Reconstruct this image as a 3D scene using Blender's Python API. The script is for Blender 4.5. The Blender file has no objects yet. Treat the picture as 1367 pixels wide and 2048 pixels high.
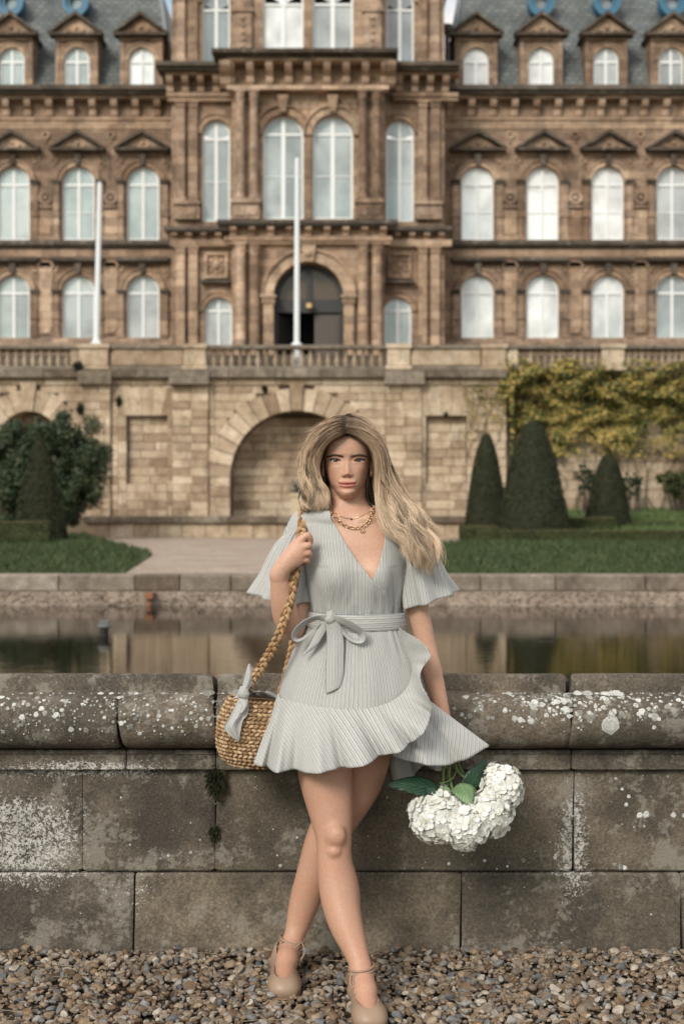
import bpy, bmesh, math, random
import numpy as np
from mathutils import Vector, Matrix

rng = random.Random(7)
nrs = np.random.RandomState(11)
SC = bpy.context.scene
COL = SC.collection
R = math.radians

# ------------------------------------------------------------------ camera, sky, sun, exposure
CAM_H = 1.309
F = 2844.4            # focal length in photo pixels (50 mm on a 24x36 portrait frame, 1367x2048)
cam_d = bpy.data.cameras.new('camera')
cam_d.lens = 50.0
cam_d.sensor_fit = 'VERTICAL'
cam_d.sensor_height = 36.0
cam_d.sensor_width = 24.0
cam_d.clip_start = 0.1
cam_d.clip_end = 2000.0
cam_d.dof.use_dof = True
cam_d.dof.focus_distance = 3.9
cam_d.dof.aperture_fstop = 4.2
cam_o = bpy.data.objects.new('camera', cam_d)
COL.objects.link(cam_o)
cam_o.location = (0, 0, CAM_H)
cam_o.rotation_euler = (R(90), 0, 0)
SC.camera = cam_o

SUN_DIR = Vector((-0.42, -0.80, 0.56)).normalized()      # from the scene towards the sun
sun_d = bpy.data.lights.new('sun', 'SUN')
sun_d.energy = 1.5
sun_d.angle = R(18)
sun_d.color = (1.0, 0.945, 0.875)
sun_o = bpy.data.objects.new('sun', sun_d)
COL.objects.link(sun_o)
sun_o.location = (-20, -20, 40)
sun_o.rotation_euler = (-SUN_DIR).to_track_quat('-Z', 'Y').to_euler()

world = bpy.data.worlds.new('World')
SC.world = world
world.use_nodes = True
wt = world.node_tree
wn = wt.nodes
sky = wn.new('ShaderNodeTexSky')
sky.sky_type = 'NISHITA'
sky.sun_disc = False
sky.sun_elevation = math.asin(SUN_DIR.z)
sky.sun_rotation = math.atan2(SUN_DIR.x, SUN_DIR.y)
sky.air_density = 1.0
sky.dust_density = 1.5
tc = wn.new('ShaderNodeTexCoord')
mp = wn.new('ShaderNodeMapping')
mp.inputs['Scale'].default_value = (1.0, 1.0, 2.2)
mp.inputs['Location'].default_value = (0.53, 2.15, 0.2)
cn = wn.new('ShaderNodeTexNoise')
cn.inputs['Scale'].default_value = 2.3
cn.inputs['Detail'].default_value = 7
cn.inputs['Roughness'].default_value = 0.56
cr = wn.new('ShaderNodeValToRGB')
cr.color_ramp.elements[0].position = 0.36
cr.color_ramp.elements[1].position = 0.53
cc = wn.new('ShaderNodeValToRGB')           # cloud body: pale grey to white
cc.color_ramp.elements[0].position = 0.45
cc.color_ramp.elements[0].color = (5.7, 5.3, 5.1, 1)
cc.color_ramp.elements[1].position = 0.75
cc.color_ramp.elements[1].color = (9.8, 9.1, 8.6, 1)
hsv = wn.new('ShaderNodeMix'); hsv.data_type = 'RGBA'; hsv.blend_type = 'MULTIPLY'
hsv.inputs[0].default_value = 1.0
hsv.inputs[7].default_value = (0.82, 1.14, 1.04, 1)
mx = wn.new('ShaderNodeMix'); mx.data_type = 'RGBA'
bg = wn['Background']
bg.inputs[1].default_value = 0.10
L = wt.links.new
L(tc.outputs['Generated'], mp.inputs[0]); L(mp.outputs[0], cn.inputs['Vector'])
L(cn.outputs['Fac'], cr.inputs[0]); L(cn.outputs['Fac'], cc.inputs[0])
L(sky.outputs[0], hsv.inputs[6])
L(cr.outputs[0], mx.inputs[0]); L(hsv.outputs[2], mx.inputs[6]); L(cc.outputs[0], mx.inputs[7])
L(mx.outputs[2], bg.inputs[0])

SC.view_settings.view_transform = 'Standard'
SC.view_settings.look = 'None'
SC.view_settings.gamma = 1.0
SC.view_settings.use_curve_mapping = False
SC.view_settings.exposure = 0.74
SC.render.engine = 'CYCLES'
SC.cycles.use_denoising = True
SC.cycles.max_bounces = 6
SC.cycles.caustics_reflective = False
SC.cycles.caustics_refractive = False

# ------------------------------------------------------------------ helpers
def W(px, py, d):
    """photo measurement (pixels) at distance d -> point in metres"""
    return Vector(((px - 683.5) * d / F, d, CAM_H - (py - 1024.0) * d / F))
def XX(px, d): return (px - 683.5) * d / F
def ZZ(py, d): return CAM_H - (py - 1024.0) * d / F

def link(o, parent=None):
    COL.objects.link(o)
    if parent is not None:
        o.parent = parent
    return o
def tag(o, label=None, cat=None, group=None, kind=None):
    if label: o['label'] = label
    if cat: o['category'] = cat
    if group: o['group'] = group
    if kind: o['kind'] = kind
    return o
def thing(name, label, cat, loc=(0, 0, 0), group=None):
    o = bpy.data.objects.new(name, None)
    o.empty_display_size = 0.1
    o.location = loc
    link(o)
    return tag(o, label, cat, group)
def setmat(me, m):
    if isinstance(m, (list, tuple)):
        for q in m: me.materials.append(q)
    else:
        me.materials.append(m)
def obj_bm(name, bm, m, parent=None, smooth=False):
    me = bpy.data.meshes.new(name)
    bmesh.ops.recalc_face_normals(bm, faces=bm.faces)
    bm.to_mesh(me); bm.free()
    if smooth:
        me.shade_smooth()
    setmat(me, m)
    o = bpy.data.objects.new(name, me)
    link(o)
    if parent is not None:
        o.parent = parent
        o.matrix_parent_inverse = Matrix.Translation(parent.location).inverted() if parent.type == 'EMPTY' and parent.parent is None else Matrix.Identity(4)
    return o
def obj_raw(name, verts, faces, m, parent=None, smooth=False, uvs=None, cols=None):
    me = bpy.data.meshes.new(name)
    me.from_pydata([tuple(v) for v in verts], [], [tuple(f) for f in faces])
    me.update()
    return _fin(name, me, m, parent, smooth, uvs, cols)
def obj_np(name, verts, faces, m, parent=None, smooth=False, uvs=None, cols=None):
    """verts (N,3) float array, faces (M,k) int array with k = 3 or 4; uvs per vertex; cols per vertex rgba"""
    verts = np.asarray(verts, dtype=np.float32); faces = np.asarray(faces, dtype=np.int32)
    me = bpy.data.meshes.new(name)
    k = faces.shape[1]
    me.vertices.add(len(verts)); me.vertices.foreach_set('co', verts.ravel())
    me.loops.add(faces.size); me.loops.foreach_set('vertex_index', faces.ravel())
    me.polygons.add(len(faces))
    me.polygons.foreach_set('loop_start', np.arange(0, faces.size, k, dtype=np.int32))
    me.update(calc_edges=True)
    return _fin(name, me, m, parent, smooth, uvs, cols)
def _fin(name, me, m, parent, smooth, uvs, cols):
    nl = len(me.loops)
    if uvs is not None or cols is not None:
        vi = np.empty(nl, dtype=np.int32); me.loops.foreach_get('vertex_index', vi)
    if uvs is not None:
        uvl = me.uv_layers.new(name='UVMap')
        uvl.data.foreach_set('uv', np.asarray(uvs, dtype=np.float32)[vi].ravel())
    if cols is not None:
        ca = me.color_attributes.new('Col', 'FLOAT_COLOR', 'POINT')
        ca.data.foreach_set('color', np.asarray(cols, dtype=np.float32).ravel())
    if smooth: me.shade_smooth()
    setmat(me, m)
    me.validate()
    o = bpy.data.objects.new(name, me)
    link(o)
    if parent is not None:
        o.parent = parent
        if parent.type == 'EMPTY' and parent.parent is None:
            o.matrix_parent_inverse = Matrix.Translation(parent.location).inverted()
    return o
def copy_obj(o, parent, loc=None):
    c = o.copy(); COL.objects.link(c)
    c.parent = parent
    c.matrix_parent_inverse = o.matrix_parent_inverse.copy()
    if loc is not None: c.location = loc
    return c

def bx(bm, x0, x1, y0, y1, z0, z1):
    x0, x1 = min(x0, x1), max(x0, x1); z0, z1 = min(z0, z1), max(z0, z1); y0, y1 = min(y0, y1), max(y0, y1)
    v = [bm.verts.new(p) for p in ((x0,y0,z0),(x1,y0,z0),(x1,y1,z0),(x0,y1,z0),(x0,y0,z1),(x1,y0,z1),(x1,y1,z1),(x0,y1,z1))]
    for f in ((0,1,2,3),(4,7,6,5),(0,4,5,1),(1,5,6,2),(2,6,7,3),(3,7,4,0)):
        bm.faces.new([v[i] for i in f])
def pillow(bm, x0, x1, z0, z1, yf, dep, bev, jit=0.0):
    """a dressed stone: front face inset by a bevel, uneven by jit"""
    x0, x1 = min(x0, x1), max(x0, x1); z0, z1 = min(z0, z1), max(z0, z1)
    j = lambda: rng.uniform(-jit, jit)
    b = min(bev, (x1-x0)*.3, (z1-z0)*.3)
    yq = yf + j()
    fr = [bm.verts.new((x+sx*b+j()*.4, yq+j()*.3, z+sz*b+j()*.4)) for x, z, sx, sz in ((x0,z0,1,1),(x1,z0,-1,1),(x1,z1,-1,-1),(x0,z1,1,-1))]
    md = [bm.verts.new((x, yf+b, z)) for x, z in ((x0,z0),(x1,z0),(x1,z1),(x0,z1))]
    bk = [bm.verts.new((x, yf+dep, z)) for x, z in ((x0,z0),(x1,z0),(x1,z1),(x0,z1))]
    bm.faces.new(fr)
    for a, c in ((fr, md), (md, bk)):
        for i in range(4):
            k = (i+1) % 4
            bm.faces.new((a[i], c[i], c[k], a[k]))
    bm.faces.new(bk[::-1])
def prism(bm, pts, y0, y1):
    """polygon pts (x,z) extruded from y0 to y1"""
    a = [bm.verts.new((p[0], y0, p[1])) for p in pts]
    b = [bm.verts.new((p[0], y1, p[1])) for p in pts]
    n = len(pts)
    bm.faces.new(a); bm.faces.new(b[::-1])
    for i in range(n):
        k = (i+1) % n
        bm.faces.new((a[i], b[i], b[k], a[k]))
def ring(bm, cx, cz, r0, r1, a0, a1, n, y0, y1, ez=1.0):
    """arched band between radii r0,r1 from angle a0 to a1 (radians), extruded y0..y1"""
    full = abs(a1 - a0) > 2*math.pi - 1e-3
    rows = []
    for i in range(n if full else n+1):
        t = a0 + (a1-a0)*i/n
        c, s = math.cos(t), math.sin(t)
        rows.append([bm.verts.new((cx+r*c, y, cz+r*s*ez)) for r, y in ((r0,y0),(r1,y0),(r1,y1),(r0,y1))])
    m = len(rows)
    for i in range(m if full else m-1):
        a, b = rows[i], rows[(i+1) % m]
        for k in range(4):
            q = (k+1) % 4
            bm.faces.new((a[k], a[q], b[q], b[k]))
    if not full:
        bm.faces.new(rows[0]); bm.faces.new(rows[-1][::-1])
def lathe(bm, cx, cy, prof, n=16, axis='z'):
    """prof list of (r,z)"""
    rows = []
    for r, z in prof:
        rows.append([bm.verts.new((cx+r*math.cos(2*math.pi*i/n), cy+r*math.sin(2*math.pi*i/n), z)) for i in range(n)])
    for a, b in zip(rows, rows[1:]):
        for i in range(n):
            k = (i+1) % n
            bm.faces.new((a[i], a[k], b[k], b[i]))
    bm.faces.new(rows[0][::-1]); bm.faces.new(rows[-1])
def tube_arrays(P, rad, n=8, closed=False):
    """P (K,3) path, rad scalar or (K,), returns verts, quad faces"""
    P = np.asarray(P, float); K = len(P)
    rad = np.broadcast_to(np.asarray(rad, float), (K,))
    T = np.gradient(P, axis=0); T /= np.linalg.norm(T, axis=1)[:, None] + 1e-12
    ref = np.array([0, 0, 1.0]) if abs(T[0, 2]) < .9 else np.array([1.0, 0, 0])
    Nn = np.zeros_like(P); v = np.cross(T[0], ref); v /= np.linalg.norm(v); Nn[0] = v
    for i in range(1, K):
        v = Nn[i-1] - T[i]*np.dot(Nn[i-1], T[i]); v /= np.linalg.norm(v) + 1e-12; Nn[i] = v
    B = np.cross(T, Nn)
    a = np.arange(n)*2*math.pi/n
    V = P[:, None] + rad[:, None, None]*(np.cos(a)[None, :, None]*Nn[:, None] + np.sin(a)[None, :, None]*B[:, None])
    Fq = []
    for i in range(K-1):
        for k in range(n):
            q = (k+1) % n
            Fq.append((i*n+k, i*n+q, (i+1)*n+q, (i+1)*n+k))
    return V.reshape(-1, 3), np.array(Fq, dtype=np.int32)
def merge_arrays(items):
    vs, fs, o = [], [], 0
    for v, f in items:
        vs.append(np.asarray(v, float)); fs.append(np.asarray(f) + o); o += len(v)
    return np.concatenate(vs), np.concatenate(fs)
def catmull(P, n):
    """resample a polyline of control points smoothly to n points"""
    P = np.asarray(P, float); K = len(P)
    seg = np.linalg.norm(np.diff(P, axis=0), axis=1); t = np.concatenate([[0], np.cumsum(seg)])
    u = np.linspace(0, t[-1], n)
    m = np.zeros_like(P)
    for i in range(K):
        a, b = max(i-1, 0), min(i+1, K-1)
        m[i] = (P[b]-P[a])/(t[b]-t[a])
    idx = np.clip(np.searchsorted(t, u, side='right')-1, 0, K-2)
    h = (t[idx+1]-t[idx]); s = ((u-t[idx])/h)[:, None]; h = h[:, None]
    return ((2*s**3-3*s**2+1)*P[idx] + (s**3-2*s**2+s)*h*m[idx] + (-2*s**3+3*s**2)*P[idx+1] + (s**3-s**2)*h*m[idx+1])

def ico(sub):
    b = bmesh.new(); bmesh.ops.create_icosphere(b, subdivisions=sub, radius=1.0)
    v = np.array([x.co[:] for x in b.verts]); f = np.array([[q.index for q in x.verts] for x in b.faces]); b.free(); return v, f

# ------------------------------------------------------------------ node materials
class NT:
    def __init__(self, name, rough=0.8, spec=0.5):
        self.m = bpy.data.materials.new(name); self.m.use_nodes = True
        self.t = self.m.node_tree; self.n = self.t.nodes
        self.b = self.n['Principled BSDF']
        self.b.inputs['Roughness'].default_value = rough
        self.b.inputs['Specular IOR Level'].default_value = spec
        self._c = None
    def link(self, a, b): self.t.links.new(a, b)
    def co(self, kind='Object', scale=None, loc=None):
        if self._c is None: self._c = self.n.new('ShaderNodeTexCoord')
        o = self._c.outputs[kind]
        if scale is not None or loc is not None:
            m = self.n.new('ShaderNodeMapping')
            if scale is not None: m.inputs['Scale'].default_value = scale
            if loc is not None: m.inputs['Location'].default_value = loc
            self.link(o, m.inputs[0]); o = m.outputs[0]
        return o
    def noise(self, scale, detail=5, rough=0.55, vec=None, dist=0.0):
        n = self.n.new('ShaderNodeTexNoise')
        n.inputs['Scale'].default_value = scale; n.inputs['Detail'].default_value = detail
        n.inputs['Roughness'].default_value = rough; n.inputs['Distortion'].default_value = dist
        self.link(vec if vec is not None else self.co(), n.inputs['Vector'])
        return n.outputs['Fac']
    def voro(self, scale, out='Distance', vec=None, feature='F1', rnd=1.0):
        n = self.n.new('ShaderNodeTexVoronoi'); n.feature = feature
        n.inputs['Scale'].default_value = scale; n.inputs['Randomness'].default_value = rnd
        self.link(vec if vec is not None else self.co(), n.inputs['Vector'])
        return n.outputs[out]
    def ramp(self, fac, stops, interp='LINEAR'):
        r = self.n.new('ShaderNodeValToRGB'); e = r.color_ramp; e.interpolation = interp
        while len(e.elements) < len(stops): e.elements.new(0.5)
        for el, (p, c) in zip(e.elements, stops):
            el.position = p
            el.color = (c, c, c, 1) if isinstance(c, (int, float)) else (c[0], c[1], c[2], 1)
        self.link(fac, r.inputs[0]); return r.outputs[0]
    def mix(self, fac, a, b, mode='MIX'):
        m = self.n.new('ShaderNodeMix'); m.data_type = 'RGBA'; m.blend_type = mode
        for s, v in ((0, fac), (6, a), (7, b)):
            if isinstance(v, (int, float)): m.inputs[s].default_value = v if s == 0 else (v, v, v, 1)
            elif isinstance(v, tuple): m.inputs[s].default_value = (*v[:3], 1)
            else: self.link(v, m.inputs[s])
        return m.outputs[2]
    def math(self, op, a, b=0.0, c=0.0):
        m = self.n.new('ShaderNodeMath'); m.operation = op
        for i, v in enumerate((a, b, c)):
            if isinstance(v, (int, float)): m.inputs[i].default_value = v
            else: self.link(v, m.inputs[i])
        return m.outputs[0]
    def sep(self, vec):
        s = self.n.new('ShaderNodeSeparateXYZ'); self.link(vec, s.inputs[0]); return s.outputs
    def random(self):
        return self.n.new('ShaderNodeObjectInfo').outputs['Random']
    def island(self):
        return self.n.new('ShaderNodeNewGeometry').outputs['Random Per Island']
    def attr(self, name):
        a = self.n.new('ShaderNodeAttribute'); a.attribute_name = name; return a.outputs['Color']
    def bump(self, h, strength=0.4, dist=0.01):
        b = self.n.new('ShaderNodeBump'); b.inputs['Strength'].default_value = strength; b.inputs['Distance'].default_value = dist
        self.link(h, b.inputs['Height']); self.link(b.outputs[0], self.b.inputs['Normal'])
    def color(self, c):
        if isinstance(c, tuple): self.b.inputs['Base Color'].default_value = (*c[:3], 1)
        else: self.link(c, self.b.inputs['Base Color'])
    def set(self, k, v):
        if isinstance(v, (int, float)): self.b.inputs[k].default_value = v
        else: self.link(v, self.b.inputs[k])
def plain(name, c, rough=0.7, spec=0.5, metal=0.0):
    m = NT(name, rough, spec); m.color(c); m.set('Metallic', metal); return m.m
# ------------------------------------------------------------------ materials of the setting
def mat_wallstone():
    m = NT('weathered_wall_stone', 0.9, 0.25)
    big = m.noise(2.2, 6, 0.6)
    med = m.noise(11, 8, 0.65)
    fine = m.noise(120, 4, 0.7)
    base = m.ramp(big, [(0.30, (0.070, 0.062, 0.053)), (0.47, (0.128, 0.110, 0.090)), (0.60, (0.182, 0.153, 0.122)), (0.74, (0.246, 0.210, 0.168))])
    soot = m.ramp(m.noise(4.3, 9, 0.68, m.co('Object', loc=(3.3, 1, 7))), [(0.47, 0.0), (0.60, 1.0)])
    base = m.mix(m.math('MULTIPLY', soot, 0.62), base, (0.045, 0.04, 0.036))
    tint = m.ramp(m.random(), [(0.0, (0.82, 0.80, 0.80)), (0.5, (1.0, 0.96, 0.90)), (1.0, (1.16, 1.10, 1.0))])
    base = m.mix(1.0, base, tint, 'MULTIPLY')
    base = m.mix(1.0, base, m.ramp(fine, [(0.28, 0.55), (0.5, 1.0), (0.72, 1.6)]), 'MULTIPLY')
    # grey crust in ragged patches
    crust = m.ramp(m.math('ADD', m.math('MULTIPLY', m.noise(6.5, 10, 0.72, m.co('Object', loc=(9, 4, 2))), 0.8), m.math('MULTIPLY', m.noise(70, 3, 0.6), 0.2)), [(0.52, 0.0), (0.57, 1.0)])
    base = m.mix(m.math('MULTIPLY', crust, 0.60), base, (0.30, 0.27, 0.225))
    # fine white specks of young lichen, thick where a broad mask says so
    xyz = m.sep(m.co())
    def gauss(cx, cz, sx, sz):
        a = m.math('DIVIDE', m.math('SUBTRACT', xyz[0], cx), sx); b = m.math('DIVIDE', m.math('SUBTRACT', xyz[2], cz), sz)
        e = m.math('ADD', m.math('MULTIPLY', a, a), m.math('MULTIPLY', b, b))
        return m.math('POWER', 2.718, m.math('MULTIPLY', e, -1.0))
    g = m.math('ADD', gauss(-0.96, 0.34, 0.22, 0.14), m.math('ADD', m.math('MULTIPLY', gauss(-0.60, 0.19, 0.25, 0.04), .22), m.math('ADD', gauss(0.69, 0.33, 0.05, 0.17), gauss(-0.75, 0.545, 0.25, 0.03))))
    g = m.math('ADD', g, m.math('ADD', m.math('MULTIPLY', gauss(0.3, 0.232, 1.4, 0.009), 0.38), m.math('MULTIPLY', gauss(-0.62, 0.14, 0.10, 0.08), 0.32)))
    g = m.math('ADD', g, m.math('MULTIPLY', m.noise(3.0, 5, 0.65, m.co('Object', loc=(1, 8, 5))), 0.55))
    sp = m.math('ADD', m.math('MULTIPLY', m.noise(150, 5, 0.8), .7), m.math('MULTIPLY', m.noise(48, 5, 0.7), .3))
    thr = m.math('MAXIMUM', m.math('SUBTRACT', 0.725, m.math('MULTIPLY', g, 0.25)), 0.485)
    speck = m.math('MULTIPLY', m.math('GREATER_THAN', sp, thr), 1.0)
    base = m.mix(m.math('MULTIPLY', speck, 0.85), base, (0.60, 0.565, 0.525))
    # dark damp streak towards the joint lines and the wall foot keep their own algae colour
    alg = m.ramp(m.noise(9, 6, 0.7, m.co('Object', loc=(5, 5, 5))), [(0.55, 0.0), (0.68, 1.0)])
    base = m.mix(m.math('MULTIPLY', alg, 0.35), base, (0.06, 0.058, 0.032))
    m.color(base)
    h = m.math('ADD', m.math('MULTIPLY', fine, 0.5), m.math('ADD', m.math('MULTIPLY', med, 1.0), m.math('MULTIPLY', speck, 0.25)))
    m.bump(h, 0.75, 0.012)
    return m.m
M = {}
M['wallstone'] = mat_wallstone()
M['joint'] = plain('dark_joint', (0.035, 0.03, 0.024), 0.95, 0.1)

def mat_lichen():
    m = NT('pale_lichen', 0.95, 0.1)
    c = m.ramp(m.island(), [(0, (0.17, 0.16, 0.14)), (0.40, (0.30, 0.285, 0.255)), (0.60, (0.46, 0.45, 0.42)), (1, (0.64, 0.635, 0.605))])
    c = m.mix(1.0, c, m.ramp(m.noise(160, 4, 0.7), [(0.3, 0.72), (0.6, 1.1)]), 'MULTIPLY')
    m.color(c); m.bump(m.noise(260, 3), 0.5, 0.002)
    return m.m
M['lichen'] = mat_lichen()

def mat_terrace(name, lo, mid, hi, soot=0.5, sc=1.0, rnd='object', blocks=False):
    m = NT(name, 0.88, 0.25)
    big = m.noise(0.55*sc, 6, 0.62)
    med = m.noise(2.6*sc, 7, 0.66)
    c = m.ramp(m.math('ADD', m.math('MULTIPLY', big, 0.55), m.math('MULTIPLY', med, 0.45)), [(0.34, lo), (0.5, mid), (0.66, hi)])
    r = m.random() if rnd == 'object' else m.island()
    c = m.mix(1.0, c, m.ramp(r, [(0, (0.66, 0.59, 0.53)), (0.3, (0.95, 0.90, 0.85)), (0.65, (1.05, 1.02, 0.98)), (1, (1.30, 1.29, 1.28))]), 'MULTIPLY')
    st = m.ramp(m.noise(1.1*sc, 9, 0.7, m.co('Object', scale=(1.6, 1.6, 0.6), loc=(3, 2, 9))), [(0.50, 0.0), (0.68, 1.0)])
    c = m.mix(m.math('MULTIPLY', st, soot), c, (0.06, 0.05, 0.042))
    pale = m.ramp(m.noise(1.7*sc, 7, 0.7, m.co('Object', loc=(13, 2, 1))), [(0.56, 0.0), (0.70, 1.0)])
    c = m.mix(m.math('MULTIPLY', pale, 0.4), c, (0.46, 0.42, 0.35))
    c = m.mix(1.0, c, m.ramp(m.noise(14*sc, 4, 0.7), [(0.3, 0.74), (0.7, 1.26)]), 'MULTIPLY')
    if blocks:
        xyz = m.sep(m.co()); cb = m.n.new('ShaderNodeCombineXYZ')
        m.link(m.math('ADD', xyz[0], m.math('MULTIPLY', xyz[1], .7)), cb.inputs[0]); m.link(xyz[2], cb.inputs[1])
        b = m.n.new('ShaderNodeTexBrick'); b.inputs['Scale'].default_value = 1.0
        b.inputs['Brick Width'].default_value = 0.86; b.inputs['Row Height'].default_value = 0.40; b.inputs['Mortar Size'].default_value = 0.014
        b.inputs['Color1'].default_value = (.66, .62, .60, 1); b.inputs['Color2'].default_value = (1.30, 1.24, 1.18, 1); b.inputs['Mortar'].default_value = (.50, .45, .42, 1)
        m.link(cb.outputs[0], b.inputs['Vector'])
        c = m.mix(.85, c, b.outputs['Color'], 'MULTIPLY')
    m.color(c)
    m.bump(m.noise(9*sc, 6, 0.7), 0.5, 0.04)
    return m.m
M['terrace'] = mat_terrace('terrace_sandstone', (0.26, 0.186, 0.125), (0.455, 0.355, 0.258), (0.58, 0.485, 0.38), 0.42, 1.2)
M['terrace_mass'] = mat_terrace('terrace_sandstone_mass', (0.26, 0.186, 0.125), (0.455, 0.355, 0.258), (0.58, 0.485, 0.38), 0.42, 1.2, 'island')
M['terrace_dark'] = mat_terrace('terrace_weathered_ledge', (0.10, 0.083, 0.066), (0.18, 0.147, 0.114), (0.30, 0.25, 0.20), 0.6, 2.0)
M['mortar'] = plain('old_mortar', (0.19, 0.148, 0.108), 0.95, 0.1)
M['museum'] = mat_terrace('museum_sandstone', (0.19, 0.136, 0.102), (0.315, 0.233, 0.178), (0.42, 0.325, 0.256), 0.52, 0.8, 'object', True)
M['museum_warm'] = mat_terrace('museum_pale_sandstone', (0.26, 0.182, 0.128), (0.385, 0.285, 0.212), (0.48, 0.375, 0.288), 0.38, 0.8, 'object', True)
M['museum_soot_shade'] = mat_terrace('museum_sooty_shaded_stone', (0.050, 0.042, 0.035), (0.092, 0.075, 0.061), (0.165, 0.132, 0.104), 0.5, 1.2)  # real soot on the ledges; on the terrace step it paints shade

def mat_slate():
    m = NT('roof_slate', 0.55, 0.4)
    b = m.n.new('ShaderNodeTexBrick')
    b.inputs['Scale'].default_value = 1.0
    b.inputs['Brick Width'].default_value = 0.42; b.inputs['Row Height'].default_value = 0.26
    b.inputs['Mortar Size'].default_value = 0.02; b.inputs['Color1'].default_value = (0.095, 0.105, 0.108, 1)
    b.inputs['Color2'].default_value = (0.155, 0.162, 0.160, 1); b.inputs['Mortar'].default_value = (0.03, 0.034, 0.038, 1)
    xyz = m.sep(m.co()); cmb = m.n.new('ShaderNodeCombineXYZ')
    m.link(m.math('ADD', xyz[0], m.math('MULTIPLY', xyz[1], 0.3)), cmb.inputs[0]); m.link(xyz[2], cmb.inputs[1])
    m.link(cmb.outputs[0], b.inputs['Vector'])
    c = m.mix(1.0, b.outputs['Color'], m.ramp(m.noise(0.9, 7, 0.65), [(0.3, (0.6, 0.62, 0.6)), (0.7, (1.5, 1.5, 1.42))]), 'MULTIPLY')
    m.color(c); m.bump(b.outputs['Fac'], 0.5, -0.03)
    return m.m
M['slate'] = mat_slate()
M['lead'] = plain('lead_flashing', (0.22, 0.235, 0.25), 0.5)
M['blue_paint'] = plain('blue_copper', (0.045, 0.15, 0.24), 0.5)
M['white_frame'] = plain('white_window_paint', (0.80, 0.80, 0.79), 0.45)
def mat_pane(name, c0, c1, coat=1.0):
    m = NT(name, 0.35, 0.5)
    c = m.mix(m.random(), c0, c1)
    c = m.mix(1.0, c, m.ramp(m.noise(0.5, 3, 0.55), [(0.36, 0.66), (0.62, 1.22)]), 'MULTIPLY')  # mottling paints cloud reflections into the pane colour
    m.color(c); m.set('Coat Weight', coat); m.set('Coat Roughness', 0.02); m.set('Coat IOR', 1.9)
    return m.m
M['pane'] = mat_pane('grey_blind_glass_painted_sky', (0.30, 0.325, 0.325), (0.42, 0.44, 0.435))
M['pane_white'] = mat_pane('white_blind_glass_painted_sky', (0.68, 0.69, 0.68), (0.80, 0.80, 0.79))
M['pane_dark'] = mat_pane('dim_room_glass_painted_sky', (0.10, 0.12, 0.13), (0.22, 0.26, 0.27))
M['door'] = plain('dark_door_paint', (0.030, 0.027, 0.026), 0.5)
M['door_leaf'] = plain('weathered_door_wood', (0.085, 0.068, 0.058), 0.6)
M['dark_glass'] = plain('fanlight_glass', (0.10, 0.07, 0.048), 0.25)
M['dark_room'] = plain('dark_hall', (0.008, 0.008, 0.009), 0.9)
M['pole'] = plain('white_pole_paint', (0.74, 0.76, 0.77), 0.35)
M['cream'] = plain('cream_painted_stone', (0.50, 0.40, 0.27), 0.8)

def mat_ground(name, stops, scale, bump=0.03):
    m = NT(name, 0.95, 0.15)
    c = m.ramp(m.noise(scale, 8, 0.7), stops)
    c = m.mix(1.0, c, m.ramp(m.voro(scale*30, 'Color'), [(0.1, 0.7), (0.9, 1.3)]), 'MULTIPLY')
    m.color(c); m.bump(m.voro(scale*30), 0.6, bump)
    return m.m
M['path'] = mat_ground('pale_gravel_path', [(0.3, (0.29, 0.225, 0.175)), (0.5, (0.38, 0.305, 0.245)), (0.7, (0.46, 0.38, 0.31))], 0.9)
M['soil'] = mat_ground('gravel_bed', [(0.3, (0.035, 0.026, 0.018)), (0.5, (0.06, 0.046, 0.033)), (0.7, (0.09, 0.072, 0.052))], 3.0, 0.01)
M['lawn'] = mat_ground('lawn_turf', [(0.3, (0.024, 0.038, 0.013)), (0.5, (0.037, 0.058, 0.019)), (0.7, (0.058, 0.080, 0.027))], 0.5)
M['bank'] = mat_ground('sunlit_bank_turf', [(0.3, (0.05, 0.085, 0.026)), (0.5, (0.075, 0.115, 0.036)), (0.7, (0.11, 0.15, 0.055))], 0.5)  # lawn turf made lighter: sunlight on the bank painted into the colour
def mat_leaf(name, stops, rough=0.6, scale=0.8, nw=0.45):
    m = NT(name, rough, 0.3)
    c = m.ramp(m.math('ADD', m.math('MULTIPLY', m.island(), 1-nw), m.math('MULTIPLY', m.noise(scale, 4, 0.6), nw)), stops)
    m.color(c)
    return m.m
M['grass'] = mat_leaf('grass_blade', [(0.2, (0.022, 0.038, 0.012)), (0.5, (0.042, 0.066, 0.021)), (0.8, (0.092, 0.112, 0.038))])
M['bank_grass'] = mat_leaf('sunlit_bank_blade', [(0.2, (0.05, 0.085, 0.026)), (0.5, (0.08, 0.12, 0.04)), (0.8, (0.13, 0.16, 0.065))])  # blades lightened to match the painted sunlight on the bank
M['yew'] = mat_leaf('yew_needles', [(0.2, (0.013, 0.019, 0.008)), (0.5, (0.028, 0.033, 0.014)), (0.75, (0.056, 0.053, 0.022)), (0.9, (0.092, 0.072, 0.030))], 0.7, 2.5)
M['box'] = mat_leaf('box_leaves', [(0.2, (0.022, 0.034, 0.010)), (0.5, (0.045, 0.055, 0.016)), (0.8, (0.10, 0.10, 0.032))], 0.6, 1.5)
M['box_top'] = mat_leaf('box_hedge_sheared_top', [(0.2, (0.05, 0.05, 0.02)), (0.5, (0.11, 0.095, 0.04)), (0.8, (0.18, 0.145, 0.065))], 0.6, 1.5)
M['shrub'] = mat_leaf('shrub_leaves', [(0.2, (0.014, 0.028, 0.014)), (0.5, (0.036, 0.058, 0.027)), (0.72, (0.070, 0.088, 0.040)), (0.88, (0.14, 0.085, 0.045))], 0.5, 1.0)
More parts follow.
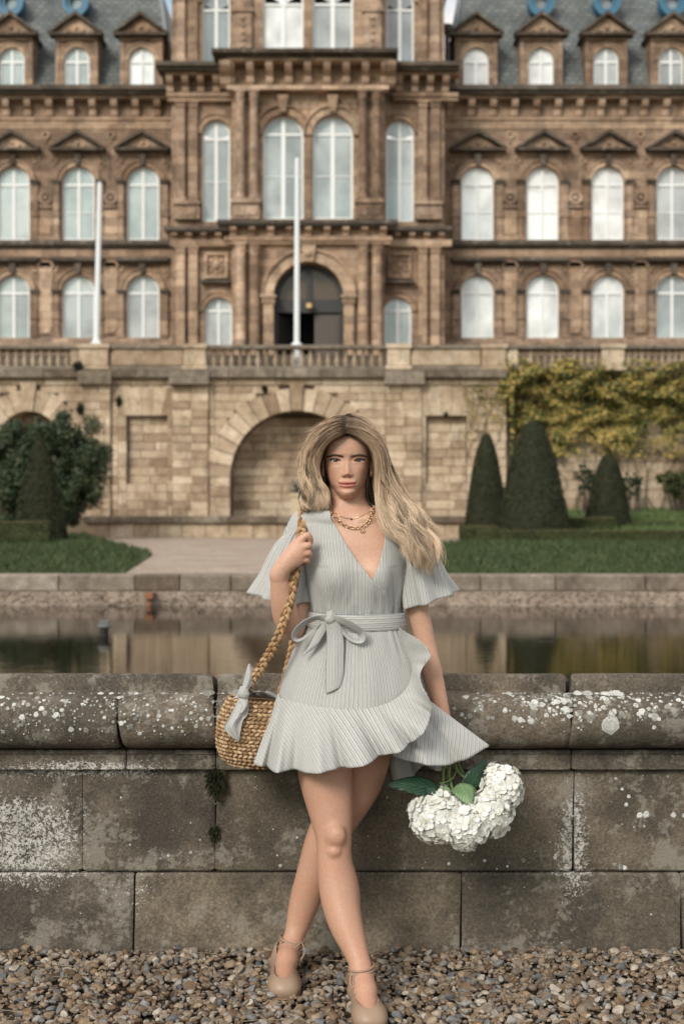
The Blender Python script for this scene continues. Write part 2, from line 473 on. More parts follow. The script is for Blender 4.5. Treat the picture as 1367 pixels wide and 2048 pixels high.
M['ivy'] = mat_leaf('creeper_leaves', [(0.26, (0.040, 0.060, 0.016)), (0.42, (0.105, 0.115, 0.030)), (0.53, (0.30, 0.225, 0.060)), (0.72, (0.50, 0.35, 0.11))], 0.55, 0.62, 0.66)
M['ivy_stem'] = plain('creeper_stem', (0.11, 0.08, 0.05), 0.9)
M['twig'] = plain('bare_twig', (0.17, 0.12, 0.08), 0.9)
M['bark'] = plain('bark', (0.06, 0.045, 0.032), 0.95)
def mat_water():
    m = NT('pond_water', 0.02, 0.5)
    m.color((0.010, 0.0085, 0.005)); m.set('IOR', 1.33)
    v = m.co('Object', scale=(1.0, 3.2, 1.0))
    h = m.math('ADD', m.math('MULTIPLY', m.noise(2.2, 3, 0.5, v), 0.8), m.math('MULTIPLY', m.noise(9.0, 3, 0.5, v), 0.2))
    m.bump(h, 0.035, 0.05)
    return m.m
M['water'] = mat_water()
def mat_edge():
    return mat_terrace('pond_edge_stone', (0.12, 0.098, 0.078), (0.22, 0.18, 0.145), (0.34, 0.29, 0.24), 0.4, 3.0)
M['edge'] = mat_edge()
M['rubble'] = mat_terrace('pond_rubble', (0.17, 0.135, 0.11), (0.27, 0.215, 0.175), (0.37, 0.30, 0.25), 0.35, 4.0, 'island')
M['rust'] = plain('rusty_iron', (0.25, 0.11, 0.055), 0.8)
M['grey_metal'] = plain('grey_pond_pipe', (0.13, 0.13, 0.125), 0.6)
M['moss'] = mat_leaf('moss_and_fern', [(0.2, (0.009, 0.010, 0.005)), (0.5, (0.018, 0.020, 0.008)), (0.9, (0.040, 0.040, 0.016))], 0.8, 20)
# ------------------------------------------------------------------ near wall of the pond
WALL_Y = 4.25
def extrude_profile(prof, x0, x1, nx, rough, shrink=0.006, slant=0.0, seed=0):
    """closed profile [(y,z)...] swept along x with worn ends and an uneven face"""
    prof = np.array(prof); cy, cz = prof.mean(0); n = len(prof)
    xs = [x0, x0+0.004, x0+0.012] + list(np.linspace(x0+0.03, x1-0.03, nx)) + [x1-0.012, x1-0.004, x1]
    rs = np.random.RandomState(seed)
    ph = rs.uniform(0, 6.28, (6,)); fr = rs.uniform(6, 40, (6,)); gz = rs.uniform(10, 60, (6,))
    V = []
    for i, x in enumerate(xs):
        k = {0: shrink*1.7, 1: shrink*0.7, 2: shrink*0.15}.get(min(i, len(xs)-1-i), 0.0)
        dy, dz = prof[:, 0]-cy, prof[:, 1]-cz
        ln = np.hypot(dy, dz)+1e-9
        y = prof[:, 0]-dy/ln*k; z = prof[:, 1]-dz/ln*k
        w = sum(np.sin(fr[j]*x+gz[j]*z+ph[j]) for j in range(6))/6*rough
        V.append(np.stack([x + slant*(z-cz), y + w, z + w*.3], 1))
    m = len(V); V = np.concatenate(V)
    Fq = []
    for i in range(m-1):
        for k in range(n):
            q = (k+1) % n
            Fq.append((i*n+k, i*n+q, (i+1)*n+q, (i+1)*n+k))
    caps = [tuple(range(n))[::-1], tuple((m-1)*n+k for k in range(n))]
    return V, Fq, caps
def wall_block(name, prof, px0, px1, d, parent, rough=0.003, slant=0.0, gap=0.0035, nx=10, seed=0):
    x0, x1 = XX(px0, d)+gap, XX(px1, d)-gap
    V, Fq, caps = extrude_profile(prof, x0, x1, nx, rough, 0.0035, slant, seed)
    bm = bmesh.new(); vs = [bm.verts.new(v) for v in V]
    for f in Fq+caps: bm.faces.new([vs[i] for i in f])
    o = obj_bm(name, bm, M['wallstone'], parent, smooth=True)
    o.data.set_sharp_from_angle(angle=R(38))
    return o
pond_wall = thing('pond_wall', 'long weathered stone wall with rounded coping and white lichen that the woman leans on', 'wall', (0, 4.45, 0))
def arc(cy, cz, r, a0, a1, n, ey=1.0):
    return [(cy+r*ey*math.cos(R(a0+(a1-a0)*i/n)), cz+r*math.sin(R(a0+(a1-a0)*i/n))) for i in range(n+1)]
ROLL = arc(4.212, 0.692, 0.081, 90, 270, 14, 1.0)           # front of the roll from top to bottom
coping_prof = [(4.62, 0.745), (4.24, 0.828), (4.222, 0.826), (4.216, 0.818), (4.214, 0.780), (4.206, 0.7745)] + ROLL[1:-1] + [(4.214, 0.609), (4.232, 0.606), (4.62, 0.606)]
i = 0
for a, b, sl in ((-1400, -560, 0.02), (-560, 238, -0.03), (238, 432, -0.12), (432, 1138, -0.02), (1138, 1905, 0.10), (1905, 2700, 0.0)):
    wall_block('coping_stone', coping_prof, a, b, 4.17, pond_wall, 0.0032, sl, 0.0028, 26, 20+i); i += 1
band_prof = [(4.26, 0.602), (4.224, 0.602), (4.221, 0.598), (4.221, 0.592), (4.226, 0.588), (4.226, 0.552), (4.222, 0.549), (4.222, 0.545), (4.27, 0.542), (4.5, 0.542), (4.5, 0.602)]
for a, b in ((-1300, -420), (-420, 252), (252, 431), (431, 1142), (1142, 1880), (1880, 2600)):
    wall_block('band_stone', band_prof, a, b, 4.222, pond_wall, 0.0018, 0, 0.0015, 12, 40+i); i += 1
def ash(z0, z1, y=WALL_Y):
    b = 0.006
    zs = np.linspace(z0+b, z1-b, 9)
    return [(y+b, z1)] + [(y, z) for z in zs[::-1]] + [(y+b, z0), (4.5, z0), (4.5, z1)]
for a, b, sl in ((-1150, -480, 0), (-480, 165, 0.0), (165, 430, 0.0), (430, 1146, 0.02), (1146, 1820, 0.0), (1820, 2600, 0)):
    wall_block('wall_stone', ash(0.2345, 0.5405), a, b, 4.25, pond_wall, 0.0035, sl, 0.0008 if b == 165 or a == 165 else 0.0028, 14, 60+i); i += 1
for a, b, sl in ((-1300, -600, 0), (-600, 268, 0.02), (268, 921, 0.02), (921, 1361, 0.0), (1361, 1990, -0.03), (1990, 2600, 0)):
    wall_block('wall_stone', ash(-0.08, 0.2305, 4.246), a, b, 4.25, pond_wall, 0.0045, sl, 0.0028, 14, 80+i); i += 1
bm = bmesh.new(); bx(bm, -3.2, 3.2, 4.272, 4.56, -0.1, 0.60); bx(bm, -3.2, 3.2, 4.25, 4.55, 0.60, 0.74)
obj_bm('mortar_core', bm, M['joint'], pond_wall)

# lichen rosettes grown on the coping and the wall face, one joined mass
_pr = [(4.24, 0.828), (4.222, 0.826), (4.216, 0.818), (4.214, 0.780), (4.206, 0.7745)] + ROLL[1:]
_pr = catmull(np.array(_pr), 240); _pl = np.concatenate([[0], np.cumsum(np.linalg.norm(np.diff(_pr, axis=0), axis=1))])
def on_coping(u):
    y = np.interp(u, _pl, _pr[:, 0]); z = np.interp(u, _pl, _pr[:, 1])
    e = 0.003
    ty = np.interp(u+e, _pl, _pr[:, 0])-np.interp(u-e, _pl, _pr[:, 0]); tz = np.interp(u+e, _pl, _pr[:, 1])-np.interp(u-e, _pl, _pr[:, 1])
    l = math.hypot(ty, tz)+1e-9
    return y, z, tz/l, -ty/l        # outward normal (y,z): towards the camera
LV, LF = [], []
def rosette(x, u, r, face=None):
    n = 11; o = len(LV); ph = rng.uniform(0, 6.28)
    def put(dx, du, h):
        if face is None:
            y, z, ny, nz = on_coping(u+du); LV.append((x+dx, y+ny*h, z+nz*h))
        else:
            LV.append((x+dx, face-h, u-du))
    put(0, 0, 0.0012)
    for ring_r, h in ((0.62, 0.0020), (1.0, 0.0006)):
        for k in range(n):
            a = 2*math.pi*k/n+ph; rr = r*ring_r*(1+0.08*math.sin(3*a+ph*2)+rng.uniform(-.12, .12))
            put(rr*math.cos(a), rr*math.sin(a), h)
    for k in range(n):
        q = (k+1) % n
        LF.append((o, o+1+k, o+1+q)); LF.append((o+1+k, o+1+n+k, o+1+n+q)); LF.append((o+1+k, o+1+n+q, o+1+q))
def upx(py):  # photo row on the coping -> profile length
    z = ZZ(py, 4.15); k = np.argmin(np.abs(_pr[60:, 1]-z))+60
    return _pl[k]
for px, py, r in ((1217, 1448, .027), (413, 1369, .019), (470, 1371, .019), (1216, 1357, .014), (1180, 1366, .016), (1228, 1368, .015), (258, 1364, .007), (258, 1386, .012), (196, 1384, .009), (1305, 1432, .013), (1240, 1388, .018), (1160, 1378, .014), (75, 1428, .008), (112, 1431, .008), (128, 1428, .007), (369, 1395, .008), (1016, 1357, .006), (268, 1380, .008), (1090, 1430, .010), (1130, 1420, .012), (1345, 1420, .010)):
    rosette(XX(px, 4.15), upx(py), r)
for k in range(430):                                    # right hand cluster
    px = rng.triangular(880, 1500, 1130); py = 1391+abs(rng.gauss(0, 26))
    if py > 1478: continue
    rosette(XX(px, 4.15), upx(py), min(.0105, .0022+rng.expovariate(1/.0024)))
for k in range(760):                                    # scattered on the left and beyond
    px = rng.uniform(-260, 640); py = rng.triangular(1392, 1490, 1400)
    rosette(XX(px, 4.15), upx(py), min(.0085, .0016+rng.expovariate(1/.0020)))
for k in range(160):
    rosette(XX(rng.uniform(-200, 1600), 4.2), upx(rng.uniform(1353, 1382)), .0015+rng.expovariate(1/.0016))
for px, py, r in ((1152, 1625, .0), (1278, 1630, .009), (1345, 1630, .008), (1049, 1631, .008), (1243, 1578, .005), (1230, 1557, .005), (1256, 1593, .006), (1251, 1609, .006), (1291, 1629, .010), (1367, 1631, .007), (1334, 1553, .004), (1045, 1721, .0075), (1109, 1715, .006), (1110, 1710, .005), (1017, 1725, .005), (968, 1721, .005), (1228, 1729, .007), (1240, 1734, .009), (1248, 1735, .007), (947, 1817, .007), (897, 1727, .005), (322, 1717, .005), (337, 1711, .004), (394, 1704, .005), (561, 1731, .006), (757, 1786, .005), (810, 1815, .005), (546, 1658, .003), (285, 1740, .003), (360, 1725, .004), (377, 1720, .003)):
    if r > 0: rosette(XX(px, 4.25), ZZ(py, 4.25), r, WALL_Y-0.001)
for k in range(420):
    px, py = rng.uniform(-200, 1500), rng.uniform(1550, 1890)
    rosette(XX(px, 4.25), ZZ(py, 4.25), .0012+rng.expovariate(1/.0007), WALL_Y-0.002)
tag(obj_raw('lichen', LV, LF, M['lichen'], pond_wall, smooth=False), kind='stuff')

# small ferns and moss rooted in the upright joint
def fern(name, label, px, py, d, r, n, seed):
    rr = random.Random(seed); c = W(px, py, d); V, Fc = [], []
    for k in range(n):
        a = rr.uniform(0, 6.28); el = rr.uniform(-0.9, 0.9); l = r*rr.uniform(.2, .62)
        dv = Vector((math.cos(a)*math.cos(el), -abs(math.sin(a)*math.cos(el))*.7, math.sin(el)*1.0-0.25))
        side = dv.cross(Vector((rr.uniform(-1, 1), rr.uniform(-1, 1), rr.uniform(-1, 1)))).normalized()*l*.24
        st = c + Vector((rr.gauss(0, r*.30), 0.003, rr.gauss(0, r*.50)))
        m1 = st+dv*l*.5; tip = st+dv*l+Vector((0, 0, -l*.25))
        o = len(V); V += [st, m1+side, tip, m1-side]; Fc.append((o, o+1, o+2, o+3))
    return tag(obj_raw(name, V, Fc, M['moss']), label, 'plant', 'weeds in the wall joint')
fern('wall_fern', 'larger dark tuft of fern just below the wall coping beside the basket', 432, 1562, 4.225, .034, 700, 1)
fern('wall_fern', 'small dark tuft of moss lower down the upright joint of the wall', 430, 1666, 4.243, .022, 340, 2)
fern('wall_fern', 'thin strip of moss along the upper joint of the coping right of the woman', 1138, 1352, 4.235, .014, 60, 3)

# ------------------------------------------------------------------ ground on this side, and its gravel
bm = bmesh.new()
n = 40
gv = [[bm.verts.new((-6+12*i/n, -3+7.3*j/n, 0.004*math.sin(i*1.7+j)*math.cos(j*1.3)-0.012)) for i in range(n+1)] for j in range(n+1)]
for j in range(n):
    for i in range(n):
        bm.faces.new((gv[j][i], gv[j][i+1], gv[j+1][i+1], gv[j+1][i]))
tag(obj_bm('gravel_ground', bm, M['soil']), kind='structure')

def mat_pebble():
    m = NT('river_pebbles', 0.6, 0.35)
    c = m.ramp(m.island(), [(0.0, (0.067, 0.048, 0.033)), (0.16, (0.195, 0.122, 0.070)), (0.30, (0.305, 0.219, 0.141)), (0.45, (0.159, 0.125, 0.096)), (0.58, (0.329, 0.250, 0.173)), (0.70, (0.104, 0.106, 0.110)), (0.80, (0.220, 0.215, 0.205)), (0.90, (0.439, 0.375, 0.301)), (1.0, (0.122, 0.077, 0.049))])
    c = m.mix(1.0, c, m.ramp(m.noise(90, 5, 0.7), [(0.3, 0.62), (0.7, 1.3)]), 'MULTIPLY')
    m.color(c); m.bump(m.noise(140, 4, 0.7), 0.4, 0.002)
    return m.m
M['pebble'] = mat_pebble()
ICO1, ICO2 = ico(1), ico(2)
def scatter_stones(pos, size, lib, rs, flat=(0.42, 0.78)):
    V, Fc, o = [], [], 0
    lv, lf = lib
    shapes = []
    for k in range(14):
        p = lv.copy()
        for q in range(6):
            nrm = rs.normal(size=3); nrm /= np.linalg.norm(nrm); dd = rs.uniform(.38, .78)
            s = p@nrm; p = p-np.clip(s-dd, 0, None)[:, None]*nrm*0.85
        p *= 1+rs.normal(scale=.05, size=(len(p), 1))
        shapes.append(p)
    for c, s in zip(pos, size):
        p = shapes[rs.randint(14)]*np.array([1.0, rs.uniform(.62, 1), rs.uniform(*flat)])*s
        a, b, g = rs.uniform(0, 6.28), rs.normal(scale=.35), rs.normal(scale=.35)
        ca, sa = math.cos(a), math.sin(a); Rz = np.array([[ca, -sa, 0], [sa, ca, 0], [0, 0, 1]])
        Rx = np.array([[1, 0, 0], [0, math.cos(b), -math.sin(b)], [0, math.sin(b), math.cos(b)]])
        Ry = np.array([[math.cos(g), 0, math.sin(g)], [0, 1, 0], [-math.sin(g), 0, math.cos(g)]])
        V.append(p@(Rz@Rx@Ry).T+c); Fc.append(lf+o); o += len(p)
    return np.concatenate(V), np.concatenate(Fc)
rs = np.random.RandomState(5)
def patch(x, y):   # bare dirt shows where this is low
    return 0.5+0.5*np.sin(2.1*x+1.3+np.sin(5*y))*np.cos(6.5*y+1.1*x) - 0.55*np.exp(-((x+0.45)/.33)**2-((y-3.93)/.10)**2) - 0.4*np.exp(-((x+0.15)/.3)**2-((y-4.1)/.05)**2)
N0 = 15000
px_ = rs.uniform(-1.35, 1.35, N0); py_ = rs.uniform(3.25, 4.238, N0)
keep = patch(px_, py_) + rs.uniform(-.35, .75, N0) > 0.27
px_, py_ = px_[keep], py_[keep]
sz_ = np.clip(rs.lognormal(math.log(.0092), .40, len(px_)), .004, .019)
lay = rs.uniform(0, 1, len(px_))
pz_ = -0.010+sz_*.5+lay*.012
V1, F1 = scatter_stones(np.stack([px_, py_, pz_], 1), sz_, ICO2 if False else ico(2), rs)
xo = rs.uniform(-2.6, 2.6, 9000); yo = rs.uniform(2.2, 4.235, 9000)
k2 = ~((np.abs(xo) < 1.33) & (yo > 3.27)); xo, yo = xo[k2], yo[k2]
so = np.clip(rs.lognormal(math.log(.012), .3, len(xo)), .006, .02)
V2, F2 = scatter_stones(np.stack([xo, yo, -0.008+so*.5], 1), so, ICO1, rs)
VV, FF = merge_arrays([(V1, F1), (V2, F2)])
g = tag(obj_np('gravel', VV, FF, M['pebble'], smooth=True), kind='stuff')
g.data.set_sharp_from_angle(angle=R(34))
# a few straws lying on the gravel
items = []
for k in range(14):
    a = rng.uniform(-.5, .5); c = np.array([rng.uniform(-1.0, 1.0), rng.uniform(3.6, 4.2), .012]); l = rng.uniform(.02, .06)
    if k == 0: c = np.array([-.86, 3.68, .016]); l = .07; a = -.35
    items.append(tube_arrays([c-[l*math.cos(a), l*math.sin(a), 0], c+[0, 0, .003], c+[l*math.cos(a), l*math.sin(a), 0]], .0012, 5))
V_, F_ = merge_arrays(items)
M['straw'] = plain('dry_straw', (0.24, 0.185, 0.115), 0.8)
tag(obj_np('straw_litter', V_, F_, M['straw']), kind='stuff')
# ------------------------------------------------------------------ pond and far edge
POND_Z = 0.0
bm = bmesh.new(); bx(bm, -40, 40, 4.55, 21, -0.9, -0.8)
tag(obj_bm('pond_bed', bm, M['soil']), kind='structure')
bm = bmesh.new()
v = [bm.verts.new(p) for p in ((-40, 4.54, 0), (40, 4.54, 0), (40, 20.3, 0), (-40, 20.3, 0))]; bm.faces.new(v)
tag(obj_bm('pond_water', bm, M['water']), kind='structure')

pond_edge = thing('pond_edge_wall', 'low stone edge along the far side of the pond above pinkish rubble', 'wall', (0, 20.2, 0))
D_E = 20.0
def edge_prof():
    return [(20.5, 0.425), (20.02, 0.425), (19.985, 0.415), (19.975, 0.40), (19.975, 0.215), (19.99, 0.195), (20.5, 0.195)]
x = -560.0; k = 0
jn = [-1250, -1060, -890, -700, -520, -340, -180, -30, 118, 270, 360, 462, 640, 800, 960, 1110, 1290, 1440, 1600, 1780, 1960, 2140, 2330, 2500]
for a, b in zip(jn, jn[1:]):
    V, Fq, caps = extrude_profile(edge_prof(), XX(a, D_E)+.006, XX(b, D_E)-.006, 8, 0.012, 0.012, 0, 200+k); k += 1
    bm = bmesh.new(); vs = [bm.verts.new(q) for q in V]
    for f in Fq+caps: bm.faces.new([vs[i_] for i_ in f])
    obj_bm('coping_stone', bm, M['edge'], pond_edge)
bm = bmesh.new(); bx(bm, XX(-1300, D_E), XX(2600, D_E), 20.0, 20.5, -0.8, 0.20)
obj_bm('mortar_core', bm, M['mortar'], pond_edge)
rs = np.random.RandomState(9)
P, S = [], []
for k in range(8200):
    x = rs.uniform(XX(-700, D_E), XX(2100, D_E)); t = rs.uniform(0, 1)
    P.append((x, 19.98-0.16*t+rs.normal(scale=.012), 0.185-0.24*t+rs.normal(scale=.012))); S.append(rs.uniform(.012, .034))
V_, F_ = scatter_stones(np.array(P), np.array(S), ICO1, rs)
bm = bmesh.new(); prism(bm, [(0, 0), (1, 0), (1, 1), (0, 1)], 0, 1); bm.free()
V0 = [(x, y, z) for x in (XX(-1300, D_E), XX(2600, D_E)) for y, z in ((19.975, .192), (19.80, -.06), (19.80, -.4), (19.99, -.4), (19.99, .192))]
obj_raw('footing', V0, [(0, 1, 2, 3, 4), (9, 8, 7, 6, 5)]+[(k, (k+1) % 5, (k+1) % 5+5, k+5) for k in range(5)], M['rubble'], pond_edge)
tag(obj_np('rubble', V_, F_, M['rubble'], pond_edge), kind='stuff')

# rusty spout at the edge and grey pipe in the water
t = thing('pond_spout', 'small rusty brown iron spout on the far edge of the pond', 'spout', W(298, 1212, 19.7))
d = 19.7
bm = bmesh.new(); bx(bm, XX(290, d), XX(306, d), 19.62, 19.9, ZZ(1197, d), ZZ(1186, d)); obj_bm('spout_head', bm, M['rust'], t)
bm = bmesh.new(); lathe(bm, XX(298, d), 19.72, [(0.035, -0.05), (0.035, ZZ(1198, d)-.002)], 10); obj_bm('pipe', bm, M['rust'], t, True)
t = thing('pond_fountain_pipe', 'short dark grey pipe standing in the pond water at left', 'pipe', (XX(209, 15), 15, 0))
d = 15.0
bm = bmesh.new(); lathe(bm, XX(209, d), 15, [(0.045, -.3), (0.045, .085), (.075, .09), (.075, .12), (.05, .125)], 12); obj_bm('pipe', bm, M['grey_metal'], t, True)
bm = bmesh.new(); bx(bm, XX(200, d), XX(218, d), 14.96, 15.04, .127, .165); obj_bm('nozzle_plate', bm, M['grey_metal'], t)

# ------------------------------------------------------------------ ground beyond the pond
G_Z = 0.33
def gz(y): return G_Z + max(0.0, (y-30)/26)*0.03
bm = bmesh.new()
ys = [20.45, 24, 28, 32, 36, 40, 44, 48, 52, 56, 66]
rows = [[bm.verts.new((x, y, gz(y))) for x in (-120, -60, -25, -10, -5, 0, 5, 10, 25, 60, 120)] for y in ys]
for a, b in zip(rows, rows[1:]):
    for i in range(len(a)-1): bm.faces.new((a[i], a[i+1], b[i+1], b[i]))
tag(obj_bm('gravel_path', bm, M['path']), kind='structure')
bm = bmesh.new()
v = [bm.verts.new(p) for p in ((-1500, -1500, -0.95), (1500, -1500, -0.95), (1500, 1500, -0.95), (-1500, 1500, -0.95))]; bm.faces.new(v)
tag(obj_bm('ground', bm, M['lawn']), kind='structure')

def grid_patch(quad, n, m, hump=0.0):
    """bilinear patch through 4 corner points"""
    a, b, c, d_ = [np.array(q, float) for q in quad]
    V = []
    for j in range(m+1):
        for i in range(n+1):
            u, w = i/n, j/m
            p = (a*(1-u)+b*u)*(1-w)+(d_*(1-u)+c*u)*w
            p = p+np.array([0, 0, hump*math.sin(math.pi*min(u, 1))*math.sin(math.pi*w)])
            V.append(p)
    Fq = [(j*(n+1)+i, j*(n+1)+i+1, (j+1)*(n+1)+i+1, (j+1)*(n+1)+i) for j in range(m) for i in range(n)]
    return np.array(V), np.array(Fq)
def grd(px, py, z=None):
    z = G_Z if z is None else z
    d = (CAM_H-z)*F/(py-1024.0)
    return (XX(px, d), d, z)
def lawn(name, quads, mat='lawn'):
    V_, F_ = merge_arrays([grid_patch(q, 24, 16, h) for q, h in quads])
    return tag(obj_np(name, V_, F_, M[mat], smooth=True), kind='structure'), V_, F_
yb = 20.5
LW1 = [([(-30, yb, .345), (XX(245, 20.6)-.1, yb+.1, .345), (XX(306, 32.5), 32.5, .36), (-30, 32.5, .40)], .03),
       ([(-30, 32.5, .40), (XX(306, 32.5), 32.5, .36), (XX(170, 46.5), 46.5, .565), (-30, 46.5, .60)], 0.0)]
lawn('lawn', LW1)
LW2 = [([(XX(878, 20.6), yb, .345), (40, yb, .345), (40, 43.0, .40), (XX(885, 43.0), 43.0, .40)], .02)]
lawn('lawn', LW2)
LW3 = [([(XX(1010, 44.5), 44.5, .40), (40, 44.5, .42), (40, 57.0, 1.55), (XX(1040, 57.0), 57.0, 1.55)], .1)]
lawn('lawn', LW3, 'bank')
# grass blades on the lawns in view
def blades(quads, n, rs, h=(.04, .09)):
    V, Fc = [], []
    for q, hump in quads:
        a, b, c, d_ = [np.array(p, float) for p in q]
        k = 0
        while k < n:
            u, w = rs.uniform(), rs.uniform()**1.6
            p = (a*(1-u)+b*u)*(1-w)+(d_*(1-u)+c*u)*w
            p[2] += hump*math.sin(math.pi*u)*math.sin(math.pi*w)
            if abs(p[0]) > p[1]*0.30: 
                k += 0.2; continue
            hh = rs.uniform(*h)*(1+.02*p[1]); an = rs.uniform(0, 6.28); wd = .006+.0004*p[1]
            o = len(V); le = rs.normal(scale=hh*.4, size=2)
            V += [p+[wd*math.cos(an), wd*math.sin(an), -.01], p-[wd*math.cos(an), wd*math.sin(an), .01], p+[le[0], le[1], hh]]
            Fc.append((o, o+1, o+2)); k += 1
    return np.array(V), np.array(Fc)
rs = np.random.RandomState(3)
V_, F_ = merge_arrays([blades(LW1, 12000, rs), blades(LW2, 22000, rs)])
tag(obj_np('grass', V_, F_, M['grass']), kind='stuff')
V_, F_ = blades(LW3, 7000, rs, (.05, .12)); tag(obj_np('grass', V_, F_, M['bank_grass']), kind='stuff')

# ------------------------------------------------------------------ clipped yews, hedges, shrubs
def leaf_cloud(P, Nrm, size, rs, k=3, tilt=0.7):
    """small leaf triangles/quads at points P facing roughly Nrm"""
    n = len(P)
    T = rs.normal(size=(n, 3)); Nn = Nrm+rs.normal(scale=tilt, size=(n, 3)); Nn /= np.linalg.norm(Nn, axis=1)[:, None]
    T -= (T*Nn).sum(1)[:, None]*Nn; T /= np.linalg.norm(T, axis=1)[:, None]+1e-9
    B = np.cross(Nn, T); s = (size*rs.uniform(.6, 1.4, n))[:, None]
    V = np.stack([P-T*s, P+B*s*.5+Nn*s*.15, P+T*s, P-B*s*.5+Nn*s*.15], 1).reshape(-1, 3)
    Fq = np.arange(4*n).reshape(-1, 4)
    return V, Fq
def topiary(px, py_top, py_base, halfw, d, label, zb, seed, power=1.5, lean=0.0):
    rs = np.random.RandomState(seed)
    zt = ZZ(py_top, d); Hh = zt-zb; rb = halfw*d/F
    x0 = XX(px, d)
    t_ = thing('clipped_yew', label, 'topiary', (x0, d, zb), 'clipped yew cones')
    def rad(t):  # t 0 bottom .. 1 top
        return rb*np.clip(1-np.clip(t, 0, 1), 0, 1)**power*(0.95+.05*np.clip(t*8, 0, 1))
    n, m = 40, 46
    V = []
    for j in range(m+1):
        t = j/m
        for i in range(n):
            a = 2*math.pi*i/n
            r = rad(t)*0.955*(1+.03*math.sin(3*a+5*t+seed)+.02*math.sin(7*a-9*t)+.015*math.sin(13*a+20*t))
            V.append((x0+lean*t*Hh+r*math.cos(a), d+r*math.sin(a), zb+t*Hh*.985))
    Fq = [(j*n+i, j*n+(i+1) % n, (j+1)*n+(i+1) % n, (j+1)*n+i) for j in range(m) for i in range(n)]
    core = obj_raw('trimmed_body', V, Fq, M['yew'], t_, smooth=True)
    N = 17000
    t = 1-rs.uniform(0, 1, N)**.62; t = np.where(rs.uniform(size=N) < .2, rs.uniform(0, 1, N), t); a = rs.uniform(0, 6.28, N)
    r = rad(t)*(1+.03*np.sin(3*a+5*t+seed)+.02*np.sin(7*a-9*t)+.015*np.sin(13*a+20*t))*rs.uniform(.95, 1.03, N)
    P = np.stack([x0+lean*t*Hh+r*np.cos(a), d+r*np.sin(a), zb+t*Hh+rs.normal(scale=.01, size=N)], 1)
    Nr = np.stack([np.cos(a), np.sin(a), np.full(N, .35)], 1)
    V, Fq = leaf_cloud(P, Nr, .032, rs)
    tag(obj_np('foliage', V, Fq, M['yew'], t_), kind='stuff')
    bm = bmesh.new(); lathe(bm, x0, d, [(.09, zb-.35), (.07, zb+.1)], 8); obj_bm('trunk', bm, M['bark'], t_)
    return t_
topiary(80, 878, 1048, 54, 41, 'dark clipped yew cone on the left lawn before the shrub', .55, 1, .60)
topiary(972, 867, 1043, 45, 49, 'narrow clipped yew cone at left of the right hand group', .45, 2, .50)
topiary(1067, 840, 1064, 74, 45, 'tallest and widest clipped yew cone in the right hand group', .50, 3, .50, -0.005)
topiary(1215, 909, 1052, 47, 49, 'short rounded clipped yew right of the tallest cone', .62, 4, .44)

def hedge(x0, y0, x1, y1, wid, z0, z1, label, seed, nl=15000):
    rs = np.random.RandomState(seed)
    a = np.array([x0, y0]); b = np.array([x1, y1]); Ln = np.linalg.norm(b-a); u = (b-a)/Ln; nv = np.array([-u[1], u[0]])
    t_ = thing('box_hedge', label, 'hedge', ((x0+x1)/2, (y0+y1)/2, z0), 'low clipped box hedges')
    hw = wid/2; Hh = z1-z0
    sec = [(-hw, 0), (-hw, Hh*.5), (-hw*.98, Hh*.93), (-hw*.85, Hh), (0, Hh*1.01), (hw*.85, Hh), (hw*.98, Hh*.93), (hw, Hh*.5), (hw, 0)]
    n = max(6, int(Ln/.25)); V = []
    for i in range(n+1):
        s = Ln*i/n; e = 0.96
        for w_, h_ in sec:
            q = a+u*s+nv*(w_*e*(1+.05*math.sin(s*2.3+h_*7+seed)))
            V.append((q[0], q[1], z0+h_*e*(1+.02*math.sin(s*3.1+seed))))
    k = len(sec)
    Fc = [(i*k+j, i*k+j+1, (i+1)*k+j+1, (i+1)*k+j) for i in range(n) for j in range(k-1)]
    Fc += [tuple(range(k))[::-1], tuple(n*k+j for j in range(k))]
    obj_raw('trimmed_body', V, Fc, M['box'], t_)
    # foliage: sides and ends, then the sheared top
    per = np.array([Hh, Hh, wid*.0+Hh*wid/Ln])
    N = nl
    s = rs.uniform(0, Ln, N); side = rs.choice([-1, 1], N); h = rs.uniform(0, Hh, N); w_ = side*hw
    endm = rs.uniform(size=N) < wid/(Ln+wid)
    w_ = np.where(endm, rs.uniform(-hw, hw, N), w_); s = np.where(endm, np.where(rs.uniform(size=N) < .5, 0, Ln), s)
    jit = rs.normal(scale=.018, size=(N, 3))
    P = np.stack([a[0]+u[0]*s+nv[0]*w_, a[1]+u[1]*s+nv[1]*w_, z0+h], 1)+jit
    Nr = np.stack([nv[0]*side, nv[1]*side, np.full(N, .2)], 1)
    V, Fq = leaf_cloud(P, Nr, .026, rs)
    tag(obj_np('side_foliage', V, Fq, M['box'], t_), kind='stuff')
    N = int(nl*.7)
    s = rs.uniform(0, Ln, N); w_ = rs.uniform(-hw, hw, N)
    P = np.stack([a[0]+u[0]*s+nv[0]*w_, a[1]+u[1]*s+nv[1]*w_, z0+Hh*(1+.02*np.sin(s*3.1+seed))-.03*(np.abs(w_)/hw)**4], 1)+rs.normal(scale=.012, size=(N, 3))
    V, Fq = leaf_cloud(P, np.tile([0, 0, 1.0], (N, 1)), .026, rs)
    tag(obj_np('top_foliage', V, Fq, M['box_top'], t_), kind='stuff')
    return t_
hedge(-16, 38.0, XX(100, 39.0), 39.0, .9, .38, 1.04, 'box hedge with browned top beside the left lawn', 1, 22000)
hedge(XX(1003, 43.4), 43.4, 24, 43.4, .75, .38, .74, 'long front box hedge behind the right lawn', 2, 30000)
hedge(XX(985, 43.6)-.15, 44.0, XX(950, 49.2)-.15, 49.2, .8, .38, .84, 'box hedge running back towards the terrace under the narrow yew cone', 3, 12000)
